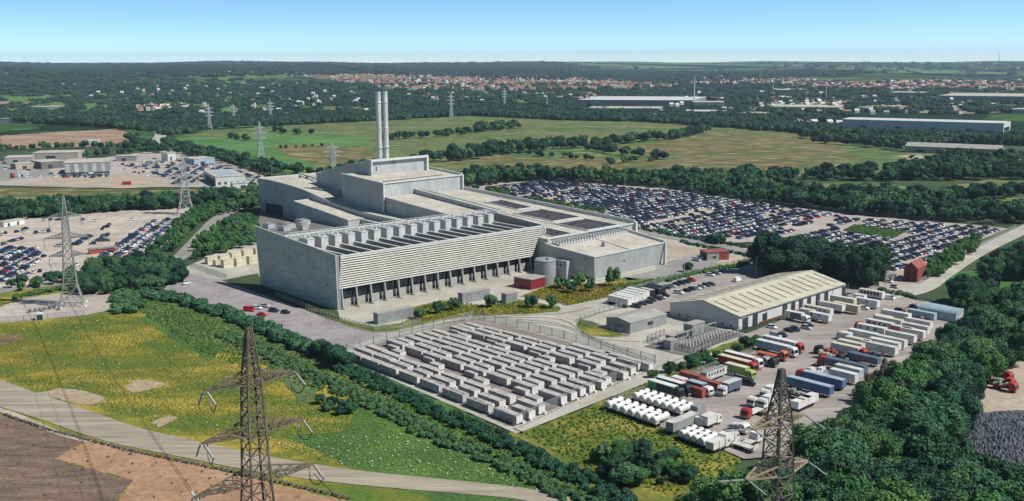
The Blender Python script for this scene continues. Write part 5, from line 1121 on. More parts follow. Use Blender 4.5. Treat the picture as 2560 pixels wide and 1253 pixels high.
truck('white trailer, fourth of the far rank by the trees', (2282, 836), YF, None, 'white', 'white', 9)
truck('white trailer, fifth of the far rank by the trees', (2252, 845), YF, None, 'white', 'offwhite', 11)
truck('white trailer, sixth of the far rank by the trees', (2228, 857), YF, None, 'white', 'offwhite', 11)
truck('white trailer, seventh of the far rank by the trees', (2212, 864), YF, None, 'white', 'white', 11)
truck('white trailer, lowest of the far rank by the trees', (2198, 873), YF, None, 'white', 'offwhite', 13)
truck('tan wrecked flatbed with scrap at the lower end of the rank', (2078, 889), YF, 'black', 'tan', 'tan', 7, kind='flat')
truck('dark wrecked lorry left of the tan flatbed', (2066, 877), YB, 'black', 'black', 'rust', 6, kind='flat')
truck('slate trailer by the trees below the white rank', (2160, 898), YF, None, 'slate', 'slate', 11, h=3.2)
truck('dark flatbed lorry with pipes by the trees', (2175, 886), YF, None, 'black', 'slate', 9, kind='flat', z=1.2)
for i, (x, y) in enumerate(((1549, 754), (1558, 750), (1566, 747), (1576, 743), (1587, 739), (1594, 734))):
    truck('white trailer in the side car park, %s of six from the left' % nth(i+1), (x, y), YF, None, 'white', 'white', 11.5)
for i, (x, y) in enumerate(((1618, 733), (1631, 728), (1640, 724))):
    truck('black-sided trailer in the side car park, %s of the three from the left' % nth(i+1), (x, y), YF, None, 'black', 'offwhite' if i == 0 else 'black', 9 if i else 6.5)
def rank(p0, p1, n, what, yaw):
    for i in range(n):
        t_ = i/(n-1); tanker('white tank trailer, %s of %s from the left in the %s tanker row' % (nth(i+1), ['', '', '', '', 'four', 'five', 'six', 'seven'][n], what), (p0[0]+(p1[0]-p0[0])*t_, p0[1]+(p1[1]-p0[1])*t_), yaw)
rank((1536, 1010), (1650, 1049), 7, 'front', YA); rank((1603, 989), (1711, 1024), 7, 'second', YA); rank((1720, 1083), (1770, 1101), 4, 'lowest', YA)
# left estate and right margin
truck('small red lorry at the left estate gate', (31, 440), YB, 'red', 'red', 'red', 3.5)
truck('red box container on the bare ground of the left estate', (317, 459), 0, None, 'red', 'red', 7, kind='container', z=1.3)
for i, (x, y) in enumerate(((2501, 936), (2506, 951), (2512, 962))):
    truck('red tipper lorry on the pale ground at the right edge, %s from the top' % nth(i+1), (x, y), YF, 'red', 'red', 'greyp', 5, kind='flat')
truck('red lorry at the right edge beside the fence posts', (2556, 885), YB, 'red', 'red', 'red', 6)
# ------------------------------------------------------------------ container compound
k = 1/3.0476
LONG = [(120,375),(200,352),(280,335),(250,425),(340,402),(405,385),(385,475),(470,455),(545,440),(540,530),(630,512),(700,488),(705,592),(785,568),(865,548),(880,662),(985,640),(1045,610),(1070,740),(1155,710),(1235,678),(1280,820),(1395,795),(1450,750),
 (435,290),(495,275),(580,262),(650,245),(715,230),(780,215),(578,340),(650,320),(715,305),(790,285),(860,270),(916,252),(720,388),(778,366),(860,345),(930,328),(995,312),(1062,295),(870,435),(945,415),(1015,395),(1086,378),(1155,358),(1217,342),(1040,490),(1095,465),(1180,445),(1250,425),(1315,405),(1378,388),(1215,545),(1286,525),(1358,502),(1428,478),(1497,460),(1560,440),(1405,605),(1470,582),(1550,560),(1620,535),(1688,512),(1750,490),
 (915,185),(962,172),(1030,160),(1050,222),(1115,205),(1175,192),(1195,260),(1245,240),(1315,225),(1350,300),(1412,282),(1470,265),(1520,345),(1566,322),(1630,305),(1690,390),(1753,372),(1812,350),(1890,440),(1942,418),(2002,395),
 (2205,430),(2150,465),(2092,500),(1960,540),(1925,570),(1835,595),(1765,620),(1697,650),(1620,680)]
SMALL = [(415,320),(447,357),(690,410),(737,457),(1010,518),(1075,572),(1390,645),(1477,707),(890,205),(947,234),(1168,280),(1240,312),(1498,367),(1580,404),(1870,465),(1972,512)]
SHORT = {(1395,795), (778,366), (1095,465), (1566,322), (1942,418), (630,512), (985,640), (1245,240), (495,275), (1470,582)}
def container_protos():
    out = {}
    for key, L_, h in (('long', 9.8, 2.5), ('short', 7.6, 2.5), ('small', 5.2, 1.7)):
        mb = MB(); mb.box(-L_/2, L_/2, -1.28, 1.28, 0.12, h)
        for i in range(int(L_/.7)):
            for s in (-1, 1): mb.bar((-L_/2+.4+i*.7, s*1.285, .2), (-L_/2+.4+i*.7, s*1.285, h-.1), .1)
        body = mb.mesh('body', 'contain')
        ribs = None
        mb = MB(); mb.box(-.04, .04, -.58, .58, .25, h-.1); mb.box(.04, .09, -.05, .0, .3, h-.2); mb.box(.04, .09, .3, .35, .3, h-.2); door = mb.mesh('door', 'contain_end_lit')
        mb = MB(); mb.box(-L_/2+.1, L_/2-.1, -1.0, 1.0, 0, .12); base_ = mb.mesh('base_rail', 'black')
        out[key] = (L_, body, ribs, door, base_)
    return out
M['contain'] = mat('weathered_container', (.27, .25, .24), .8, (.44, .42, .40), scale=.5, fine=.2, fscale=2., detail=8); M['contain_end_lit'] = mat('container_door', (.56, .55, .54), .7, (.64, .63, .62), scale=1.)  # door colour lighter than the bodies, imitating sun on the ends
CP = container_protos(); ctrl = MB().box(-.35, .35, -.4, .4, 0, .75).mesh('control_box', 'contain_end_lit')
items = [(q, 'short' if q in SHORT else 'long') for q in LONG]+[(q, 'small') for q in SMALL]
lanes = {}
for q, key in items:
    x, y = G(850+q[0]*k, 760+q[1]*k, 2.7 if key != 'small' else 1.9); a, b = toab(x, y); lanes.setdefault((key == 'small', round((b+53)/-13.7) if key != 'small' else 0), []).append((x, y, key, a, b))
for (sm, ln) in sorted(lanes):
    lst = sorted(lanes[sm, ln], key=lambda s: proj(s[0], s[1])[0])
    for i, (x, y, key, a, b) in enumerate(lst):
        lab = ('small low grey-white box, %s from the left of those between the container blocks' % nth(i+1)) if sm else ('grey-white %scontainer, %s from the left in row %s counted from the compound back' % ('short ' if key == 'short' else '', nth(i+1), 'one two three four five six seven eight nine'.split()[max(0, min(8, ln))]))
        L_, body, ribs, door, base_ = CP[key]
        t = thing('storage_container' if not sm else 'battery_box', lab, 'container' if not sm else 'box', (x, y, .34), YB, 'containers in the fenced compound' if not sm else 'small boxes in the compound')
        link('body', body, t); link('base_rail', base_, t)
        for s in (-.61, .61): link('door', door, t, (-L_/2-.03, s, 0))
        if key != 'small': link('control_box', ctrl, t, (-L_/2-.45, random.choice((-1, 1))*.95, 0))
for i, q in enumerate(((1905, 345), (2195, 415))):
    x, y = G(850+q[0]*k, 760+q[1]*k, 2.7); t = thing('storage_container', 'extra long dark-sided container against the right back fence, %s' % ('far one' if i == 0 else 'near one'), 'container', (x, y, .34), YB+.02, 'containers in the fenced compound')
    L_ = 17+3*i; MB().box(-L_/2, L_/2, -1.3, 1.3, 0, 2.7, 0, 1).build('body', ['contain', 'contain'], t); MB().box(-L_/2-.06, -L_/2, -1.1, 1.1, .2, 2.5).build('door', 'contain_end_lit', t)

# ------------------------------------------------------------------ small structures round the plant
def bldg(name, label, cat, p0, p1, depth, h, wall='greyp', roof='roof', ridge=0, group=None, axis='x', over=.3, trim=None, doors=(), z0=0, px=True, ribs=0):
    q0 = G(*p0) if px else p0; q1 = G(*p1) if px else p1; L_ = math.hypot(q1[0]-q0[0], q1[1]-q0[1]); yaw = math.atan2(q1[1]-q0[1], q1[0]-q0[0])
    t = thing(name, label, cat, (q0[0], q0[1], z0), yaw, group)
    mb = MB()
    if not ridge:
        mb.box(0, L_, 0, depth, 0, h)
        for i in range(int(depth/1.1) if ribs else 0): mb.bar((L_+.03, .6+i*1.1, .1), (L_+.03, .6+i*1.1, h-.1), .12)
        mb.build('wall', wall, t)
    elif axis == 'x':
        mb.add([(0, 0, 0), (L_, 0, 0), (L_, depth, 0), (0, depth, 0), (0, 0, h), (L_, 0, h), (L_, depth, h), (0, depth, h), (0, depth/2, ridge), (L_, depth/2, ridge)], [(0, 1, 5, 4), (2, 3, 7, 6), (1, 2, 6, 9, 5), (3, 0, 4, 8, 7)]); mb.build('wall', wall, t)
    else:
        mb.add([(0, 0, 0), (L_, 0, 0), (L_, depth, 0), (0, depth, 0), (0, 0, h), (L_, 0, h), (L_, depth, h), (0, depth, h), (L_/2, 0, ridge), (L_/2, depth, ridge)], [(0, 1, 5, 8, 4), (2, 3, 7, 9, 6), (1, 2, 6, 5), (3, 0, 4, 7)]); mb.build('wall', wall, t)
    mb = MB(); o = over
    if not ridge: mb.box(-o, L_+o, -o, depth+o, h+.003, h+.35)
    elif axis == 'x':
        s = (ridge-h)/(depth/2); e = h-o*s
        for sg in (0, 1):
            y0, y1 = (-o, depth/2) if sg == 0 else (depth+o, depth/2)
            v = [(-o, y0, e+.02), (L_+o, y0, e+.02), (L_+o, y1, ridge+.02), (-o, y1, ridge+.02)]; v += [(x, y, z+.25) for x, y, z in v]
            f = [(4, 5, 6, 7), (0, 1, 5, 4), (1, 2, 6, 5), (3, 0, 4, 7)]; mb.add(v, f if sg == 0 else [q[::-1] for q in f])
    else:
        s = (ridge-h)/(L_/2); e = h-o*s
        for sg in (0, 1):
            x0, x1 = (-o, L_/2) if sg == 0 else (L_+o, L_/2)
            v = [(x0, -o, e+.02), (x0, depth+o, e+.02), (x1, depth+o, ridge+.02), (x1, -o, ridge+.02)]; v += [(x, y, z+.25) for x, y, z in v]
            f = [(4, 5, 6, 7), (0, 1, 5, 4), (1, 2, 6, 5), (3, 0, 4, 7)]; mb.add(v, f if sg else [q[::-1] for q in f])
    r = mb.build('roof', roof, t)
    for x0, x1, z0_, z1, m_, nm_ in doors: MB().box(x0, x1, -.06, .02, z0_, z1).build(nm_, m_, t)
    t['len'] = L_; del t['len']
    return t, L_
M['tanksteel'] = mat('dull_tank_steel', (.22, .225, .235), .5, (.29, .295, .305), scale=.3, fine=.08)
# tank, red shed, grey boxes
tx, ty = G(1363, 708); t = thing('storage_tank', 'big round grey steel tank at the right end of the louvred front', 'tank', (tx, ty, .2))
smooth_ = MB().cyl((0, 0, 0), (0, 0, 10.8), 4.9, n=40, cap=False).build('shell', 'tanksteel', t); smooth(smooth_)
MB().cyl((0, 0, 10.8), (0, 0, 11.3), 5.05, 4.5, n=40).build('lid', 'tanksteel', t)
for zz in (.3, 10.4): MB().cyl((0, 0, zz), (0, 0, zz+.3), 5.0, n=40, cap=False).build('hoop', 'greyp', t); MB().cyl((.8, -3, 11.2), (.8, -3, 11.9), .5, n=10).build('hatch', 'dark', t)
mb = MB()
for s in (-.3, .3): mb.bar((-3.4+s, -3.45, 0), (-3.4+s, -3.45, 11.6), .1)
for i in range(28): mb.bar((-3.7, -3.45, .4+.4*i), (-3.1, -3.45, .4+.4*i), .07)
mb.build('ladder', 'greyp', t)
t, L_ = bldg('red_shed', 'flat-roofed dark red shed in front of the round steel tank', 'shed', (1285, 718), (1328, 726), 10, 4.6, 'maroon', 'concwall', doors=()); 
MB().box(1.2, 3.0, -.06, -.0, .1, 2.3).build('door', 'rust', t)
for lab, p0, p1, d_, h_ in (('long grey steel container box nearest the hedge corner of the plant yard', (934, 809), (950, 809), 17, 4.2), ('long grey steel container box in the middle of the plant yard', (1145, 757), (1164, 759), 15, 4.2), ('short grey steel kiosk with dark doors beside the red shed', (1253, 757), (1276, 758), 6.5, 4)):
    q = G(*p0); qq = G(*p1); p1x = G(p1[0], p1[1]); t, L_ = bldg('grey_cabin', lab, 'cabin', (q[0], q[1]), (q[0]+3.1*math.cos(YF), q[1]+3.1*math.sin(YF)), d_, h_, 'greyp', 'concwall', px=False, over=.08, group='grey boxes in the plant yard', ribs=1)
    MB().box(.5, 2.6, -.08, 0, .1, 2.6).build('door', 'concwall', t)
# pale containers left of the plant
PC = [(520, 662, 3.6), (551, 657, 3.2), (580, 651, 3.5), (610, 645, 3.6), (640, 640, 3.6), (540, 668, 3.), (560, 671, 3.8), (592, 667, 3.8), (624, 662, 3.8), (655, 657, 3.8)]
for i, (x, y, h_) in enumerate(PC):
    row = 'rear' if i < 5 else 'front'; n_ = i+1 if i < 5 else i-4
    q = G(x, y); w_ = 5.6 if i != 5 else 2.5
    t, L_ = bldg('pale_cabin', 'pale yellow cabin, %s from the left in the %s row left of the end wall' % (nth(n_), row), 'cabin', q, (q[0]+w_*math.cos(YA), q[1]+w_*math.sin(YA)), 3, h_, 'cream', 'cream', px=False, over=.1, group='pale yellow cabins beside the plant')
    MB().box(.3, w_-.3, -.05, 0, h_*.48, h_*.53).build('seam', 'tan', t)
# right side gatehouse
t, L_ = bldg('gatehouse', 'small gatehouse with dark side and brick red end, beyond the switch wing', 'building', (1768, 653), (1822, 650), 9, 4.2, 'concwall', 'rust', doors=((8, 10, .1, 2.4, 'dark', 'door'), (3, 5, 1.2, 2.4, 'glass', 'window')))
MB().box(-.08, 0.02, 1, 8.5, .1, 3.8).build('side_panel', 'dark', t); MB().box(L_*.55, L_+.02, -.08, 0.01, .1, 4).build('brick_panel', 'brick', t)
# red brick house
q0 = G(2232, 699); t, L_ = bldg('brick_house', 'dark red brick house with hipped front gable on the lane right of the tall trees', 'house', (2258, 704), (2292, 708), 14, 6.6, 'brick', 'rust', ridge=9.2, axis='y', doors=((1.5, 3, .1, 2.4, 'dark', 'door'), (4, 5.3, 3.6, 5, 'dark', 'window'), (1.5, 2.8, 3.6, 5, 'dark', 'window'), (4.2, 5.5, .9, 2.4, 'dark', 'window')))
t2, L2 = bldg('garage', 'low flat-roofed outbuilding left of the red brick house', 'outbuilding', (2214, 706), (2240, 703), 8, 3.2, 'greyp', 'tarmac', doors=((1, 3.4, .1, 2.3, 'dark', 'door'),))
# warehouse
wn = G(1846, 826); wr = G(2109, 741); wl_ = 32.; LW = math.hypot(wr[0]-wn[0], wr[1]-wn[1])
M['cream_roof'] = mat('cream_sheet_roof', (.37, .35, .265), .7, (.47, .45, .36), scale=.15, fine=.1, fscale=.5, stretch=(.25, 1.5, -YA))
M['white_wall'] = mat('white_sheet_wall', (.46, .475, .48), .6, (.55, .56, .56), scale=.2, fine=.06)
t, LW = bldg('warehouse', 'long white warehouse with a pale cream pitched roof and a row of dark doors', 'warehouse', (wn[0], wn[1]), (wr[0], wr[1]), wl_, 5.4, 'white_wall', 'cream_roof', ridge=9.0, px=False, over=.5)
for x, wd_, h_ in ((2.5, 4.0, 4.2), (9.5, 3.6, 4.6), (16.5, 3.4, 3.6), (31, 3.6, 4.6), (37.5, 3.2, 4.4), (43.5, 3.2, 4.4), (50, 3.2, 4.4), (57, 3.4, 4.4), (64, 3.4, 4.4), (79, 3.2, 4.4)):
    d = MB().box(x, x+wd_, -.05, .02, .05, h_).build('door', 'dark', t)
    mb = MB(); mb.box(x-.2, x+wd_+.2, -.12, .01, h_, h_+.2); mb.build('lintel', 'white', d)
for i in range(14):
    for s in (0, 1):
        x = 3+i*(LW-6)/13.; mb = MB(); y0, y1 = (2.2, 13.4) if s == 0 else (29.8, 20)
        zz = lambda y: 5.4+3.6*(y/16 if y < 16 else (32-y)/16)+.33
        mb.bar((x, y0, zz(y0)), (x, y1, zz(y1)), .75, 0, .12); mb.build('skylight', 'tarmac_dark', t)
mb = MB(); mb.box(14, 44, -.07, .01, 0, .6); mb.build('brick_plinth', 'brick', t)
for i in range(7): MB().box(-.06, .02, 3+i*4, 3.6+i*4, .8, 1.7).build('vent', 'dark', t)
mb = MB(); mb.bar((0, -.62, 5.3), (LW, -.62, 5.3), .25); mb.build('gutter', 'greyp', t)
for i in range(7): mb = MB(); mb.bar((6+i*13, -.18, .9), (6+i*13, -.18, 5.3), .14); mb.build('downpipe', 'greyp', t)
# grey switch building with a shallow curved roof
q0 = G(1575, 836); q1 = G(1666, 812); t, L_ = bldg('switch_building', 'dark grey metal building with a shallow curved roof before the warehouse gable', 'building', q0, q1, 12, 4.2, 'greyp', 'concwall', ridge=5.2, px=False, over=.15, doors=((10, 13, 1.6, 3, 'dark', 'window'), (12.0, 12.2, .2, 1.4, 'dark', 'meter')))
MB().box(-.06, .01, 3, 6, 2.5, 2.8).build('louvre', 'dark', t)
# pale blue shed with rounded roof
q0 = G(2370, 797, 0); t = thing('rounded_shed', 'pale blue shed with a rounded roof at the tree edge, top of the truck yard', 'shed', (*G(2355, 795), .3), YF)
n = 12; Wd, Ls = 8.5, 15; mb = MB(); pr_ = [(-Wd/2, 0)]+[(-Wd/2*math.cos(math.pi*i/n), 2.4+2.4*math.sin(math.pi*i/n)) for i in range(n+1)]+[(Wd/2, 0)]
vs = [(-Ls/2, y, z) for y, z in pr_]+[(Ls/2, y, z) for y, z in pr_]; m_ = len(pr_); mb.add(vs, [(i, i+1, m_+i+1, m_+i)[::-1] for i in range(m_-1)]); smooth(mb.build('roof', 'paleblue', t))
for s in (0, 1): MB().add(vs[s*m_:(s+1)*m_], [tuple(range(m_)) if s else tuple(range(m_))[::-1]]).build('end_wall', 'paleblue', t)
mb = MB()
for i in range(6): mb.add([(-Ls/2+i*3-.06, y*1.005, z*1.005) for y, z in pr_]+[(-Ls/2+i*3+.06, y*1.005, z*1.005) for y, z in pr_], [(j, j+1, m_+j+1, m_+j)[::-1] for j in range(m_-1)])
mb.build('roof_seam', 'steel', t); MB().box(Ls/2, Ls/2+.05, -1.6, 1.6, .1, 3).build('door', 'offwhite', t)
# substation
sx, sy = G(1700, 868); t = thing('substation', 'fenced electrical substation with grey transformer boxes and rows of insulators', 'substation', (sx, sy, .3), YA)
mb = MB(); mb.box(-9, 30, -7.5, 9, 0, .12); mb.build('gravel_base', 'tarmac_dark', t)
for x0, x1, y0, y1, h_ in ((-7, -3, -1, 2, 3.4), (-2, 6, 1.5, 5, 3.6), (6.5, 10.5, 3.5, 6.5, 2.5), (14, 22, 4.5, 8.5, 4.2)):
    b = MB().box(x0, x1, y0, y1, .1, h_).build('transformer_box', 'greyp', t); MB().box(x0-.15, x1+.15, y0-.15, y1+.15, h_, h_+.2).build('lid', 'concwall', b)
mb = MB()
for i in range(8): mb.bar((-1+i*3.4, .4, .1), (-1+i*3.4, .4, 4.6), .22)
mb.bar((-1, .4, 4.6), (22.8, .4, 4.6), .6, 0, .35); mb.build('gantry', 'greyp', t)
ins = MB(); ins.cyl((0, 0, 0), (0, 0, 1.1), .12, n=6, mi=1)
for i in range(4): ins.cyl((0, 0, 1.1+i*.28), (0, 0, 1.24+i*.28), .26, .2, 8)
insm = ins.mesh('insulator_post', ['offwhite', 'greyp'])
for j in range(4):
    for i in range(14): link('insulator_post', insm, t, (-2+i*1.9+random.uniform(-.2, .2), -1.2-j*1.5, .1)).scale = (1, 1, random.uniform(.75, 1.2))
mb = MB()
for j in range(3): mb.bar((-2, -1.2-j*1.5, 2.3), (23, -1.2-j*1.5, 2.3), .1)
mb.build('busbar', 'steel', t)
# fences: posts and wire panels
postm = {}
def fence(label, px, h, step, panel='mesh', w_=.16, z=.3, pm='greyp', rails=False):
    pts = [G(*p) for p in px]; x0, y0 = pts[0]; t = thing('fence', label, 'fence', (x0, y0, z))
    if (h, w_, pm) not in postm: postm[h, w_, pm] = MB().box(-w_/2, w_/2, -w_/2, w_/2, 0, h).mesh('post', pm)
    mb = MB(); rl = MB()
    for (ax_, ay_), (bx_, by_) in zip(pts, pts[1:]):
        L_ = math.hypot(bx_-ax_, by_-ay_); n = max(1, int(L_/step))
        for i in range(n+1): link('post', postm[h, w_, pm], t, (ax_+(bx_-ax_)*i/n-x0, ay_+(by_-ay_)*i/n-y0, 0))
        a = (ax_-x0, ay_-y0); b = (bx_-x0, by_-y0)
        mb.add([(*a, .05), (*b, .05), (*b, h-.12), (*a, h-.12)], [(0, 1, 2, 3)])
        for zz in (.25, h-.15): rl.bar((*a, zz), (*b, zz), .07)
    if panel: mb.build('wire_panel', panel, t)
    rl.build('rail', pm, t); return t
fence('tall wire fence with grey posts all round the container compound', [(866, 882), (1075, 970), (1285, 1066), (1460, 986), (1637, 911), (1410, 848), (1185, 796), (1030, 836), (866, 882)], 3.0, 5.5, w_=.3)
fence('post-and-rail fence curving round the front planting bed', [(690, 742), (780, 778), (850, 806), (935, 828), (1000, 822), (1050, 808)], 2., 2.6, w_=.2, pm='concwall')
fence('palisade fence along the yard of pale yellow cabins', [(462, 662), (520, 682), (566, 698)], 2.2, 1.9, w_=.18)
fence('wire fence behind the cars of the side car park', [(1540, 742), (1640, 712), (1760, 680), (1870, 658)], 2.4, 5, w_=.18)
fence('fence round the yard of the dark grey switch building', [(1578, 766), (1510, 782), (1450, 802), (1452, 812), (1510, 828), (1572, 842)], 2.2, 3., w_=.2)
fence('dark fence enclosing the electrical substation', [(1618, 858), (1735, 888), (1848, 836)], 2.4, 2.6, w_=.2, pm='black')
fence('dark fence along the rear of the electrical substation', [(1618, 858), (1660, 840)], 2.4, 2.6, w_=.2, pm='black')
fence('wire fence along the truck yard beside the grass strip', [(1520, 1016), (1650, 966), (1780, 922), (1880, 884)], 2., 5, w_=.12)
fence('long fence beside the lane right of the plantation', [(2300, 712), (2380, 660), (2460, 612), (2540, 572)], 2.4, 4, w_=.2, pm='concwall')
fence('white-posted fence on the near rim of the round gravel pad', [(0, 806), (60, 803), (120, 798), (210, 790)], 2., 5, w_=.16)
fence('fence behind the big car lot', [(1330, 452), (1500, 457), (1700, 475), (1900, 506), (2150, 538), (2400, 558), (2530, 570)], 2.2, 14, w_=.2)
fence('pale barrier fence at the near corner of the side lane', [(2295, 752), (2330, 756), (2260, 742)], 1.4, 4, w_=.16)
# row of dark stone blocks along the track
bm = MB(); bm.prism([(-.5, -.35), (.45, -.4), (.5, .3), (-.4, .4)], 0, [.55, .6, .5, .65]); bme = bm.mesh('stone_block', 'concwall'); M['stone'] = mat('dark_stone', (.06, .055, .05), .95, (.13, .12, .11), scale=1.5); bme.materials[0] = M['stone']
bl = [p for p in along([(15, 1040), (130, 1080), (215, 1101), (330, 1130), (480, 1161), (640, 1195), (760, 1222), (880, 1250)], 1.55, .12)]
bl = [p for p in bl if proj(*p)[1] < 1256]
for i, (x, y) in enumerate(sorted(bl, key=lambda p: proj(*p)[0])): tag(link('stone_block', bme, None, (x, y, .12), random.uniform(0, 3)), 'dark stone block along the gravel track, %s from the left' % nth(i+1), 'stone block', 'stone blocks edging the track')
rb_ = [(x, y, .12) for x, y in fill([(0, 1060), (215, 1105), (480, 1165), (800, 1245), (280, 1252), (0, 1252)], 4, .5) if random.random() < .4]
tag(scatter('rubble', rb_, rng.uniform(.25, .7, len(rb_)), [bme]), 'scattered dark stones lying on the bare soil', 'stones')
# gear on the round pad
px_ = [(75, 782), (88, 780), (100, 778), (112, 776), (124, 774), (136, 772), (148, 776), (105, 784)]
for i, (x, y) in enumerate(px_):
    t = thing('switch_gear', 'small dark switchgear unit on the round gravel pad, %s from the left' % nth(i+1), 'switchgear', (*G(x, y), .1), random.uniform(0, 1), 'switchgear on the round pad')
    MB().box(-.6, .6, -.5, .5, 0, 1.2).build('cabinet', 'tarmac_dark', t); mb = MB(); mb.cyl((-.3, 0, 1.2), (-.3, 0, 2.2), .12, n=6); mb.build('bushing', 'concwall', t); mb = MB(); mb.cyl((.3, 0, 1.2), (.3, 0, 2.2), .12, n=6); mb.build('bushing', 'concwall', t)
t, L_ = bldg('kiosk', 'small white kiosk with a dark front on the rim of the round gravel pad', 'kiosk', (90, 802), (110, 800), 2.4, 2.4, 'white', 'white', over=.1, doors=((.3, 2.6, .1, 2.2, 'dark', 'door'),))
# pale block wall hut, left car lot
t, L_ = bldg('lot_hut', 'long low white hut at the back of the left car lot', 'hut', (10, 569), (62, 560), 5, 3.2, 'white', 'roof', doors=((3, 4.5, .1, 2.3, 'dark', 'door'), (10, 11.5, .1, 2.3, 'dark', 'door')))
t, L_ = bldg('brown_hut', 'low dark brown shed in the middle of the left car lot', 'shed', (224, 637), (288, 631), 4, 2.6, 'rust', 'tarmac')
t, L_ = bldg('white_kiosk', 'small white cabin behind the left car lot', 'cabin', (54, 546), (66, 545), 3, 3, 'white', 'white')
# scrap heap at the right edge
hx, hy = G(2540, 1130); mb = MB(); nx = 110; ny = 110
for j in range(ny+1):
    for i in range(nx+1):
        u, v = i/nx*2-1, j/ny*2-1; r = math.hypot(u*1.0, v*1.0); z = 9*max(0, 1-r**1.6)+(random.uniform(-.24, .24) if r < 1 else 0)
        mb.v.append((u*24, v*30, z-.1))
for j in range(ny):
    for i in range(nx): mb.f.append((j*(nx+1)+i, j*(nx+1)+i+1, (j+1)*(nx+1)+i+1, (j+1)*(nx+1)+i)); mb.m.append(0)
tag(mb.build('scrap_heap', 'heap', None, (hx+8, hy, 0)), 'big dark heap of crushed scrap at the right edge beyond the wood', 'scrap heap')
# ------------------------------------------------------------------ buildings of the left estate and the far plain
WW = 'white_wall'
for a in (('estate_hall', 'tall grey-panelled hall, biggest of the left industrial estate', 'hall', (163, 437), (274, 433), 42, 10.5, 'greyp', 'roof'),
 ('estate_shed', 'flat white-roofed shed at the far left of the industrial estate', 'shed', (12, 410), (78, 408), 30, 6, 'concwall', 'roof'),
 ('estate_shed', 'long white-roofed shed behind the tall panelled hall', 'shed', (82, 402), (196, 400), 30, 8, 'concwall', 'roof'),
 ('estate_shed', 'grey shed with open dark front left of the tall hall', 'shed', (104, 424), (160, 420), 28, 7, 'tarmac_dark', 'roof'),
 ('estate_shed', 'low pale shed with a dark opening near the estate gate', 'shed', (40, 425), (95, 421), 14, 5.5, 'dirt', 'roof'),
 ('estate_sign', 'long white box building beside the small red lorry', 'building', (45, 444), (72, 443), 5, 4.5, WW, 'white'),
 ('estate_shed', 'small grey shed standing alone right of the tall hall', 'shed', (289, 404), (340, 403), 14, 5.5, 'greyp', 'roof'),
 ('estate_hall', 'white-fronted hall with a low roof nearest the plant, left estate', 'hall', (540, 467), (614, 463), 58, 8, WW, 'roof'),
 ('estate_shed', 'low white annex right of the white-fronted hall', 'annex', (582, 472), (647, 468), 7, 4, WW, 'roof'),
 ('estate_shed', 'pale green-white shed behind the car park of the left estate', 'shed', (486, 416), (538, 412), 24, 7, 'paleblue', 'roof'),
 ('estate_shed', 'small pale tower block building in the middle of the left estate', 'building', (420, 404), (440, 402), 10, 8, WW, 'roof')):
    t, L_ = bldg(*a, group='buildings of the left industrial estate')
    if a[1].startswith('tall grey'):
        for i in range(5): MB().box(L_*i/5+.6, L_*(i+.55)/5, -.08, .01, 1.8, 9.6).build('wall_panel', 'offwhite' if i % 2 else 'steel', t)
        MB().box(0.2, L_-.2, -.1, .01, 0, 1.8).build('plinth', 'dark', t)
    elif a[3][0] == 540:
        for i in range(5): MB().box(2+i*5, 4+i*5, -.08, .01, 1.5, 3.5).build('window', 'glass', t)
        MB().box(-.08, .01, 4, 50, .2, 5.5).build('open_side', 'dark', t); MB().box(4, 20, 10, 50, 8.4, 8.5).build('roof_light', 'paleblue', t)  # dark plate over most of the left wall
    else: MB().box(L_*.3, L_*.5, -.08, .01, .2, a[6]*.6).build('door', 'dark', t)
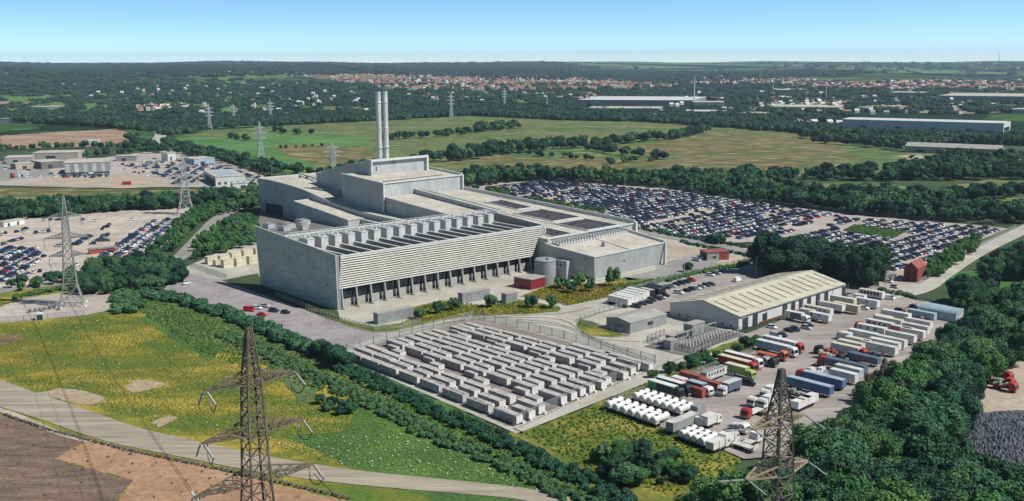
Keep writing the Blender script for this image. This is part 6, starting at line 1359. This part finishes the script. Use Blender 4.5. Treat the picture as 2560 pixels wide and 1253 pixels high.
for a in (('distribution_shed', 'huge white-roofed distribution shed on the right, nearest of the far warehouses', 'warehouse', (2106, 319), (2508, 331), 60, 12.5, 'white_wall', 'white', 13.6),
 ('farm_hall', 'long grey pitched-roof hall with a brown roof at the right meadow edge', 'hall', (2262, 381), (2500, 391), 26, 7, 'greyp', 'concwall', 10.5),
 ('far_warehouse', 'wide flat white warehouse right of the chimneys beyond the meadows', 'warehouse', (1445, 260), (1732, 262), 260, 10, 'greyp', 'white'),
 ('far_warehouse', 'long pale warehouse roof just below the wide white one', 'warehouse', (1465, 282), (1648, 283), 90, 9, 'greyp', 'roof'),
 ('far_warehouse', 'white-roofed shed at the meadow edge, left of the far trees', 'warehouse', (1626, 297), (1680, 297), 60, 8, 'greyp', 'white'),
 ('far_warehouse', 'long white-roofed shed at the far meadow edge', 'warehouse', (1704, 289), (1810, 290), 60, 8, 'greyp', 'white'),
 ('far_warehouse', 'pale shed among the trees in the centre right distance', 'warehouse', (1850, 294), (1906, 295), 50, 8, 'greyp', 'roof'),
 ('far_warehouse', 'broad cream-roofed works beyond the pale shed', 'works', (1920, 277), (2098, 279), 120, 8, 'tan', 'roof'),
 ('far_warehouse', 'pale long roof behind the wide white warehouse', 'warehouse', (1735, 266), (1812, 266), 80, 9, 'greyp', 'roof'),
 ('far_warehouse', 'small white block left of the huge distribution shed', 'building', (2134, 281), (2163, 282), 30, 10, WW, 'white'),
 ('far_warehouse', 'pale round-cornered roof right of the small white block', 'warehouse', (2195, 276), (2232, 277), 60, 8, 'greyp', 'roof'),
 ('far_warehouse', 'vast pale warehouse on the far right with a grey front', 'warehouse', (2345, 250), (2640, 254), 260, 11, 'greyp', 'roof'),
 ('far_warehouse', 'low pale roof at the right margin above the distribution shed', 'warehouse', (2530, 284), (2600, 285), 60, 8, 'greyp', 'roof'),
 ('far_warehouse', 'white factory roof in front of the red-roofed town', 'factory', (1940, 232), (2020, 232), 160, 9, 'greyp', 'white'),
 ('far_warehouse', 'grey long works left of the vast pale warehouse', 'works', (2220, 239), (2310, 240), 120, 9, 'greyp', 'roof'),
 ('far_warehouse', 'white factory at the left edge of the plain, wide one', 'factory', (0, 308), (132, 308), 90, 8, 'greyp', 'white'),
 ('far_warehouse', 'white factory at the left edge of the plain, narrow one', 'factory', (145, 304), (256, 302), 60, 7, 'greyp', 'white'),
 ('far_warehouse', 'pale grey shed standing on the green field at the far left', 'shed', (68, 277), (146, 276), 60, 8, 'greyp', 'roof'),
 ('far_warehouse', 'white farm shed right of the factories at the left', 'shed', (255, 292), (288, 290), 40, 8, 'greyp', 'white'),
 ('far_warehouse', 'pale low works at the edge of the bare earth', 'works', (222, 364), (252, 363), 15, 6, WW, 'white')):
    kw = dict(ridge=a[9]) if len(a) > 9 else {}
    t, L_ = bldg(*a[:9], group='warehouses on the far plain', over=.5, **kw)
    if a[0] in ('distribution_shed', 'farm_hall'):
        for i in range(4): MB().box(L_*(.12+.22*i), L_*(.12+.22*i)+9, -.1, .01, 1.0, 3.6).build('dock_door', 'dark', t)
        if a[0][0] == 'd': MB().box(L_, L_+.1, 5, 50, .5, 6).build('end_doors', 'glass', t)
# distant houses: the nearest 300 each on its own, the rest of the towns as one mass
def house_mesh(rc, wc):
    mb = MB(); mb.add([(-4.5, -4, 0), (4.5, -4, 0), (4.5, 4, 0), (-4.5, 4, 0), (-4.5, -4, 5), (4.5, -4, 5), (4.5, 4, 5), (-4.5, 4, 5), (-4.5, 0, 8), (4.5, 0, 8)], [(0, 1, 5, 4), (2, 3, 7, 6), (1, 2, 6, 9, 5), (3, 0, 4, 8, 7)], 0)
    mb.add([(-4.8, -4.4, 4.8), (4.8, -4.4, 4.8), (4.8, 0, 8.1), (-4.8, 0, 8.1), (-4.8, 4.4, 4.8), (4.8, 4.4, 4.8)], [(0, 1, 2, 3), (3, 2, 5, 4)], 1); mb.box(2.5, 3.2, -.4, .4, 7, 9, 1)
    return mb.mesh('house', [wc, rc])
M['tile'] = mat('red_roof_tiles', (.24, .10, .075), .9, (.33, .155, .115), scale=.05); M['render'] = mat('pale_render', (.50, .45, .40), .9, (.58, .54, .50), scale=.05); M['pinkbrick'] = mat('pale_brick', (.46, .28, .22), .9, (.56, .36, .29), scale=.05)
HM = [house_mesh('tile', 'render'), house_mesh('tile', 'pinkbrick'), house_mesh('concwall', 'render'), house_mesh('white', 'render'), house_mesh('tile', 'render')]
HN = ['red-roofed pale house', 'red-roofed brick house', 'grey-roofed pale house', 'white house', 'red-roofed pale house']
HS = []
def town(q, n, where, w=(4, 4, 2, 2, 4)):
    xs = [p[0] for p in q]; ys = [p[1] for p in q]; k = 0
    while k < n:
        p = (random.uniform(min(xs), max(xs)), random.uniform(min(ys), max(ys)))
        if not inside(p, q): continue
        k += 1; X, Y = G(*p); HS.append((X, Y, random.choices(range(5), w)[0], where))
town([(345, 270), (450, 263), (485, 270), (450, 277), (350, 278)], 46, 'the white village left of the chimneys', (1, 0, 2, 8, 1))
town([(1880, 262), (2110, 250), (2130, 268), (1900, 272)], 60, 'the works estate before the far warehouses', (1, 1, 3, 6, 1))
town([(1760, 320), (1800, 310), (2090, 300), (2110, 318), (2060, 325), (1900, 318)], 24, 'the trees left of the huge distribution shed', (1, 1, 3, 6, 1))
town([(1720, 200), (1900, 203), (2140, 215), (2560, 208), (2560, 226), (2200, 228), (1900, 218), (1720, 212)], 750, 'the red-roofed town on the right')
town([(830, 208), (1280, 206), (1700, 208), (1700, 220), (1280, 232), (1000, 230), (830, 218)], 950, 'the red-roofed town behind the chimneys')
town([(0, 182), (300, 184), (600, 205), (900, 200), (900, 215), (500, 215), (200, 200), (0, 200)], 90, 'the wooded rise on the left', (2, 1, 2, 6, 1))
town([(0, 225), (900, 225), (950, 290), (600, 300), (200, 245)], 80, 'the wooded plain on the left', (1, 1, 3, 6, 0))
town([(960, 238), (1500, 236), (2500, 232), (2560, 290), (1800, 285), (1480, 250), (960, 265)], 150, 'the plain before the right-hand town', (2, 1, 3, 6, 1))
town([(1000, 170), (2560, 160), (2560, 195), (1800, 182), (1000, 182)], 70, 'the far rise', (1, 1, 2, 6, 1))
HS.sort(key=lambda s: math.hypot(s[0], s[1])); cnt = {}
for X, Y, k, where in HS[:300]:
    tag(link('house', HM[k], None, (X, Y, hgt(X, Y)), random.uniform(-.4, .4)+(1.57 if random.random() < .3 else 0)), 'tiny distant %s in %s' % (HN[k], where), 'house', 'distant houses: '+where)
r_ = HS[300:]; tag(scatter('distant_houses', [(x, y, hgt(x, y)) for x, y, k, w_ in r_], 1.08, HM, rz=[random.uniform(-.4, .4) for _ in r_], idx=[s[2] for s in r_]), 'red and white houses of the distant towns', 'houses')
# lamp posts and far masts
def mast(name, label, cat, px, h, r=.25, m='white'):
    x, y = G(*px); t = thing(name, label, cat, (x, y, hgt(x, y)))
    MB().cyl((0, 0, 0), (0, 0, h), r, r*.55, 8).build('pole', m, t); return t
for px, h, lab, r in (((1735, 262), 66, 'tall thin white mast beyond the wide white warehouse', 1.6), ((1367, 273), 28, 'short white mast on the far meadow edge', 1.1), ((1932, 232), 34, 'thin white mast before the right-hand town', 1.3), ((2332, 232), 34, 'thin white mast left of the vast pale warehouse', 1.3), ((2496, 172), 90, 'faint white tower on the far right horizon', 4.5), ((2065, 247), 40, 'thin white mast among the works', 1.3)):
    t = mast('mast', lab, 'mast', px, h, r)
    mb = MB(); mb.cyl((0, 0, h), (0, 0, h+1.5), r*.8, .1, 6); mb.build('tip', 'greyp', t)
for i, (px, h) in enumerate((((1854, 490), 12), ((1562, 466), 12), ((680, 447), 10), ((1711, 690), 8), ((1890, 690), 9), ((1892, 668), 9), ((2212, 728), 9), ((1540, 770), 8), ((576, 560), 8), ((1100, 462), 8))):
    t = mast('lamp_post', 'thin grey lamp post, %s in the list from the far car lot to the near yards' % nth(i+1) if False else ['lamp post at the back edge of the big car lot, right one', 'lamp post at the back edge of the big car lot, left one', 'lamp post by the estate road left of the plant', 'lamp post behind the cars of the side car park', 'white lamp post left of the warehouse roof end', 'lamp post at the end of the clipped hedge', 'lamp post beside the red brick house lane', 'lamp post at the parked white trailers', 'lamp post among the bushes left of the end wall', 'lamp post behind the boiler house'][i], 'lamp post', px, h, .16, 'steel')
    mb = MB(); mb.bar((0, 0, h), (1.4, 0, h+.2), .14); mb.box(1.0, 1.8, -.15, .15, h+.12, h+.28); mb.build('lamp_head', 'steel', t)

# clutter in the truck yard
for i, (x, y, k) in enumerate(((1960, 905, 'p'), (2052, 873, 'p'), (2088, 884, 'd'), (2170, 852, 'p'), (2195, 846, 'd'), (2262, 812, 'p'), (1905, 1040, 'd'), (1930, 1030, 'p'), (1955, 1000, 'p'), (2040, 985, 'd'), (2075, 938, 'p'), (1840, 1088, 'd'), (1760, 990, 'p'), (1800, 991, 'd'), (2135, 893, 'p'), (2150, 905, 'd'), (2232, 835, 'd'), (2305, 800, 'p'))):
    X, Y = G(x, y)
    if k == 'p':
        t = thing('pallet_stack', 'stack of wooden pallets in the truck yard, %s nearest of these stacks' % nth(1+sum(1 for q in ((1960, 905), (2052, 873), (2170, 852), (2262, 812), (1930, 1030), (1955, 1000), (2075, 938), (1760, 990), (2135, 893), (2305, 800)) if q[1] > y)), 'pallets', (X, Y, .3), random.uniform(0, 3), 'pallet stacks in the truck yard')
        for j in range(random.randint(3, 6)): MB().box(-.7, .7, -.55, .55, j*.2, j*.2+.15).build('pallet', 'tan', t, rz=random.uniform(-.08, .08))
    else:
        t = thing('scrap_bin', 'open steel skip standing in the truck yard, %s nearest of these skips' % nth(1+sum(1 for q in ((2088, 884), (2195, 846), (1905, 1040), (2040, 985), (1840, 1088), (1800, 991), (2150, 905), (2232, 835)) if q[1] > y)), 'skip', (X, Y, .3), random.uniform(0, 3), 'skips in the truck yard')
        MB().prism([(-1.2, -.8), (1.2, -.8), (1.2, .8), (-1.2, .8)], 0, 1.2, 0, 1, [(-1.6, -.9), (1.6, -.9), (1.6, .9), (-1.6, .9)]).build('body', [random.choice(['slate', 'rust', 'greyp']), 'tarmac_dark'], t)
        mb = MB(); mb.bar((-1.62, -.92, 1.2), (1.62, -.92, 1.2), .12); mb.bar((-1.62, .92, 1.2), (1.62, .92, 1.2), .12); mb.bar((-1.62, -.92, 1.2), (-1.62, .92, 1.2), .12); mb.bar((1.62, -.92, 1.2), (1.62, .92, 1.2), .12); mb.build('rim', 'greyp', t)
# ------------------------------------------------------------------ the blue air of the distance
hm = D.materials.new('haze'); hm.use_nodes = True; nt = hm.node_tree; nt.nodes.remove(nt.nodes['Principled BSDF'])
pvn = nt.nodes.new('ShaderNodeVolumePrincipled'); pvn.inputs['Color'].default_value = (.60, .78, 1, 1); pvn.inputs['Density'].default_value = 5e-5; pvn.inputs['Anisotropy'].default_value = .2
nt.links.new(pvn.outputs[0], nt.nodes['Material Output'].inputs['Volume'])
hz = MB().box(-13500, 13500, -3300, 17500, -1.3, 260).build('haze', hm); hz['kind'] = 'stuff'; hz['label'] = 'pale blue haze over the far plain'

# ------------------------------------------------------------------ lattice pylons and lines
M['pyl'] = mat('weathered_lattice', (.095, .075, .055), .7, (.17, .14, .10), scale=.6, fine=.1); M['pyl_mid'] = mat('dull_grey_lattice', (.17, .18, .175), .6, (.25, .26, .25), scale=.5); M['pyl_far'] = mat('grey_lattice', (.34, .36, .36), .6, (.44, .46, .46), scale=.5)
M['pyl_tan'] = mat('tan_lattice', (.24, .19, .13), .7, (.34, .28, .2), scale=.6); M['pyl_dark'] = mat('dark_lattice', (.085, .075, .065), .7, (.16, .14, .115), scale=.6)  # tan tone paints sunlight onto the right pylon's cross arms
M['insul'] = mat('glass_insulator', (.36, .36, .34), .5, (.50, .50, .47), scale=3.); M['cable'] = mat('black_cable', (.02, .02, .022), .5)
def lattice(mb, prof, step=None, wl=.30, wb=.13, k=.9):
    """square lattice body through (z, half width) stations, X braced on all four faces"""
    def hw(z):
        for (z0, w0), (z1, w1) in zip(prof, prof[1:]):
            if z0 <= z <= z1: return w0+(w1-w0)*(z-z0)/(z1-z0)
        return prof[-1][1]
    zs = [prof[0][0]]
    while zs[-1] < prof[-1][0]-.6: zs.append(min(prof[-1][0], zs[-1]+max(1.1, hw(zs[-1])*2*k)))
    c = ((-1, -1), (1, -1), (1, 1), (-1, 1))
    for z0, z1 in zip(zs, zs[1:]):
        a, b = hw(z0), hw(z1)
        for i in range(4):
            p, q = c[i], c[(i+1) % 4]
            mb.bar((p[0]*a, p[1]*a, z0), (p[0]*b, p[1]*b, z1), wl)
            mb.bar((p[0]*a, p[1]*a, z0), (q[0]*b, q[1]*b, z1), wb); mb.bar((q[0]*a, q[1]*a, z0), (p[0]*b, p[1]*b, z1), wb)
            mb.bar((p[0]*b, p[1]*b, z1), (q[0]*b, q[1]*b, z1), wb)
            if a > 2.2:
                m0 = ((p[0]*a+q[0]*b)/2, (p[1]*a+q[1]*b)/2, (z0+z1)/2)
                mb.bar(((p[0]*a+p[0]*b)/2, (p[1]*a+p[1]*b)/2, (z0+z1)/2), m0, wb*.8); mb.bar(((q[0]*a+q[0]*b)/2, (q[1]*a+q[1]*b)/2, (z0+z1)/2), m0, wb*.8)
    return hw
def arm(mb, s, z, hw, L_, h=2.0, wl=.2, wb=.10):
    """pyramid cross-arm along local x from the body out to the tip at +-L_"""
    a = hw(z); b = hw(z+h); tip = [(s*L_, -.28, z+.25), (s*L_, .28, z+.25)]; n = 5
    lo = [(s*a, -a, z), (s*a, a, z)]; hi = [(s*b, -b, z+h), (s*b, b, z+h)]
    lerp = lambda p, q, t: tuple(p[i]+(q[i]-p[i])*t for i in range(3))
    for j in range(2):
        mb.bar(lo[j], tip[j], wl); mb.bar(hi[j], tip[j], wl)
        for i in range(n):
            t0, t1 = i/n, (i+1)/n
            mb.bar(lerp(lo[j], tip[j], t0), lerp(hi[j], tip[j], t1), wb); mb.bar(lerp(lo[j], tip[j], t1), lerp(hi[j], tip[j], t1), wb)
    for i in range(n):
        t0, t1 = i/n, (i+1)/n
        mb.bar(lerp(lo[0], tip[0], t0), lerp(lo[1], tip[1], t1), wb); mb.bar(lerp(lo[1], tip[1], t0), lerp(lo[0], tip[0], t1), wb); mb.bar(lerp(hi[0], tip[0], t0), lerp(hi[1], tip[1], t1), wb); mb.bar(lerp(lo[0], tip[0], t1), lerp(lo[1], tip[1], t1), wb)
    mb.bar(tip[0], tip[1], wl)
def string(p, q, name, parent, r=.14, dual=False):
    """one insulator string of stacked discs"""
    p, q = Vector(p), Vector(q); d = q-p; n = max(4, int(d.length/.28)); mb = MB(); mb.cyl(p, q, .04, n=6, mi=1)
    for i in range(n):
        a = p+d*((i+.25)/n); b = p+d*((i+.75)/n); mb.cyl(a, b, r, r*.72, 8)
    mb.cyl(p-d.normalized()*.25, p, .09, n=6, mi=1); mb.cyl(q, q+d.normalized()*.3, .11, n=6, mi=1)
    return mb.build(name, ['insul', 'pyl_dark'], parent)
def loop(p, q, sag, name, parent, r=.05, n=10, m='cable'):
    p, q = Vector(p), Vector(q); mb = MB(); pts = [p+(q-p)*(i/n)-Vector((0, 0, sag*4*(i/n)*(1-i/n))) for i in range(n+1)]
    for a, b in zip(pts, pts[1:]): mb.bar(a, b, r*2)
    return mb.build(name, m, parent)
def pylon(label, x, y, yaw, h, prof, arms, metal='pyl', detail=2, group='lattice pylons of the power line', wl=.30, wb=.13, z=0.):
    t = thing('lattice_pylon', label, 'pylon', (x, y, z), yaw, group)
    mb = MB(); hw = lattice(mb, prof, wl=wl, wb=wb); mb.build('tower_body', metal, t)
    for za, L_ in arms:
        for s in (-1, 1):
            mb = MB(); arm(mb, s, za, hw, L_, 2.1 if detail else 2.6, wl*.66, wb*.85); ao = mb.build('cross_arm', metal, t)
            if detail == 2:
                tip = (s*L_, 0, za+.1)
                for k in (-.22, .22): string((tip[0], k*1.4-.5, tip[2]), (tip[0]+.1, k*1.4-3.6, tip[2]-1.6), 'insulator_string', ao, .2)
                string((tip[0]-s*.8, .1, tip[2]), (tip[0]-s*.8, 0, tip[2]-2.9), 'insulator_string', ao, .19)
                loop((tip[0]-s*.8, 0, tip[2]-2.8), (tip[0]+.1, -3.8, tip[2]-1.8), 1.3, 'jumper_loop', ao, .07)
                if s < 0: string((tip[0]-.3, .5, tip[2]), (tip[0]-.6, 2.0, tip[2]-2.7), 'insulator_string', ao, .19)
            elif detail == 1:
                tip = (s*L_, 0, za)
                for k in (-.4, .4): string((tip[0], k, tip[2]), (tip[0], k*1.2, tip[2]-3.2), 'insulator_string', ao, .16)
                loop((tip[0], -.5, tip[2]-3.3), (tip[0], .9, tip[2]-3.3), .8, 'jumper_loop', ao, .05)
    return t
P1 = (-50.0, 191.5); P1Y = R(40)
pylon('rust-grey lattice pylon standing nearest the camera, left of centre foreground', *P1, P1Y, 51, [(0, 4.6), (12, 2.6), (20, 2.05), (30, 1.75), (41.5, 1.35), (51, .32)], [(20, 12.4), (30, 10.3), (40, 9.2)], wl=.36, wb=.165)
P2 = (52.4, 195.2)
t = thing('lattice_pylon', 'dark brown lattice pylon in the right foreground, its foot hidden in the wood', 'pylon', (*P2, 0), R(33.5), 'lattice pylons of the power line')
mb = MB(); hw = lattice(mb, [(0, 3.6), (10, 2.6), (20, 2.2), (31.5, 1.75), (35, 1.1), (41.3, .35)], wl=.36, wb=.17, k=.85); mb.build('tower_body', 'pyl_dark', t)
for za, L_ in ((10, 9.8), (20, 8.6), (30, 7.3)):
    for s in (-1, 1):
        mb = MB(); arm(mb, s, za, hw, L_, 2.1, .3, .15); ao = mb.build('cross_arm', 'pyl_tan', t); tip = (s*L_, 0, za+.1)
        for k in (-.18, .18):
            string((tip[0], k-.6, tip[2]), (tip[0]+.15, k-4.8, tip[2]-1.3), 'insulator_string', ao, .16)
            if s < 0: string((tip[0]-.3, k*1.2+.4, tip[2]), (tip[0]-4.9, k*1.2+2.2, tip[2]+.1), 'insulator_string', ao, .16)
        if s < 0 and za < 25: loop((tip[0]-5.2, 2.3, tip[2]), (tip[0]-1.5, -5.4, tip[2]-3.2), 2.2, 'jumper_loop', ao, .04)
# the pylon on the round pad and the ones behind
L1 = G(180, 765); L1z = .1
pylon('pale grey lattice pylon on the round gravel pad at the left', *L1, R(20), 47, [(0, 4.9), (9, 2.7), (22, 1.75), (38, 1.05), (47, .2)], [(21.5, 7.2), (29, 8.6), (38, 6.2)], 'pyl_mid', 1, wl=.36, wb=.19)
for i, (sx_, sy_) in enumerate(((-1, -1), (1, -1), (1, 1), (-1, 1))):
    c, s_ = math.cos(R(20)), math.sin(R(20)); tag(MB().box(-1, 1, -1, 1, 0, .8).build('footing_block', 'white', None, (L1[0]+4.9*(sx_*c-sy_*s_), L1[1]+4.9*(sx_*s_+sy_*c), .1)), 'white concrete footing block under the %s leg of the left pylon' % ('near left', 'near right', 'far right', 'far left')[i], 'footing')
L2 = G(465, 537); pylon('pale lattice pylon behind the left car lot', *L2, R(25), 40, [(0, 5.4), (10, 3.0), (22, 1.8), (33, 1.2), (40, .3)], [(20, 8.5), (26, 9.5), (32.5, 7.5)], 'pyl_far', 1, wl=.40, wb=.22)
for lab, px, h, sc in (('thin far pylon on the green meadow left of the plant', (652, 393), 39, 1.), ('thin far pylon with wide arms just behind the plant', (833, 428), 27, 1.), ('far pylon on the tree edge left of the meadows', (524, 323), 39, 1.5), ('far pylon in the middle of the left plain', (677, 301), 37, 1.5), ('far pylon right of the chimneys', (1128, 294), 47, 1.5), ('farthest pylon on the plain right of the chimneys', (1261, 267), 42, 1.7), ('tiny far pylon between the two on the left plain', (585, 302), 30, 1.3)):
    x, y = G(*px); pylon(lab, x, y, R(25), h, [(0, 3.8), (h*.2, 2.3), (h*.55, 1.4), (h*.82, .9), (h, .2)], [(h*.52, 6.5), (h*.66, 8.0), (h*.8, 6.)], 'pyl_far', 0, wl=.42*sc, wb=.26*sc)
def tipof(pos, yaw, L_, z): return Vector((pos[0]+L_*math.cos(yaw), pos[1]+L_*math.sin(yaw), z))
def line(label, a, b, sag, r=.045, n=36):
    a, b = Vector(a), Vector(b); mb = MB(); pts = [b*0+(b-a)*(i/n)-Vector((0, 0, sag*4*(i/n)*(1-i/n))) for i in range(n+1)]
    for p, q in zip(pts, pts[1:]): mb.bar(p, q, r*2)
    tag(mb.build('power_cable', 'cable', None, a), label, 'cable', 'cables between the pylons')
lab = ['lowest', 'middle', 'top']
for i, (zl, Ll, zp, Lp) in enumerate(((21.5, 7.2, 20, 12.4), (29, 8.6, 30, 10.3), (38, 6.2, 40, 9.2))):
    a = tipof(L1, R(20), -Ll, zl-3.2); b = tipof(P1, P1Y, -Lp, zp)
    d = (b-a).normalized(); e = b-d*(3.5 if i == 0 else 3)
    for k, nm_ in ((-.25, 'left'), (.25, 'right')):
        sft = Vector((k, 0, 0)); 
        if i == 0: line('%s strand of the lowest black cable sagging across the meadow to the near pylon' % nm_, a+sft, e+sft, 3.5, .038)
    if i: line('thin %s-arm cable from the left pylon to the near pylon, left side' % lab[i], a, b, 4, .022)
    if i == 0:
        t = thing('line_insulator', 'grey tension insulator at the lower left arm of the near pylon', 'insulator', tuple(e)); string((0, -.25, 0), tuple((b-e)*.95+Vector((0, -.25, 0))), 'insulator_string', t, .17); string((0, .25, 0), tuple((b-e)*.95+Vector((0, .25, 0))), 'insulator_string', t, .17)
for i, (z0, la, z1, lb_) in enumerate(((21.5, 7.2, 20, 8.5), (29, 8.6, 26, 9.5), (38, 6.2, 32.5, 7.5))):
    for s in (-1, 1): line('thin %s cable on the %s side between the two left pylons' % (lab[i], 'left' if s < 0 else 'right'), tipof(L1, R(20), s*la, z0-3.3), tipof(L2, R(25), s*lb_, z1-3.3), 5, .03)
line('cable leaving the lowest right arm of the near pylon toward the lower edge', tipof(P1, P1Y, 12.4, 18.2), (0, 150, 8), 1, .05)
